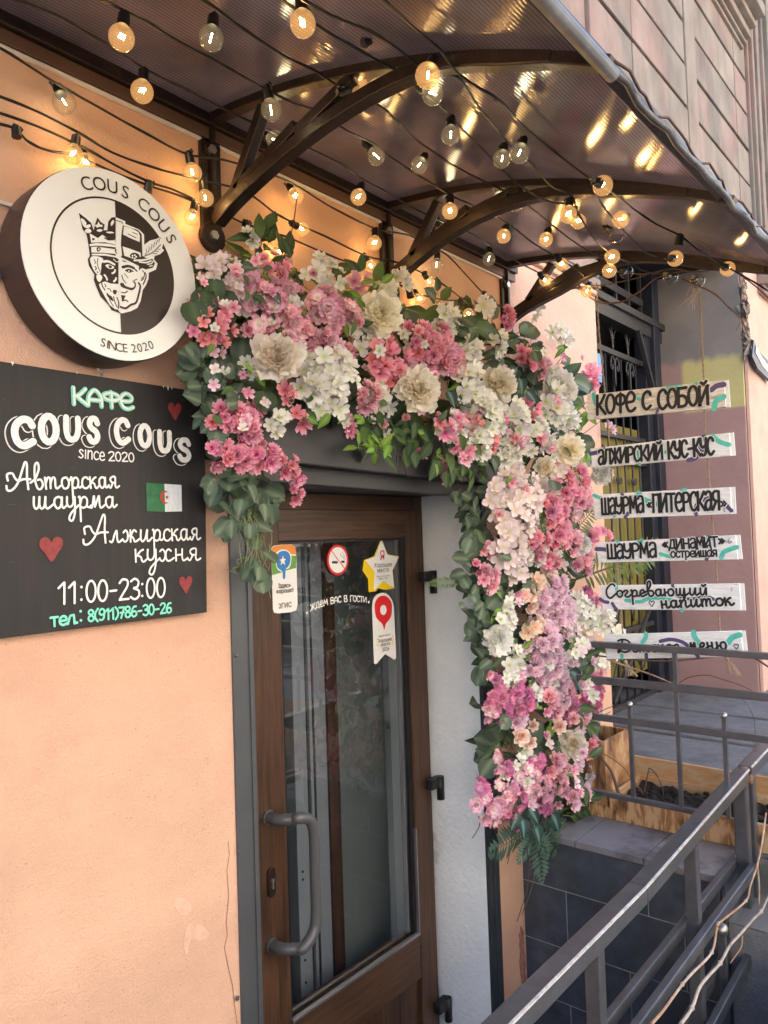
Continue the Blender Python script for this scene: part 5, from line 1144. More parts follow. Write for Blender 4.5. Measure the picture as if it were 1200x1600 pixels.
s1 = sticker('tall rounded sticker with a blue map pin over orange and green bands', zc(catmull([(70, 140), (90, 118), (160, 110), (240, 108), (268, 125), (275, 190), (280, 400), (286, 600), (275, 645), (230, 660), (130, 670), (95, 665), (85, 640), (78, 400)], 1, True)), M_sw,
    (M_or, zc([(70, 145), (95, 122), (165, 112), (245, 110), (268, 130), (274, 190), (200, 190), (150, 175), (72, 172)])), (M_gn, zc([(72, 180), (150, 182), (200, 198), (274, 200), (272, 300), (200, 318), (160, 335), (79, 358)])),
    (M_sw, zc(catmull([(105, 235), (110, 180), (150, 150), (200, 155), (232, 195), (230, 260), (215, 300), (190, 310), (186, 330), (150, 330), (115, 300)], 4, True))), (M_bl, zc(catmull([(113, 235), (118, 190), (150, 163), (198, 165), (224, 200), (222, 258), (205, 292), (188, 310), (182, 384), (165, 384), (160, 330), (120, 296)], 4, True))),
    (M_sw, zc([(165, 196), (172, 225), (190, 226), (176, 244), (183, 276), (164, 258), (146, 276), (150, 245), (136, 234), (156, 226)])))
GP[0] = DY-.002
s2 = sticker('round no smoking sticker with a crossed cigarette', zc(E_(613, 235, 87, 124, n=30)[:-1]), M_rd, (M_sw, zc(E_(613, 235, 73, 105, n=30)[:-1])), (M_bk, zc([(565, 244), (612, 244), (612, 264), (565, 264)])), (M_bk, zc([(640, 240), (668, 240), (668, 258), (640, 258)])))
mb = MB(); mb.ribbon(zc([(560, 160), (668, 305)]), .0026, fG, .002); mb.build('red_bar', M_rd, s2)
mb = MB(); mb.ribbon(catmull(zc([(632, 175), (638, 200), (655, 210), (662, 232)]), 4), .0013, fG, .0018); mb.ribbon(catmull(zc([(648, 165), (656, 190), (668, 205), (670, 232)]), 4), .0011, fG, .0018); mb.build('smoke_lines', M_bk, s2)
s3 = sticker('yellow edged white star sticker', zc([(968, 62), (1020, 190), (1112, 205), (1062, 320), (1075, 465), (1000, 478), (940, 465), (925, 490), (865, 496), (862, 390), (815, 320), (828, 235), (908, 205)]), M_ye, (M_sw, zc([(968, 68), (1018, 192), (1110, 212), (1056, 322), (1072, 462), (985, 405), (905, 485), (912, 330), (838, 238), (920, 205)])))
s4 = sticker('white ribbon sticker with a red map pin', zc(catmull([(893, 620), (905, 550), (950, 508), (1010, 508), (1055, 560), (1070, 620)], 4)+[(1090, 1030), (1075, 1048), (1000, 1000), (930, 1080), (910, 1080)]), M_sw,
    (M_rd, zc(catmull([(915, 640), (918, 580), (950, 535), (1000, 528), (1045, 570), (1055, 640), (1040, 710), (1005, 755), (992, 805), (975, 755), (930, 710)], 4, True))), (M_sw, zc(E_(984, 642, 26, 42, n=16)[:-1])))
for k, (x, y) in enumerate(((935, 880), (931, 900), (932, 922), (938, 940), (1060, 855), (1062, 877), (1058, 898), (1054, 916))):
    MB().face(zc([(x-6, y), (x, y-9), (x+6, y), (x, y+9)]), fG, .0012).build('laurel_leaf', M_ye, s4)
def dtext(s, x, y, w_px, m_, par, ang=0, bold=0):
    """one printed line, centred at a picture position, fitted to a width in picture pixels"""
    x0 = dp(x-w_px/2, y)[0]; x1 = dp(x+w_px/2, y)[0]; z = dp(x, y)[1]
    cu = bpy.data.curves.new('t', 'FONT'); cu.body = s; cu.size = 1; cu.align_x = 'CENTER'; cu.resolution_u = 3; cu.offset = bold
    ob = bpy.data.objects.new('t', cu); COL.objects.link(ob); dg = bpy.context.evaluated_depsgraph_get(); dg.update()
    wd = ob.dimensions.x; me = bpy.data.meshes.new_from_object(ob.evaluated_get(dg)); bpy.data.objects.remove(ob); bpy.data.curves.remove(cu)
    k = (x1-x0)/max(wd, 1e-4)
    me.transform(Matrix.Translation(((x0+x1)/2, GP[0]-.0022, z)) @ FACE @ Matrix.Rotation(R(ang), 4, 'Z') @ Matrix.Scale(k, 4)); me.materials.clear(); me.materials.append(m_)
    me.name = 'lettering'; return link('lettering', me, par)
GP[0] = DY-.0148
dtext('Здесь', 444, 918, 20, M_bk, s1, 0, .02); dtext('хорошо!', 444.5, 926, 27, M_bk, s1, 0, .02); dtext('2ГИС', 445, 949.5, 20, M_bk, s1, 0, .01)
GP[0] = DY-.002
dtext('Я', 597, 875, 7, M_rd, s3); dtext('Хорошее', 598, 886, 28, M_bk, s3); dtext('место', 598, 894, 18, M_bk, s3); dtext('Выбор пользователей', 598, 901, 20, M_bk, s3); dtext('Яндекс - 2025', 598, 905, 14, M_bk, s3)
dtext('Яндекс Карты', 600, 994, 18, M_bk, s4); dtext('Хорошее', 601, 1002.5, 21, M_bk, s4, 0, .01); dtext('место', 601.5, 1009, 14, M_bk, s4, 0, .01); dtext('2026', 602, 1017, 11, M_bk, s4)
mb = MB(); write(mb, 'ЖДЁМ ВАС В ГОСТИ', BL, dp(485, 955), dp(573, 942), .0185, .0030, fG, .0004, bow=.014)
for hx_, hy_ in ((479.5, 958), (576, 941)):
    o_ = dp(hx_, hy_); mb.face([(o_[0]+x*.0085, o_[1]+y*.009) for x, y in HEART], fG, .0005)
o = mb.build('glass_lettering', M_white, dr); o['label'] = 'white hand lettering arching across the door glass'
# vestibule seen through the glass: inner door frame, walls, floor
vb = thing('vestibule', 'dim vestibule with a pale grey inner door frame behind the glazed door', 'vestibule', (1.7, .8, -.3))
M_vw = flat('vestibule_grey_wall', (.35, .38, .37), .8, vscale=2); M_vp = flat('inner_panel_grey', (.13, .155, .155), .6, vscale=2); M_vf = flat('inner_frame_grey', (.22, .25, .29), .5, vscale=2); M_vd = wood('inner_dark_wood', (.03, .014, .008), (.08, .036, .02), .8, .5, 'Z')
MB().box((1.118, .285, -.3), (1.135, .5, 2.2)).build('lining', M_vw, vb); MB().box((2.130, .285, -.3), (2.152, .5, 2.2)).build('lining', M_vw, vb)
MB().box((.6, .29, -.32), (3.6, 2.6, -.30)).build('floor', M_conc, vb)
MB().box((3.2, .501, -.3), (3.3, 2.6, 2.3)).build('far_wall', M_vw, vb); MB().box((.5, 2.6, -.3), (3.3, 2.7, 2.3)).build('back_wall', M_vw, vb)
MB().box((.5, .501, 2.3), (3.3, 2.7, 2.4)).build('ceiling', M_vw, vb); MB().box((.4, .501, -.3), (.5, 2.6, 2.3)).build('side_wall', M_vd, vb)
def vstrip(xa, xb, y, yb, m_, nm):
    a = at(xa, 1000, 1, y).x; b = at(xb, 1000, 1, y).x; MB().box((a, y, -.3), (b, yb, 1.95)).build(nm, m_, vb)
vstrip(455, 474, .36, .40, M_vf, 'inner_frame'); vstrip(474.5, 479, .37, .40, M_rubber, 'frame_gap'); vstrip(479.5, 484, .36, .40, M_vf, 'inner_frame'); vstrip(484.5, 487, .37, .40, M_rubber, 'frame_gap')
vstrip(487.5, 508, .37, .40, M_vf, 'inner_frame'); vstrip(508.5, 524, .36, .40, M_vd, 'inner_stile'); vstrip(524.5, 612, .38, .40, M_vp, 'inner_panel')
for xx, yy in ((473, 1362), (473.5, 1374), (477, 1500), (478, 1535)):
    p = at(xx, yy, 1, .359); MB().sphere((p.x, .359, p.z), .004, 8, 6).build('screw_hole', M_rubber, vb)

# ================================================================ HANGING MENU PLANKS
MX = 2.435
def mp_(x, y): p = at(x, y, 0, MX-.012); return (-p.y, p.z)      # frame coordinates: u = distance from the wall, v = height
fM = lambda u, v, h: V(MX-.012-h, -u, v)
planks = [
 ((917, 617), (1131, 594), (1134, 636), (918, 656), M_plankw, 'topmost hanging plank, lettered КОФЕ С СОБОЙ over weathered whitewash'),
 ((922, 701), (1139, 676), (1142, 712), (926, 731), M_plank, 'second hanging plank from the top, lettered АЛЖИРСКИЙ КУС-КУС'),
 ((927, 773), (1141, 761), (1143, 803), (929, 811), M_plank, 'third hanging plank from the top, lettered ШАУРМА «ПИТЕРСКАЯ»'),
 ((931, 848), (1149, 836), (1153, 874), (935, 879), M_plank, 'fourth hanging plank, lettered ШАУРМА «ДИНАМИТ» острейшая behind a fern frond'),
 ((937, 915), (1155, 912), (1158, 954), (942, 952), M_plank, 'fifth hanging plank, lettered Согревающий напиток with a small heart'),
 ((943, 992), (1157, 986), (1162, 1026), (948, 1030), M_plank, 'lowest hanging plank, lettered Детское меню behind the back railing')]
texts = [
 [('КОФЕ', BL, (933, 648), (994, 642), 31, 4.4, 0), ('С', BL, (1004, 640), (1018, 639), 28, 4.4, 0), ('СОБОЙ', BL, (1029, 640), (1110, 631), 30, 4.4, 0)],
 [('аЛЖИРСКИЙ', BL, (936, 726), (1038, 717), 24, 3.6, 0), ('КУС-КУС', BL, (1045, 717), (1117, 710), 26, 3.8, 0)],
 [('ШаУРМа', BL, (941, 804), (1008, 800), 26, 3.6, 0), ('«', BL, (1011, 797), (1020, 797), 16, 2.4, 0), ('ПИТЕРСКаЯ', BL, (1021, 800), (1126, 796), 28, 3.7, 0), ('»', BL, (1127, 796), (1138, 795), 16, 2.4, 0)],
 [('ШаУРМа', BL, (950, 873), (1028, 870), 23, 3.4, 0), ('«ДИНАМИТ»', {**BL, 'А': BL['а']}, (1036, 859), (1135, 853), 15, 2.6, 0), ('острейшая', {**BL, 'о': BL['о']}, (1049, 871), (1122, 869), 17, 2.2, 0)],
 [('Согревающий', CU, (948, 933), (1112, 929), 10.5, 2.9, 1), ('напиток', CU, (1034, 950), (1148, 945), 11, 3.1, 1)],
 [('Детское', CU, (968, 1019), (1066, 1017), 10.5, 2.8, 1), ('меню', CU, (1078, 1016), (1140, 1014), 11, 2.9, 1)]]
dec = [  # painted background strokes (turquoise t / violet v), points relative to the picture
 [('t', 6, [(927, 616), (930, 628), (934, 634)]), ('t', 5, [(994, 622), (1003, 625), (1003, 628)]), ('t', 6, [(1042, 607), (1052, 606), (1064, 604)]), ('v', 7, [(1112, 609), (1120, 603), (1131, 601)]), ('t', 7, [(1116, 638), (1119, 626), (1131, 620)]), ('v', 4, [(1026, 645), (1030, 636), (1028, 628)]), ('t', 4, [(1078, 604), (1086, 601), (1088, 599)])],
 [('v', 6, [(923, 709), (936, 706), (944, 702)]), ('t', 6, [(1113, 681), (1124, 690), (1139, 695)]), ('v', 7, [(1100, 683), (1090, 694), (1097, 704)]), ('v', 6, [(1076, 719), (1086, 716), (1092, 711)]), ('t', 4, [(996, 706), (997, 716), (1000, 726)]), ('t', 5, [(1037, 707), (1043, 706), (1049, 706)]), ('t', 4, [(1055, 688), (1054, 692), (1053, 697)])],
 [('t', 5, [(928, 774), (936, 777), (943, 780)]), ('t', 7, [(998, 770), (1008, 781), (1028, 788)]), ('t', 5, [(1064, 768), (1069, 765), (1071, 765)]), ('v', 5, [(972, 772), (973, 775), (971, 779)]), ('v', 5, [(1088, 804), (1086, 795), (1093, 784), (1108, 778)]), ('v', 5, [(1134, 788), (1139, 794), (1143, 798)]), ('v', 5, [(977, 808), (980, 804), (981, 802)]), ('t', 4, [(960, 807), (960, 804), (959, 802)])],
 [('v', 6, [(932, 858), (940, 858), (949, 859)]), ('t', 6, [(1127, 871), (1132, 862), (1151, 855)]), ('t', 6, [(1090, 847), (1098, 843), (1102, 840)]), ('v', 5, [(1113, 841), (1118, 839), (1119, 838)]), ('t', 5, [(965, 846), (970, 852), (972, 856)]), ('t', 5, [(1032, 865), (1040, 868), (1050, 870)]), ('v', 5, [(1104, 874), (1106, 868), (1112, 862)]), ('t', 5, [(995, 849), (1000, 846), (1003, 844)])],
 [('t', 5, [(963, 914), (964, 922), (968, 927)]), ('t', 5, [(978, 938), (1000, 940), (1020, 934), (1050, 938), (1060, 945)]), ('v', 5, [(938, 936), (944, 940), (950, 941)]), ('v', 5, [(957, 943), (960, 948), (963, 952)]), ('v', 4, [(1051, 914), (1053, 922), (1060, 932), (1080, 936), (1104, 932), (1118, 938)]), ('t', 5, [(1060, 948), (1064, 951), (1066, 954)])],
 [('t', 6, [(1009, 990), (1009, 996), (1004, 1003)]), ('t', 7, [(1084, 988), (1085, 994), (1092, 1004)]), ('t', 7, [(1138, 1004), (1144, 996), (1156, 992)]), ('v', 5, [(1032, 1002), (1048, 999), (1066, 1003), (1076, 1010)]), ('v', 5, [(1010, 1022), (1010, 1028)]), ('v', 5, [(1088, 1022), (1091, 1026)]), ('t', 5, [(972, 1024), (972, 1028)])]]
PS = .00203        # metres per picture pixel on the planks
for k, (tl, tr, br_, bl, m_, lab) in enumerate(planks):
    q = [mp_(*tl), mp_(*tr), mp_(*br_), mp_(*bl)]
    c0 = V(MX, -sum(p[0] for p in q)/4, sum(p[1] for p in q)/4)
    t = thing('hanging_sign', lab, 'sign', c0, 'wooden menu planks hanging on two ropes')
    MB().prism([(p[0], p[1]) for p in q], lambda u, v, h: V(MX+h, -u, v), -.012, .006).build('plank', m_, t, bevel=.001)
    e0, e1 = q[1], q[2]
    MB().bar((MX-.003, -e0[0]-.0022, e0[1]), (MX-.003, -e1[0]-.0022, e1[1]), .018, .004, V(1, 0, 0)).build('edge_strip', M_plankedge, t)
    for i, (c_, w_, pts) in enumerate(dec[k]):
        P_ = [mp_(*p) for p in pts]; MB().ribbon(catmull(P_, 4), w_*PS*1.15, fM, .0006+i*8e-5).build('turquoise_stroke' if c_ == 't' else 'violet_stroke', M_teal if c_ == 't' else M_violet, t)
    mb = MB(); mo = MB()
    for (s_, fo, a, b, hpx, wpx, cu) in texts[k]:
        seed = random.getstate()
        write(mo, s_, fo, mp_(*a), mp_(*b), hpx*PS, (wpx*1.12+2.4)*PS, fM, .0018, bool(cu)); random.setstate(seed)
        write(mb, s_, fo, mp_(*a), mp_(*b), hpx*PS, wpx*1.12*PS, fM, .0038, bool(cu))
    mo.build('white_halo', m_, t); mb.build('lettering', M_black2, t)
    if k == 4:
        o_ = mp_(1019, 943); MB().ribbon(catmull([(o_[0]+x*.018, o_[1]+y*.018) for x, y in HEART], 3, True), .0028, fM, .004, True).build('heart_outline', M_black2, t)
        MB().ribbon([mp_(1142, 919), mp_(1145, 918.5), mp_(1143, 924)], .0012, fM, .004).build('small_seven', M_black2, t)
    if k == 5:
        o_ = mp_(1151, 1010); MB().ribbon(catmull([(o_[0]+x*.014, o_[1]+y*.014) for x, y in HEART], 3, True), .0026, fM, .004, True).build('heart_outline', M_black2, t)
    if k == 3: 
        mb = MB(); mb.ribbon(catmull([mp_(1141, 840), mp_(1138, 845), mp_(1140, 849), mp_(1144, 846), mp_(1139, 845)], 3), .0014, fM, .004); mb.build('small_six', M_black2, t)
    if k == 2:
        mb = MB(); mb.ribbon(catmull([mp_(1130, 794), mp_(1134, 795), mp_(1131, 797.5), mp_(1134, 799), mp_(1130, 800)], 3), .0012, fM, .004); mb.build('small_three', M_black2, t)
# the two ropes
for nm, L_pts in (('left jute rope tied to the canopy bracket and threaded behind all six menu planks', [(932, 442), (936, 520), (945, 610), (950, 670), (955, 735), (957, 790), (962, 860), (968, 930), (974, 1000), (978, 1034)]),
                  ('right jute rope tied to the canopy bracket and threaded behind all six menu planks', [(1092, 440), (1096, 520), (1100, 600), (1101, 660), (1107, 735), (1111, 790), (1117, 860), (1122, 930), (1126, 1000), (1136, 1030)])):
    rp = thing('rope', nm, 'rope', at(*L_pts[0], 0, MX+.010), 'ropes carrying the menu planks')
    pts = [at(a, b, 0, MX+.010) for a, b in L_pts]
    q = MB()
    cc = catmull([tuple(p) for p in pts], 24)
    for ph in (0, math.pi):
        q.tube([(x+.0016*math.cos(i*1.1+ph), y+.0016*math.sin(i*1.1+ph), z) for i, (x, y, z) in enumerate(cc)], .0017, 5)
    q.build('cord', M_rope, rp)
    e = pts[-1]; q = MB()
    q.sphere(tuple(e), .006, 8, 6)
    for i in range(16):
        a = random.uniform(-.025, .02); q.tube([e, e+V(random.uniform(-.01, .01), a*.5-.008, -.02), e+V(random.uniform(-.015, .015), a-.018, -.045)], .0009, 4)
    q.build('frayed_end', mat('frayed_jute', (.48, .38, .26), .9), rp)
q = MB(); e = at(1085, 440, 0, MX)
for i in range(14): q.tube([e, e+V(random.uniform(-.01, .01), random.uniform(-.02, .03), -.03), e+V(random.uniform(-.02, .02), random.uniform(-.01, .05), random.uniform(-.05, -.10))], .0011, 4)
tag(q.build('tied_twine', mat('pale_plastic_twine', (.45, .38, .35), .6)), 'pale loose twine tied round the canopy end above the right rope', 'twine')
# ================================================================ STRING LIGHTS
# each run: its cable through measured points (x, y, distance plane), its lamps and its empty sockets
def bulb_mesh(kind):
    q = MB(); n = 14; prof = [(.0, -.0), (.30, .0)]
    R_ = .021; rings = []
    for i in range(15):
        a = math.pi*(.0+i/14*.86); rings.append((R_*math.sin(a), -R_-.0165+R_*(-math.cos(a))+R_*.0))
    rings = [(max(r, .0), z) for r, z in rings]
    rings += [(.0088, -.0155+.0), (.0082, -.008)]
    vs = []; seg = 20
    for r, z in rings: vs += [(r*math.cos(2*math.pi*i/seg), r*math.sin(2*math.pi*i/seg), z) for i in range(seg)]
    fs = [(k*seg+i, k*seg+(i+1) % seg, (k+1)*seg+(i+1) % seg, (k+1)*seg+i) for k in range(len(rings)-1) for i in range(seg)]
    q.add(vs, fs, True); me = bpy.data.meshes.new('globe_'+kind); me.from_pydata(q.v, [], q.f); me.polygons.foreach_set('use_smooth', q.sm)
    me.materials.append({'A': M_bulbA, 'C': M_bulbC, 'U': M_bulbU}[kind]); me.update(); return me
def fil_mesh(kind):
    q = MB()
    if kind == 'A':
        pts = [(-.005, 0, -.030), (-.003, .001, -.040), (-.001, 0, -.031), (.001, .001, -.041), (.003, 0, -.031), (.005, .001, -.040)]
        q.tube(pts, .0014, 5)
    elif kind == 'C': q.tube([(-.0004, 0, -.028), (.0015, .001, -.046)], .0013, 6)
    else: q.tube([(-.003, 0, -.026), (0, .001, -.034), (.003, 0, -.027)], .0006, 4)
    me = bpy.data.meshes.new('filament_'+kind); me.from_pydata(q.v, [], q.f); me.materials.append({'A': M_filA, 'C': M_filC, 'U': M_filU}[kind]); me.update(); return me
GM = {k: bulb_mesh(k) for k in 'ACU'}; FM = {k: fil_mesh(k) for k in 'ACU'}
q = MB(); q.tube([(0, 0, .004), (0, 0, -.018)], .0095, 14, r1=.0105); q.box((-.006, -.004, .000), (.006, .004, .010)); q.tube([(.010, 0, -.002), (.015, 0, .006), (.010, 0, .011)], .0022, 5)
SM = bpy.data.meshes.new('socket'); SM.from_pydata(q.v, [], q.f); SM.materials.append(M_socket)
runs = [
 ('string of lamps along the wall just above the round sign, upper wire', [(-40, 52, -.06), (0, 75, -.06), (45, 103, -.06), (92, 133, -.06), (150, 165, -.06), (230, 210, -.06), (293, 241, -.06), (350, 250, -.06), (400, 265, -.06), (458, 287, -.06), (520, 325, -.06), (586, 357, -.06), (640, 368, -.06), (672, 388, -.06), (700, 400, -.06), (757, 460, -.06), (790, 485, -.06)],
  [(94, 131, 100, 160, 36, 'C', -.06), (295, 241, 301, 270, 29, 'A', -.06), (459, 287, 462, 306, 26, 'A', -.06), (587, 357, 585, 380, 23, 'A', -.06), (684, 394, 682, 414, 20, 'C', -.06), (757, 460, None, None, 0, 'E', -.06)]),
 ('string of lamps along the wall, second wire, passing behind the first bracket', [(-40, 132, -.05), (0, 151, -.05), (60, 175, -.05), (120, 206, -.05), (175, 238, -.05), (240, 262, -.05), (290, 275, -.05), (318, 282, -.05), (372, 295, -.05), (400, 310, -.05), (430, 333, -.05), (455, 346, -.05), (505, 368, -.05), (573, 400, -.05), (620, 410, -.05), (661, 427, -.05), (700, 450, -.05), (735, 477, -.05), (760, 490, -.05)],
  [(121, 205, 114, 241, 31, 'A', -.05), (317, 281, 321, 310, 26, 'A', -.05), (456, 349, 472, 358, 23, 'A', -.05), (573, 400, 580, 416, 20, 'A', -.05), (662, 427, 671, 441, 18, 'A', -.05), (738, 476, 732, 490, 17, 'A', -.05)]),
 ('string of lamps along the wall, third wire, ending beside the round sign', [(-40, 160, -.035), (0, 177, -.035), (60, 198, -.035), (131, 231, -.035), (180, 258, -.035), (232, 284, -.035), (270, 296, -.035), (303, 312, -.035)],
  [(131, 231, 134, 254, 29, 'A', -.035), (305, 312, 300, 340, 25, 'A', -.035)]),
 ('lowest string along the wall behind the round sign with empty black sockets', [(-40, 180, -.03), (0, 194, -.03), (25, 202, -.03), (45, 222, -.03), (75, 235, -.03), (120, 244, -.03), (180, 270, -.03), (232, 290, -.03), (270, 302, -.03), (303, 315, -.03), (330, 325, -.03), (362, 340, -.03), (384, 350, -.03), (420, 362, -.03), (450, 371, -.03), (490, 388, -.03), (530, 405, -.03), (590, 425, -.03), (640, 455, -.03), (655, 460, -.03), (690, 468, -.03), (720, 470, -.03)],
  [(25, 202, None, None, 0, 'E', -.03), (232, 288, None, None, 0, 'E', -.03), (384, 350, None, None, 0, 'E', -.03), (450, 371, 437, 394, 24, 'A', -.03), (640, 455, None, None, 0, 'E', -.03), (654, 454, 656, 467, 17, 'A', -.03), (720, 470, None, None, 0, 'E', -.03)]),
 ('string of lamps hung a hand from the wall under the canopy', [(-20, -22, -.16), (25, 0, -.16), (90, 25, -.16), (150, 60, -.16), (225, 106, -.16), (290, 140, -.16), (350, 170, -.16), (418, 203, -.16), (460, 220, -.16), (490, 235, -.16), (530, 255, -.16), (567, 280, -.16), (600, 298, -.16), (640, 322, -.16), (680, 342, -.16), (720, 356, -.16), (766, 384, -.15), (810, 410, -.15), (842, 426, -.15), (880, 442, -.16), (905, 452, -.2)],
  [(225, 105, 222, 143, 35, 'A', -.17), (420, 203, 431, 219, 29.5, 'C', -.16), (567, 280, 560, 308, 25, 'A', -.15), (680, 342, 691, 359, 22, 'C', -.14), (766, 384, 764, 405, 20, 'C', -.13), (842, 426, 852, 438, 19, 'A', -.18)]),
 ('string of lamps through the middle of the first bracket', [(120, -14, -.31), (155, 0, -.31), (195, 17, -.31), (230, 35, -.31), (275, 62, -.31), (345, 100, -.31), (417, 140, -.31), (455, 160, -.31), (500, 175, -.31), (540, 203, -.31), (578, 222, -.30), (610, 245, -.3), (650, 272, -.3), (704, 305, -.3), (740, 322, -.3), (793, 349, -.29), (830, 378, -.28), (870, 402, -.3), (905, 425, -.32), (922, 442, -.32)],
  [(195, 16, 190, 59, 40, 'A', -.31), (417, 140, 424, 172, 33, 'C', -.31), (578, 222, 588, 244, 28, 'C', -.30), (704, 305, 703, 330, 25, 'A', -.3), (793, 349, 787, 369, 22, 'A', -.29), (870, 400, 878, 413, 20, 'A', -.3), (922, 442, 917, 455, 19, 'A', -.32)]),
 ('string of lamps under the middle of the canopy', [(270, -22, -.40), (315, 0, -.40), (340, 15, -.40), (380, 45, -.40), (440, 85, -.40), (490, 110, -.40), (530, 135, -.40), (560, 148, -.40), (600, 170, -.40), (635, 205, -.38), (670, 233, -.36), (720, 265, -.36), (790, 300, -.38), (830, 325, -.4), (860, 350, -.4), (900, 380, -.42), (940, 405, -.45), (965, 424, -.46)],
  [(336, 8, 330, 60, 38.5, 'C', -.40), (541, 134, 557, 131, 34, 'A', -.45), (670, 233, 655, 258, 27, 'C', -.36), (781, 303, 805, 315, 30, 'C', -.42), (860, 350, 853, 374, 22, 'A', -.38), (967, 424, 979, 425, 20, 'U', -.46)]),
 ('string of lamps under the outer half of the canopy', [(400, -22, -.56), (440, 0, -.56), (500, 42, -.56), (555, 75, -.56), (600, 100, -.55), (645, 125, -.54), (680, 158, -.52), (706, 184, -.50), (740, 220, -.50), (775, 255, -.50), (812, 290, -.52), (850, 312, -.54), (880, 318, -.55), (925, 300, -.6), (940, 320, -.62), (965, 350, -.62), (985, 372, -.6), (1010, 395, -.6), (1037, 404, -.62), (1055, 404, -.7)],
  [(559, 76, 585, 53, 36, 'C', -.54), (670, 125, 676, 147, 34, 'C', -.56), (706, 184, 704, 211, 29.5, 'C', -.48), (893, 322, 904, 346, 23.5, 'A', -.5), (961, 352, 963, 367, 24, 'U', -.6), (1039, 403, 1055, 404, 24.5, 'A', -.70)]),
 ('string of lamps crossing under the outer canopy from the amber lamp', [(440, -22, -.60), (480, 4, -.60), (520, 25, -.60), (580, 50, -.60), (620, 75, -.62), (655, 102, -.62), (700, 115, -.60), (720, 125, -.58), (750, 170, -.56), (790, 219, -.54), (830, 255, -.56), (860, 290, -.58), (891, 305, -.60), (905, 335, -.6), (930, 375, -.58), (957, 398, -.55), (985, 412, -.55), (1010, 425, -.58), (1037, 428, -.63)],
  [(790, 219, 784, 248, 28, 'C', -.53), (891, 306, 888, 335, 27, 'A', -.6), (956, 402, 957, 401, 23, 'A', -.57), (958, 404, 952, 423, 22, 'A', -.53), (1037, 428, 1048, 433, 22, 'U', -.64), (1078, 432, 1090, 439, 22, 'U', -.71)]),
 ('outermost string of lamps close to the front tube of the canopy', [(560, -40, -.68), (600, 0, -.68), (645, 42, -.68), (683, 74, -.68), (720, 118, -.68), (780, 158, -.66), (823, 201, -.64), (870, 240, -.68), (922, 279, -.74), (960, 303, -.73), (994, 330, -.70), (1025, 350, -.72), (1061, 368, -.76), (1090, 390, -.79), (1123, 411, -.80), (1160, 430, -.84), (1200, 455, -.9)],
  [(683, 76, 668, 118, 39, 'A', -.68), (823, 203, 812, 239, 31.5, 'C', -.64), (922, 279, 942, 290, 31, 'A', -.76), (994, 328, 970, 343, 26, 'A', -.69), (1062, 372, None, None, 0, 'E', -.76), (1123, 411, 1137, 420, 23, 'A', -.80), (470, -5, 473, 37, 41, 'A', -.56)]),
]
def under(a, b, y, gap=.012):
    """keeps a measured point below the curved roof sheet"""
    p = at(a, b, 1, y)
    for _ in range(40):
        if p.z < cz_(-p.y)-gap or -p.y > .94: break
        y -= .01; p = at(a, b, 1, y)
    return p
for lab, cab, lamps in runs:
    p0 = at(*cab[0][:2], 1, cab[0][2])
    t = thing('string_light', lab, 'string light', p0, 'festoon light strings under the canopy')
    pts = [tuple(under(a, b, y)) for a, b, y in cab]
    cc = catmull(pts, 5)
    q = MB(); q.tube(cc, .0023, 6)
    q.tube([(x+.0022*math.cos(i*.7), y+.0022*math.sin(i*.7), z+.001) for i, (x, y, z) in enumerate(cc)], .0015, 5)
    q.build('cable', M_black, t)
    for (sx, sy, bx, by, d, kind, y) in lamps:
        A = under(sx, sy, y)
        if kind == 'E':
            rot = Matrix.Rotation(random.uniform(-.25, .25), 4, 'X') @ Matrix.Rotation(random.uniform(-.3, .3), 4, 'Z')
            sc = .95*(A-EYE).dot(FW)/1.7
            inst('socket', SM, t, Matrix.Translation(A) @ rot @ Matrix.Scale(min(1.1, max(.85, sc)), 4)); continue
        B = under(bx, by, y, .0)
        if y < -.1: y = A.y; B = at(bx, by, 1, y)
        dep = (B-EYE).dot(FW); s = (d*dep/1181.6)/.042
        ax = (A-B)
        if ax.length < .02: ax = V(.1, .9, .4)
        else:
            # lamps that point at the viewer are shorter in the picture than they are: tilt the axis in depth
            full = .037*s; l_ = ax.length
            if l_ < full: ax = ax + V(.3, .95, 0).normalized()*math.sqrt(max(full*full-l_*l_, 0))
        rot = ax.normalized().to_track_quat('Z', 'Y').to_matrix().to_4x4()
        L0 = max(ax.length, .037*s)
        org = B + ax.normalized()*.0375*s
        mt = Matrix.Translation(org) @ rot @ Matrix.Scale(s, 4)
        inst('socket', SM, t, Matrix.Translation(org+ax.normalized()*.000) @ rot @ Matrix.Scale(s, 4))
        bo = inst('bulb', GM[kind], t, mt)
        fo = bpy.data.objects.new('filament', FM[kind]); COL.objects.link(fo); fo.parent = bo; fo.rotation_euler = (0, 0, random.uniform(0, 3))
        if kind != 'U':
            ld = bpy.data.lights.new('lamp', 'POINT'); ld.energy = (.030 if y < -.1 else .014) if kind == 'A' else .015; ld.color = (1, .62, .28) if kind == 'A' else (1, .82, .55); ld.shadow_soft_size = .012
            lo_ = bpy.data.objects.new('lamp_light', ld); COL.objects.link(lo_); lo_.location = B

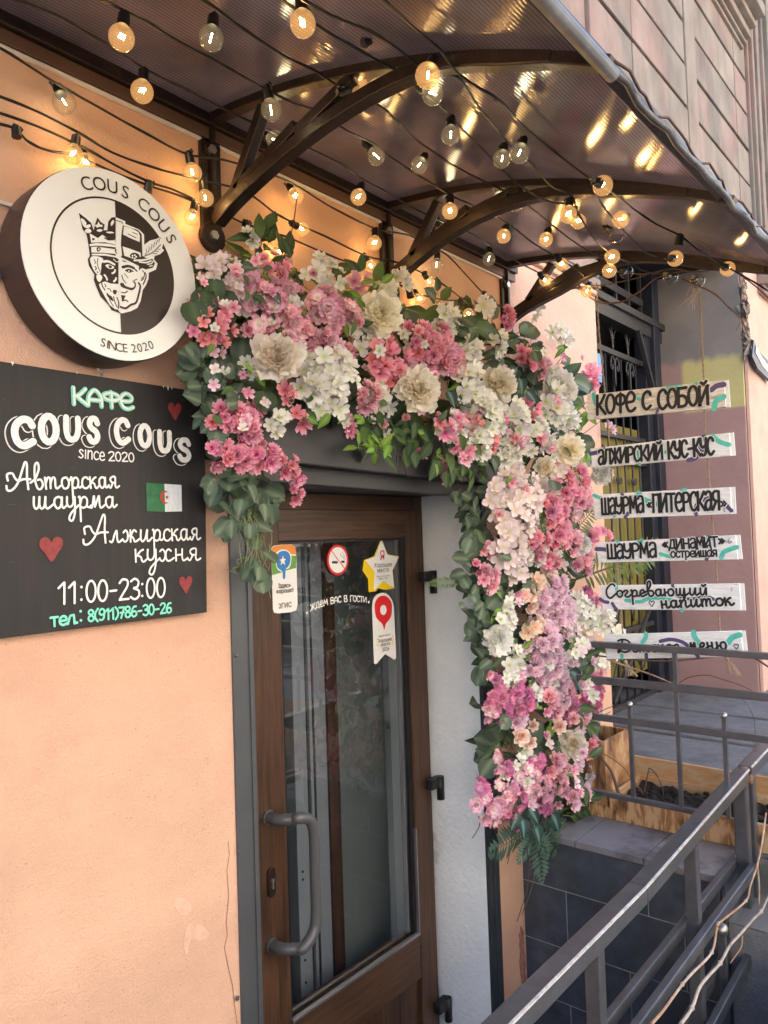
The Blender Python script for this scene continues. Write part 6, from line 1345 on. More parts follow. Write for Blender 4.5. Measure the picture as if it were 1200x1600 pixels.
# ================================================================ SILK FLOWER MESHES
def petal(q, T, Ln, Wd, cup, nx=3, ny=4, ruffle=0, notch=0, tw=0, base=0, tip=1, shape=0):
    """one petal as a small curved sheet; records the throat-to-tip value per vertex"""
    b = len(q.v); ph = random.uniform(0, 6)
    for j in range(ny+1):
        t = j/ny
        wv = math.sin(math.pi*min(1, (t*.82+.09)))**.7 if shape == 0 else (math.sin(math.pi*t**.8)**.9 if shape == 1 else (1-abs(2*t-1)**2.2))
        if shape == 0: wv = (t**.55)*(1-.45*max(0, t-.75)/.25*1.0)
        for i in range(nx+1):
            s = 2*i/nx-1
            x = s*Wd/2*max(wv, .08)
            y = Ln*t - (notch*Ln*.16*(1-abs(s)) if j == ny else 0) - (abs(s)**2)*Ln*.10*t
            z = cup*Ln*(t*t) + .22*Wd*abs(s)**2*t + ruffle*Ln*.09*math.sin(s*5+ph+t*3)*t*t
            q.v.append(tuple(T @ V(x, y, z))); q.tip.append(base+(tip-base)*(t*.85+.15*abs(s)*t))
    for j in range(ny):
        for i in range(nx):
            a = b+j*(nx+1)+i; q.f.append([a, a+1, a+nx+2, a+nx+1]); q.sm.append(True)
def new(): q = MB(); q.tip = []; return q
def fin(q, name, m_):
    me = bpy.data.meshes.new(name); me.from_pydata(q.v, [], q.f); me.polygons.foreach_set('use_smooth', q.sm)
    while len(q.tip) < len(q.v): q.tip.append(0)
    at_ = me.attributes.new('tip', 'FLOAT', 'POINT'); at_.data.foreach_set('value', q.tip)
    me.materials.append(m_); me.update(); return me
def RZ(a): return Matrix.Rotation(a, 4, 'Z')
def RX(a): return Matrix.Rotation(a, 4, 'X')
def stamens(q, n, L, r):
    for k in range(n):
        a = 2.4*k; d = V(math.cos(a)*.35, math.sin(a)*.35, 1).normalized()
        b = len(q.v); q.tube([V(0, 0, 0), d*L], r, 3, smooth=False); q.tip += [0]*(len(q.v)-b)
def simple(m_, n=5, cup=.25, w_=.95, notch=0):
    q = new()
    for k in range(n): petal(q, RZ(2*math.pi*k/n+random.uniform(-.12, .12)) @ RX(random.uniform(-.1, .2)), 1, w_, cup, 3, 3, .8, notch)
    stamens(q, 5, .35, .03); return fin(q, m_.name.replace('_silk', '')+'_blossom', m_)
def double(m_, layers=3, n=7):
    q = new()
    for l in range(layers):
        for k in range(n-l):
            petal(q, RZ(2*math.pi*k/(n-l)+l*.4+random.uniform(-.15, .15)) @ RX(.15+.38*l+random.uniform(-.1, .1)), 1-.2*l, .72, .2, 3, 3, 1.4, 1, tip=1)
    stamens(q, 6, .45, .03); return fin(q, 'ruffled_'+m_.name.replace('_silk', '')+'_blossom', m_)
def peony(m_, open_=1.):
    q = new(); lay = [(8, 1.0, .0, .80), (8, .96, .22, .76), (8, .86, .45, .66), (9, .72, .68, .52), (9, .60, .90, .42), (9, .50, 1.1, .32), (8, .40, 1.3, .26), (6, .30, 1.45, .2)]
    for l, (n, L, tilt, wd) in enumerate(lay):
        for k in range(n):
            T = Matrix.Translation((0, 0, .03*l)) @ RZ(2*math.pi*k/n+l*.37+random.uniform(-.2, .2)) @ RX(tilt*open_+random.uniform(-.14, .14))
            petal(q, T, L*random.uniform(.9, 1.08), wd*random.uniform(.9, 1.15), .18 if l < 3 else .05, 4, 4, 1.5, random.choice((0, 1, 1)), base=max(.1, .7-.12*l), tip=1-.06*l)
    return fin(q, 'peony', m_)
def rose(m_):
    q = new()
    for l, (n, L, tilt) in enumerate(((6, 1, .15), (6, .85, .5), (5, .7, .9), (5, .5, 1.2), (4, .35, 1.4))):
        for k in range(n): petal(q, RZ(2*math.pi*k/n+l*.5) @ RX(tilt+random.uniform(-.1, .1)), L, .8, .1, 3, 3, 1.2, 0, tip=1-.16*l, base=.5-.1*l)
    return fin(q, 'rose', m_)
def floret4(m_):
    q = new()
    for k in range(4): petal(q, RZ(math.pi/2*k+random.uniform(-.1, .1)) @ RX(random.uniform(-.05, .15)), 1, 1.12, .12, 3, 3, .6, 0)
    return fin(q, m_.name.replace('_silk', '')+'_hydrangea_floret', m_)
def leafm(m_, L=1, W=.5, shape=2, curl=.2):
    q = new(); b = 0; nx, ny = 4, 6
    for j in range(ny+1):
        t = j/ny; wv = {2: (math.sin(math.pi*t**.75))**.85, 3: math.sqrt(max(0, 1-(2*t-1)**2)), 4: math.sin(math.pi*t**.55)}[shape]
        for i in range(nx+1):
            s = 2*i/nx-1; x = s*W/2*max(wv, .03); y = L*t; z = -curl*L*t*t + .18*W*abs(s)*wv + .02*math.sin(t*14)*abs(s)
            q.v.append((x, y, z)); q.tip.append(.12+.88*abs(s)*1.0 if i != 2 else 0)
    for j in range(ny):
        for i in range(nx):
            a = j*(nx+1)+i; q.f.append([a, a+1, a+nx+2, a+nx+1]); q.sm.append(True)
    st = len(q.v); q.tube([V(0, -.25*L, .0), V(0, 0, 0)], .016, 4, smooth=False); q.tip += [.1]*(len(q.v)-st)
    return fin(q, 'leaf', m_)
def frond(m_, n=17, L=1., w_=.16, droop=.35, toothed=False):
    q = new(); sp = [V(0, L*t, -droop*L*t*t) for t in [i/12 for i in range(13)]]
    q.tube(sp, .008, 4, r1=.003); q.tip += [.1]*len(q.v)
    for k in range(2, n+1):
        t = k/n*.99; p = V(0, L*t, -droop*L*t*t)
        ll = w_*math.sin(math.pi*(.12+.86*t)**1.0)**.8 + .015
        for sg in (-1, 1):
            T = Matrix.Translation(p) @ RZ(-sg*(1.15-.3*t)) @ RX(random.uniform(-.25, .1))
            petal(q, T, ll, .026*L if not toothed else .062*L, -.15, 1, 3, .3, 0, shape=2, base=.2)
    return fin(q, 'fern_frond', m_)
def fitto(m_):
    return leafm(m_, 1, .72, 4, .15)
FL = {k: [simple(P[k], 5, .25), simple(P[k], 5, .45, .85, 1), simple(P[k], 6, .1, .8)] for k in ('white', 'pink', 'hot', 'coral', 'lilac', 'mag', 'cream')}
DB = {k: [double(P[k]), double(P[k], 2, 6), double(P[k], 3, 8)] for k in ('pink', 'rosew', 'hot', 'white', 'mag', 'lilac', 'peach')}
HY = {k: [floret4(P[k]), floret4(P[k])] for k in ('pale', 'white', 'lilac', 'lav')}
PE = [peony(P['cream']), peony(P['cream'], .85), peony(P['cream'], 1.1), peony(P['white'], .9)]
RO = [rose(P['peach']), rose(P['peach'])]
LV = {k: [leafm(Lf[k], 1, .48, 2, .25), leafm(Lf[k], 1, .42, 2, .5), leafm(Lf[k], 1, .55, 2, .05)] for k in ('dark', 'mid', 'bright')}
LV['euc'] = [leafm(Lf['euc'], 1, .88, 3, .15), leafm(Lf['euc'], 1, .80, 3, .45), leafm(Lf['euc'], 1, .78, 4, .1), leafm(Lf['euc'], 1, .95, 3, -.2)]
LV['round'] = [leafm(Lf['dark'], 1, 1.05, 3, .2), leafm(Lf['dark'], 1, .95, 3, .4)]
LV['narrow'] = [leafm(Lf['dark'], 1, .30, 2, .2), leafm(Lf['dark'], 1, .34, 2, .4)]
LV['teal'] = [fitto(Lf['teal'])]
FR = {'g': frond(Lf['fern'], 26, 1., .17, .08), 'b': frond(Lf['fern2'], 13, 1., .26, .06, True)}

gar = thing('flower_garland', 'garland of pink, white and cream silk flowers arching over the door', 'flower garland', (1.9, -.05, .9))
cnt = {}
def put(name, me, pos, nrm, size, spin=None, up=None):
    """place a shared mesh so that its face normal (local +Z) looks along nrm"""
    z = nrm.normalized(); u = up if up is not None else V(random.uniform(-1, 1), random.uniform(-1, 1), random.uniform(-1, 1))
    y = (u - z*u.dot(z));
    if y.length < 1e-3: y = z.orthogonal()
    y.normalize(); x = y.cross(z)
    m_ = Matrix(((x.x, y.x, z.x, pos.x), (x.y, y.y, z.y, pos.y), (x.z, y.z, z.z, pos.z), (0, 0, 0, 1))) @ Matrix.Scale(size, 4)
    cnt[name] = cnt.get(name, 0)+1
    return inst(name, me, gar, m_)
def mpp(P_): return (P_-EYE).dot(FW)/1181.6        # metres per picture pixel at a point
TO = V(-.55, -1, .05)                             # where the display side of the garland faces
def cluster(cx, cy, r, kinds, n, d, dep=-.12, bulge=.5, ry=None, name='blossom'):
    """flower head: n florets over a dome of radius r picture pixels, floret size d"""
    c0 = at(cx, cy, 1, dep); k = mpp(c0); rx = r*k*1.22; rz = (ry or r)*k
    for i in range(n):
        rr = math.sqrt((i+.5)/n); a = i*2.39996+random.uniform(-.25, .25)
        dx, dz = rr*math.cos(a), rr*math.sin(a); hgt = math.sqrt(max(0, 1-rr*rr*.9)); dx += random.uniform(-.16, .16); dz += random.uniform(-.16, .16)
        pos = c0 + V(dx*rx, -hgt*bulge*min(rx, rz) + random.uniform(-.014, .010), dz*rz)
        nrm = V(dx*.9-.35, -1*hgt-.45, dz*.9+.05) + V(random.uniform(-.3, .3), random.uniform(-.3, .3), random.uniform(-.3, .3))
        me_ = random.choice(kinds)
        put(me_.name.split('.')[0], me_, pos, nrm, d*k*.5*random.uniform(.75, 1.25))
def scatter(pts, kinds, n, d, dep=(-.04, -.14), spread=8, name='leaf', face=.6, hang=0.):
    for i in range(n):
        a = random.choice(pts); 
        x, y, r = a
        an = random.uniform(0, 6.28); rr = r*math.sqrt(random.random())
        y_ = random.uniform(*dep); p = at(x+rr*math.cos(an), y+rr*math.sin(an), 1, y_); k = mpp(p)
        c = at(x, y, 1, y_)
        out = (p-c); out.y = 0; out = out.normalized() if out.length > 1e-4 else V(0, 0, 1)
        up = out*1.0 + V(random.uniform(-.7, .7), random.uniform(-.3, .1), random.uniform(-.7, .7)-hang)
        nrm = TO*face + V(random.uniform(-.6, .6), random.uniform(-.5, .2), random.uniform(-.3, .7))
        put(name, random.choice(kinds), p, nrm, d*k*random.uniform(.7, 1.2), up=up)
def sprig(name, me, base, tipp, yb, yt, size=None, nrm=TO):
    a = at(*base, 1, yb); b = at(*tipp, 1, yt); L = (b-a).length; d_ = (b-a)/L; nrm = nrm - d_*nrm.dot(d_)
    put(name, me, a, nrm, size or L, up=(b-a))

# --- leaf backing of the arch and of the column
body = [(330, 440, 30), (350, 490, 30), (400, 440, 35), (390, 520, 50), (440, 500, 50), (350, 600, 26), (385, 600, 42), (370, 660, 35), (450, 600, 50), (500, 470, 45), (520, 540, 50), (520, 610, 40), (580, 510, 50), (600, 590, 55),
        (650, 550, 50), (640, 640, 40), (700, 520, 45), (700, 600, 55), (750, 540, 45), (760, 630, 55), (810, 560, 40), (820, 640, 50), (860, 600, 40), (870, 670, 40), (700, 690, 40), (760, 690, 45), (830, 710, 40), (590, 670, 30), (880, 720, 35)]
col = [(800, 770, 45), (860, 770, 45), (800, 840, 45), (860, 850, 45), (780, 900, 35), (850, 910, 45), (800, 960, 40), (870, 980, 40), (800, 1030, 40), (870, 1050, 40), (810, 1100, 45), (880, 1120, 40), (800, 1170, 35), (870, 1180, 40), (820, 1230, 35), (890, 1240, 30)]
scatter(body, LV['dark']+LV['mid'], 290, 44, (-.01, -.06), name='leaf')
scatter(body, LV['dark']+LV['euc'], 240, 40, (-.05, -.11), name='arch_leaf')
scatter(col, LV['dark']+LV['euc'], 290, 38, (-.01, -.10), name='green_leaf')
q = MB()                                        # woody stems that carry everything
for k in range(60):
    a = random.choice(body+col); b = at(a[0]+random.uniform(-25, 25), a[1]+random.uniform(-25, 25), 1, -.02); e = b + V(random.uniform(-.12, .12), random.uniform(-.12, -.03), random.uniform(-.12, .12))
    q.tube([b, (b+e)/2+V(0, -.02, .01), e], .0028, 5, r1=.0015)
o = q.build('stems', M_twig, gar); o['kind'] = 'stuff'

# --- peonies
for x, y, d, m_, dep in ((592, 494, 80, 0, -.17), (432, 563, 92, 2, -.19), (650, 612, 82, 1, -.20), (777, 603, 64, 0, -.17), (872, 606, 62, 3, -.15), (887, 703, 56, 1, -.17), (850, 731, 40, 0, -.13), (938, 741, 42, 3, -.16),
                    (775, 998, 58, 3, -.16), (906, 851, 38, 3, -.16), (893, 1163, 50, 1, -.18)):
    p = at(x, y, 1, dep); put('peony', PE[m_], p, V(-.75, -1, .05)+V(random.uniform(-.2, .2), 0, random.uniform(-.15, .15)), d*.5*mpp(p))
# --- flower heads, read off the picture one by one
C = cluster
C(345, 432, 34, HY['pale'], 20, 26, -.12); C(372, 470, 22, HY['pale'], 9, 30, -.13)
C(322, 507, 32, FL['coral'], 15, 28, -.13); C(330, 538, 20, FL['coral']+HY['lilac'], 6, 24, -.12)
C(424, 424, 22, DB['hot'], 11, 22, -.12, ry=26); C(403, 412, 12, FL['white'], 5, 20, -.10); C(390, 369, 9, FL['white'], 3, 22, -.08)
C(408, 472, 32, DB['rosew'], 15, 32, -.15); C(440, 510, 36, DB['rosew'], 18, 32, -.16, ry=30); C(452, 465, 18, DB['rosew'], 6, 30, -.14); C(398, 522, 20, DB['pink'], 6, 28, -.13)
C(500, 433, 30, HY['white'], 15, 26, -.11); C(515, 485, 36, DB['rosew'], 16, 34, -.15, ry=28); C(456, 480, 10, FL['white'], 4, 24, -.17); C(458, 540, 12, FL['white'], 3, 24, -.15)
C(510, 543, 16, DB['pink'], 4, 36, -.16); C(536, 554, 14, DB['hot'], 4, 30, -.14); C(475, 528, 22, DB['pink'], 8, 30, -.13); C(557, 441, 14, FL['pink'], 5, 24, -.12)
C(510, 585, 44, HY['white'], 26, 30, -.15); C(480, 605, 20, FL['white'], 7, 34, -.16); C(505, 625, 26, HY['white'], 10, 30, -.14); C(560, 528, 26, HY['white'], 12, 28, -.13)
C(600, 562, 30, FL['coral'], 13, 28, -.15); C(585, 575, 15, FL['coral'], 5, 30, -.16); C(608, 600, 14, FL['coral'], 5, 28, -.15)
C(668, 545, 46, DB['hot'], 26, 30, -.15, ry=34); C(695, 560, 24, DB['rosew'], 9, 32, -.16); C(635, 578, 18, DB['rosew'], 6, 30, -.15); C(625, 530, 12, FL['white'], 4, 22, -.14)
C(571, 620, 18, DB['pink'], 8, 26, -.16); C(592, 622, 20, HY['white'], 8, 28, -.14); C(605, 455, 15, HY['white'], 6, 26, -.10); C(627, 438, 14, FL['white'], 5, 24, -.09)
C(445, 617, 12, FL['coral'], 3, 28, -.14); C(470, 653, 12, FL['coral'], 3, 30, -.14); C(535, 665, 14, FL['hot'], 4, 28, -.13); C(530, 650, 10, FL['white'], 3, 26, -.14); C(388, 573, 10, FL['white'], 3, 24, -.12)
C(360, 655, 34, DB['hot'], 14, 28, -.13, ry=22); C(378, 668, 18, DB['hot'], 6, 30, -.14); C(342, 705, 22, DB['hot'], 9, 28, -.12); C(375, 712, 24, DB['hot'], 10, 30, -.13); C(410, 712, 22, DB['hot'], 9, 30, -.14, ry=18); C(440, 726, 18, DB['hot'], 6, 28, -.12); C(455, 740, 10, DB['hot'], 3, 26, -.12)
C(456, 771, 12, DB['hot'], 4, 22, -.10); C(428, 665, 16, FL['white'], 5, 30, -.13); C(400, 643, 12, FL['hot'], 3, 26, -.12); C(372, 625, 9, FL['hot'], 2, 20, -.10)
C(688, 745, 10, FL['coral'], 4, 22, -.10)
C(755, 478, 14, HY['white'], 6, 24, -.10); C(786, 497, 15, DB['hot'], 6, 24, -.11); C(833, 486, 14, FL['white'], 5, 24, -.08); C(868, 524, 16, FL['white'], 6, 24, -.08); C(885, 528, 8, FL['white'], 3, 20, -.06)
C(778, 536, 14, FL['white'], 5, 24, -.12); C(688, 505, 24, FL['white'], 9, 28, -.12); C(730, 552, 22, FL['white'], 9, 28, -.15); C(725, 603, 28, FL['white'], 13, 28, -.16); C(735, 625, 22, FL['white'], 8, 28, -.15)
C(820, 562, 14, DB['hot'], 5, 24, -.12); C(838, 576, 14, DB['pink'], 5, 26, -.12); C(812, 555, 12, FL['hot'], 4, 22, -.1); C(860, 640, 28, FL['white'], 13, 28, -.15); C(880, 645, 22, FL['white'], 8, 26, -.12)
C(760, 650, 34, FL['white'], 18, 28, -.17); C(805, 655, 26, FL['white'], 11, 30, -.17); C(700, 670, 26, FL['white'], 9, 28, -.15); C(830, 680, 30, FL['white'], 14, 28, -.16); C(740, 690, 28, FL['white'], 12, 28, -.15); C(790, 700, 28, FL['white'], 11, 28, -.15); C(716, 712, 16, FL['white'], 5, 28, -.13)
for x, y in ((827, 640), (800, 692), (735, 662), (710, 660), (690, 668), (765, 690), (722, 705), (838, 692), (776, 655), (745, 630), (702, 690), (812, 672)): C(x, y, 11, FL['coral' if x % 2 else 'hot'], 3, 24, -.17)
C(684, 725, 10, FL['coral'], 3, 20, -.10); C(655, 710, 8, FL['hot'], 2, 18, -.09)
C(916, 590, 18, FL['hot'], 6, 24, -.08); C(874, 563, 8, FL['mag'], 2, 16, -.05); C(955, 671, 9, FL['lilac'], 2, 20, -.05); C(906, 560, 5, FL['hot'], 1, 16, -.05)
C(795, 730, 20, HY['pale'], 8, 28, -.14); C(780, 760, 24, HY['pale'], 9, 28, -.14); C(812, 775, 40, HY['pale'], 24, 26, -.15); C(800, 812, 44, HY['pale'], 28, 26, -.16, ry=38); C(770, 780, 24, HY['pale'], 9, 28, -.14)
C(790, 858, 34, HY['pale'], 18, 26, -.16); C(800, 885, 26, HY['pale'], 10, 26, -.15); C(815, 868, 16, DB['white'], 5, 24, -.16); C(832, 870, 14, DB['white'], 5, 22, -.16)
C(878, 765, 24, DB['hot'], 10, 26, -.15); C(900, 745, 16, DB['hot'], 5, 26, -.12); C(905, 780, 18, DB['pink'], 7, 24, -.13); C(885, 790, 18, DB['rosew'], 6, 26, -.15)
C(858, 800, 24, DB['coral' if 0 else 'hot'], 11, 24, -.16); C(868, 830, 26, DB['hot'], 12, 24, -.16); C(835, 848, 22, DB['hot'], 10, 24, -.17); C(855, 878, 14, DB['hot'], 6, 22, -.17); C(886, 850, 18, DB['pink'], 7, 24, -.15); C(850, 760, 16, HY['pale'], 6, 26, -.13)
C(920, 838, 20, DB['hot'], 8, 22, -.10, ry=12); C(940, 838, 12, DB['hot'], 4, 20, -.08); C(905, 880, 18, DB['pink'], 7, 24, -.12); C(762, 856, 16, DB['coral' if 0 else 'pink'], 6, 22, -.14); C(758, 905, 18, DB['pink'], 8, 22, -.14); C(745, 886, 8, DB['hot'], 3, 18, -.12)
C(838, 915, 15, DB['peach'], 5, 26, -.16); C(821, 936, 14, DB['peach'], 4, 28, -.16); C(855, 905, 12, DB['peach'], 4, 24, -.15)
C(862, 925, 26, DB['lilac'], 11, 26, -.16); C(845, 945, 20, DB['lilac'], 7, 26, -.16); C(880, 950, 20, FL['lilac'], 8, 24, -.14); C(870, 972, 24, DB['lilac'], 10, 26, -.16); C(850, 970, 20, DB['lilac'], 8, 26, -.15)
C(828, 985, 16, DB['peach'], 5, 26, -.16); C(845, 1005, 26, DB['lilac'], 12, 28, -.17); C(855, 1030, 28, DB['lilac'], 13, 28, -.17); C(825, 1010, 18, DB['lilac'], 7, 26, -.15); C(835, 1050, 26, DB['lilac'], 11, 28, -.16); C(865, 1060, 20, DB['lilac'], 7, 26, -.15)
C(790, 945, 15, FL['white'], 6, 22, -.15); C(788, 966, 18, FL['white'], 8, 22, -.15); C(775, 975, 12, FL['white'], 4, 24, -.15)
C(900, 950, 20, HY['white'], 8, 24, -.13); C(918, 965, 20, HY['white'], 9, 24, -.12); C(938, 970, 20, HY['white'], 9, 24, -.11); C(955, 992, 14, HY['white'], 6, 22, -.10); C(958, 1018, 10, HY['white'], 3, 20, -.09); C(890, 985, 18, HY['pale'], 6, 24, -.13); C(930, 1035, 20, HY['white'], 8, 22, -.10); C(925, 945, 14, DB['pink'], 5, 22, -.11)
C(915, 930, 13, DB['mag'], 5, 22, -.11); C(800, 1028, 14, FL['white'], 4, 24, -.14); C(790, 1055, 20, FL['white'], 9, 24, -.15); C(778, 1068, 12, FL['white'], 4, 22, -.14); C(768, 1076, 18, DB['mag'], 8, 24, -.15); C(800, 1075, 14, DB['mag'], 5, 22, -.15)
C(905, 1075, 26, DB['mag'], 11, 24, -.14); C(925, 1062, 16, DB['hot'], 6, 22, -.12); C(920, 1090, 22, DB['mag'], 8, 24, -.13); C(880, 1075, 16, DB['pink'], 6, 24, -.15); C(870, 1095, 20, DB['lilac'], 8, 24, -.16); C(850, 1080, 18, FL['white'], 7, 22, -.16); C(885, 1105, 20, DB['mag'], 8, 24, -.15)
C(778, 1105, 20, DB['mag'], 9, 24, -.15); C(760, 1112, 12, DB['rosew'], 4, 24, -.14); C(808, 1100, 20, DB['mag'], 8, 26, -.16); C(805, 1125, 16, DB['lilac'], 6, 26, -.15); C(855, 1103, 18, DB['pink'], 7, 28, -.17); C(800, 1088, 14, FL['white'], 5, 22, -.15); C(826, 1085, 16, FL['white'], 6, 22, -.16); C(925, 1112, 11, DB['white'], 4, 24, -.13); C(900, 1120, 16, DB['pink'], 6, 22, -.13)
for x, y, d in ((872, 1134, 30), (812, 1150, 34), (826, 1160, 28), (898, 1148, 24), (832, 1133, 22), (838, 916, 22)):
    p = at(x, y, 1, -.17); put('rose', random.choice(RO), p, V(-.6, -1, .1), d*.5*mpp(p))
C(772, 1188, 12, DB['rosew'], 4, 22, -.15); C(788, 1195, 10, DB['mag'], 3, 20, -.15); C(806, 1198, 14, FL['white'], 5, 22, -.15); C(782, 1215, 10, FL['white'], 3, 22, -.14); C(840, 1195, 14, DB['mag'], 5, 22, -.15); C(820, 1175, 12, HY['white'], 4, 22, -.14)
C(865, 1198, 17, DB['coral' if 0 else 'pink'], 7, 22, -.16); C(868, 1218, 14, DB['pink'], 5, 22, -.16); C(898, 1194, 11, FL['lilac'], 4, 22, -.15); C(886, 1203, 8, FL['pink'], 2, 20, -.15); C(882, 1238, 10, FL['hot'], 3, 20, -.14); C(896, 1248, 12, FL['lilac'], 4, 18, -.14); C(915, 1168, 15, DB['hot'], 6, 22, -.15)
C(930, 1180, 20, HY['lav'], 9, 24, -.15); C(925, 1205, 18, HY['lav'], 8, 24, -.15, ry=16)
C(820, 1222, 24, DB['rosew'], 10, 24, -.16); C(838, 1235, 22, DB['rosew'], 9, 26, -.17); C(842, 1255, 18, DB['mag'], 6, 26, -.16); C(780, 1242, 22, DB['rosew'], 9, 26, -.16); C(748, 1236, 12, DB['mag'], 4, 24, -.15); C(752, 1250, 16, DB['rosew'], 6, 26, -.16); C(764, 1268, 16, DB['rosew'], 6, 26, -.16); C(800, 1245, 18, DB['mag'], 6, 24, -.15); C(790, 1272, 9, DB['mag'], 3, 20, -.14); C(808, 1292, 6, DB['mag'], 2, 16, -.13)
C(820, 1205, 14, DB['mag'], 5, 22, -.15)

# --- eucalyptus, ivy and accent leaves
scatter([(320, 572, 14), (334, 598, 20), (356, 590, 24), (352, 640, 22), (340, 655, 16), (326, 630, 12), (320, 600, 10)], LV['euc'], 56, 32, (-.08, -.14), name='eucalyptus_leaf')
scatter([(345, 750, 20), (375, 740, 22), (350, 690, 16), (385, 770, 16), (365, 790, 22), (390, 800, 20), (400, 770, 14), (420, 780, 10), (395, 830, 18), (400, 865, 16), (408, 885, 8), (370, 820, 12)], LV['euc'], 60, 33, (-.05, -.12), name='eucalyptus_leaf', hang=1.2)
scatter([(750, 800, 14), (742, 830, 14), (755, 860, 14), (745, 880, 16), (740, 910, 20), (735, 935, 18), (750, 960, 18), (760, 930, 16), (785, 925, 18), (800, 905, 14), (758, 985, 12), (745, 975, 12), (775, 900, 14), (765, 1000, 10), (760, 1035, 10)], LV['euc'], 95, 28, (-.07, -.14), name='eucalyptus_leaf')
scatter([(725, 765, 10), (718, 775, 8), (740, 770, 10), (745, 800, 10), (733, 790, 6)], LV['euc'], 16, 24, (-.05, -.08), name='eucalyptus_leaf', hang=1)
for x, y in ((724, 805), (730, 815), (722, 822), (728, 828)): sprig('eucalyptus_leaf', LV['euc'][1], (x, y), (x+random.uniform(-5, 5), y+11), -.03, -.03)
scatter([(600, 665, 26), (630, 670, 26), (660, 665, 26), (690, 690, 26), (580, 655, 20), (650, 690, 16), (700, 720, 16), (740, 720, 20)], LV['mid']+LV['dark'], 70, 34, (-.10, -.17), name='hanging_leaf', hang=1.1)
scatter([(555, 665, 10), (545, 650, 8), (520, 640, 14), (575, 675, 8), (610, 685, 10), (680, 715, 12), (590, 700, 6), (562, 700, 6), (480, 645, 10)], LV['bright'], 30, 24, (-.14, -.18), name='bright_leaf')
scatter([(372, 400, 12), (360, 395, 8), (540, 455, 12), (548, 470, 10), (540, 500, 8), (590, 440, 6), (700, 545, 8), (740, 560, 10), (760, 700, 10), (800, 740, 6), (790, 945, 8), (800, 960, 6), (765, 975, 5), (850, 1110, 8), (872, 1200, 8), (862, 1225, 8), (880, 1190, 6), (905, 1000, 6), (875, 1060, 6), (720, 590, 10), (860, 590, 8), (915, 640, 8), (930, 710, 10), (885, 545, 5)], LV['bright'], 62, 24, (-.12, -.18), name='bright_leaf')
scatter([(410, 385, 14), (400, 370, 10), (450, 400, 10), (450, 440, 10), (415, 360, 8)], LV['dark']+LV['mid'], 22, 36, (-.05, -.12), name='upright_leaf', hang=-1.6)
for b, t in (((563, 425), (566, 395)), ((585, 440), (600, 405)), ((575, 455), (598, 440)), ((560, 430), (545, 405)), ((455, 402), (447, 372)), ((684, 455), (682, 432)), ((688, 468), (706, 448)), ((680, 470), (664, 450)), ((690, 485), (668, 492)), ((700, 480), (715, 470)), ((770, 525), (745, 505)), ((745, 515), (722, 508)), ((760, 530), (785, 512)), ((810, 520), (835, 508)), ((820, 530), (828, 552)), ((838, 540), (855, 558)), ((880, 900), (862, 925))):
    sprig('broad_leaf', random.choice(LV['dark']+LV['mid']), b, t, -.11, -.13)
for x, y, d in ((322, 455, 46), (345, 452, 50), (352, 478, 44), (300, 470, 40), (335, 435, 36), (478, 640, 30), (412, 610, 36), (440, 610, 34)):
    p = at(x, y, 1, -.14); put('round_leaf', random.choice(LV['round']), p, TO+V(random.uniform(-.3, .3), 0, .3), d*mpp(p), up=V(random.uniform(-.5, .5), 0, -1))
for b, t in (((590, 700), (625, 735)), ((880, 1010), (920, 1005)), ((885, 1020), (865, 985)), ((885, 1030), (930, 1030)), ((890, 1005), (905, 985)), ((870, 900), (905, 905)), ((865, 880), (890, 905)), ((900, 790), (925, 800)), ((880, 1110), (940, 1130)), ((910, 1130), (945, 1150)), ((855, 1260), (910, 1250)), ((880, 1250), (940, 1238)), ((890, 1262), (962, 1245)), ((900, 1270), (955, 1268)), ((890, 1275), (935, 1280)), ((870, 1245), (905, 1225)), ((915, 1235), (950, 1225)), ((905, 1255), (930, 1290)), ((800, 1010), (780, 1040)), ((765, 1140), (790, 1130)), ((780, 1160), (770, 1185)), ((905, 1215), (930, 1240))):
    sprig('pointed_leaf', random.choice(LV['narrow']), b, t, -.13, -.17)
for x, y, a in ((800, 600, -.4), (822, 610, .6), (812, 590, 0), (808, 575, -.8), (700, 610, .3), (712, 622, 1.0), (815, 1278, 0), (826, 1262, .5), (808, 1268, -.6), (870, 1278, -.8), (835, 1288, .2), (862, 1270, .3), (890, 1048, .9), (900, 1055, .2)):
    p = at(x, y, 1, -.17); put('veined_leaf', LV['teal'][0], p, TO+V(0, 0, .3), 30*mpp(p), up=V(math.sin(a), 0, -math.cos(a)))
# ferns
for b, t, k, y0, y1 in (((850, 880), (945, 785), 'g', -.14, -.20), ((900, 905), (1062, 850), 'g', -.13, -.34), ((728, 908), (672, 912), 'g', -.10, -.06), ((745, 900), (722, 880), 'g', -.10, -.08), ((905, 770), (930, 800), 'g', -.12, -.12), ((890, 720), (932, 775), 'g', -.1, -.12), ((845, 760), (850, 840), 'g', -.15, -.19),
                        ((820, 1300), (770, 1335), 'b', -.13, -.15), ((835, 1300), (812, 1348), 'b', -.15, -.17), ((840, 1290), (850, 1380), 'b', -.16, -.17), ((850, 1280), (880, 1345), 'b', -.14, -.15), ((860, 1270), (887, 1310), 'b', -.13, -.13), ((830, 1285), (860, 1340), 'b', -.17, -.19), ((800, 1290), (830, 1320), 'b', -.14, -.15), ((880, 1055), (925, 1040), 'b', -.15, -.17), ((895, 1040), (880, 1070), 'b', -.15, -.17), ((845, 1275), (868, 1300), 'b', -.17, -.18)):
    sprig('fern_frond', FR[k], b, t, y0, y1)
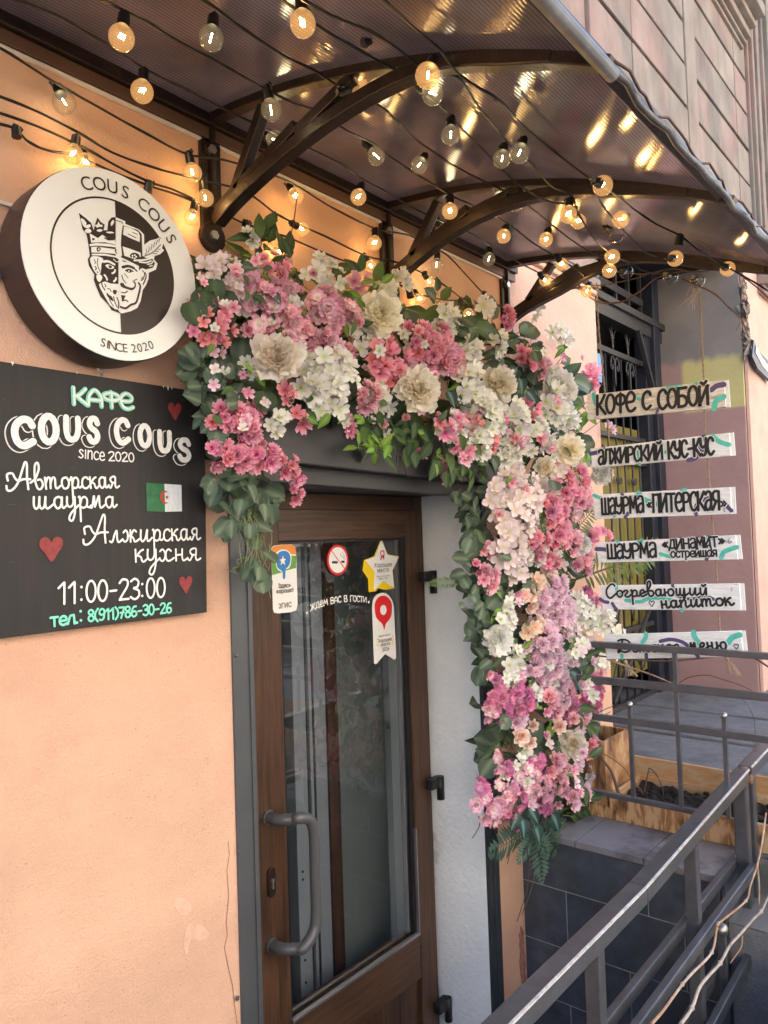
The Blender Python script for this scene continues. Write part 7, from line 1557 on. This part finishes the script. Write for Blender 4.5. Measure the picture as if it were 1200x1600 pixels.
# loose wiry stems hanging out of the bottom and out of the top
q = MB()
for b, t, dep in (((795, 1275), (793, 1350), -.10), ((828, 1340), (808, 1440), -.08), ((838, 1340), (815, 1430), -.10), ((862, 1350), (880, 1385), -.09), ((870, 1360), (905, 1380), -.09), ((748, 1275), (738, 1310), -.12), ((430, 440), (465, 300), -.09), ((780, 1270), (805, 1290), -.10), ((880, 700), (960, 640), -.08), ((560, 640), (600, 615), -.18), ((905, 640), (940, 600), -.08)):
    a = at(*b, 1, dep); c_ = at(*t, 1, dep); q.tube(catmull([tuple(a), tuple((a+c_)/2+V(.006, -.01, .004)), tuple(c_)], 5), .0020, 5, r1=.0013)
q.build('wiry_stems', M_twig, gar)
q = MB(); M_tend = mat('pale_green_tendril', (.20, .26, .12), .6, var=.2)
for k in range(26):
    a = at(random.uniform(365, 400), random.uniform(760, 790), 1, -.08); e = at(random.uniform(375, 425), random.uniform(820, 905), 1, -.09); mid = (a+e)/2+V(random.uniform(-.03, .03), random.uniform(-.03, 0), 0)
    q.tube(catmull([tuple(a), tuple(mid), tuple(e)], 6), .0013, 4, r1=.0008)
for L in ([(378, 850), (374, 862), (380, 870), (370, 876), (374, 885), (364, 888), (368, 895), (355, 890)], [(420, 850), (422, 880), (415, 905), (420, 920), (423, 935)], [(384, 870), (382, 888), (392, 894), (400, 905), (410, 908)]):
    q.tube(catmull([tuple(at(a, b, 1, -.06)) for a, b in L], 5), .0010, 4)
o = q.build('tendrils', M_tend, gar); o['kind'] = 'stuff'
print('garland', cnt)
# loose small florets and sprigs that break the outline
cells = body + col
for k in range(130):
    x, y, r = random.choice(cells); an = random.uniform(0, 6.28); rr = r*random.uniform(.3, 1.1)
    p = at(x+rr*math.cos(an), y+rr*math.sin(an), 1, random.uniform(-.20, -.13)); kk = mpp(p)
    fam = random.choice((FL['white'], FL['white'], HY['pale'], FL['lilac'], FL['pink'], DB['pink'])) if y < 900 else random.choice((FL['white'], FL['lilac'], DB['pink'], HY['pale']))
    me_ = random.choice(fam); put('loose_'+me_.name.split('.')[0].replace('ruffled_', ''), me_, p, TO+V(random.uniform(-.5, .5), random.uniform(-.3, .3), random.uniform(-.5, .6)), random.uniform(15, 25)*.5*kk)
for k in range(150):
    x, y, r = random.choice(cells); an = random.uniform(0, 6.28); rr = r*random.uniform(.4, 1.15)
    p = at(x+rr*math.cos(an), y+rr*math.sin(an), 1, random.uniform(-.19, -.11)); kk = mpp(p)
    put('small_leaf', random.choice(LV['mid']+LV['dark']+LV['bright']+LV['euc']), p, TO+V(random.uniform(-.6, .6), random.uniform(-.3, .3), random.uniform(-.4, .8)), random.uniform(16, 28)*kk, up=V(random.uniform(-1, 1), random.uniform(-.6, 0), random.uniform(-1, .6)))
# blossoms and leaves that hang over the near ends of the back railing
for k in range(46):
    yy = random.choice((1008, 1012, 1066, 1070, 1120, 1128, 1235, 1245, 1250, 1030, 1095, 1180)); xx = random.uniform(893, 930)
    p = at(xx, yy+random.uniform(-12, 12), 1, random.uniform(-.31, -.27)); kk = mpp(p)
    if k % 2: put('small_leaf', random.choice(LV['dark']+LV['mid']), p, TO+V(random.uniform(-.5, .5), 0, random.uniform(-.3, .6)), random.uniform(20, 34)*kk, up=V(random.uniform(0, 1), 0, random.uniform(-1, .6)))
    else:
        me_ = random.choice(DB['pink']+FL['white']+DB['lilac']+HY['lilac']); put('loose_'+me_.name.split('.')[0].replace('ruffled_', ''), me_, p, TO+V(random.uniform(-.5, .5), 0, random.uniform(-.4, .5)), random.uniform(18, 26)*.5*kk)
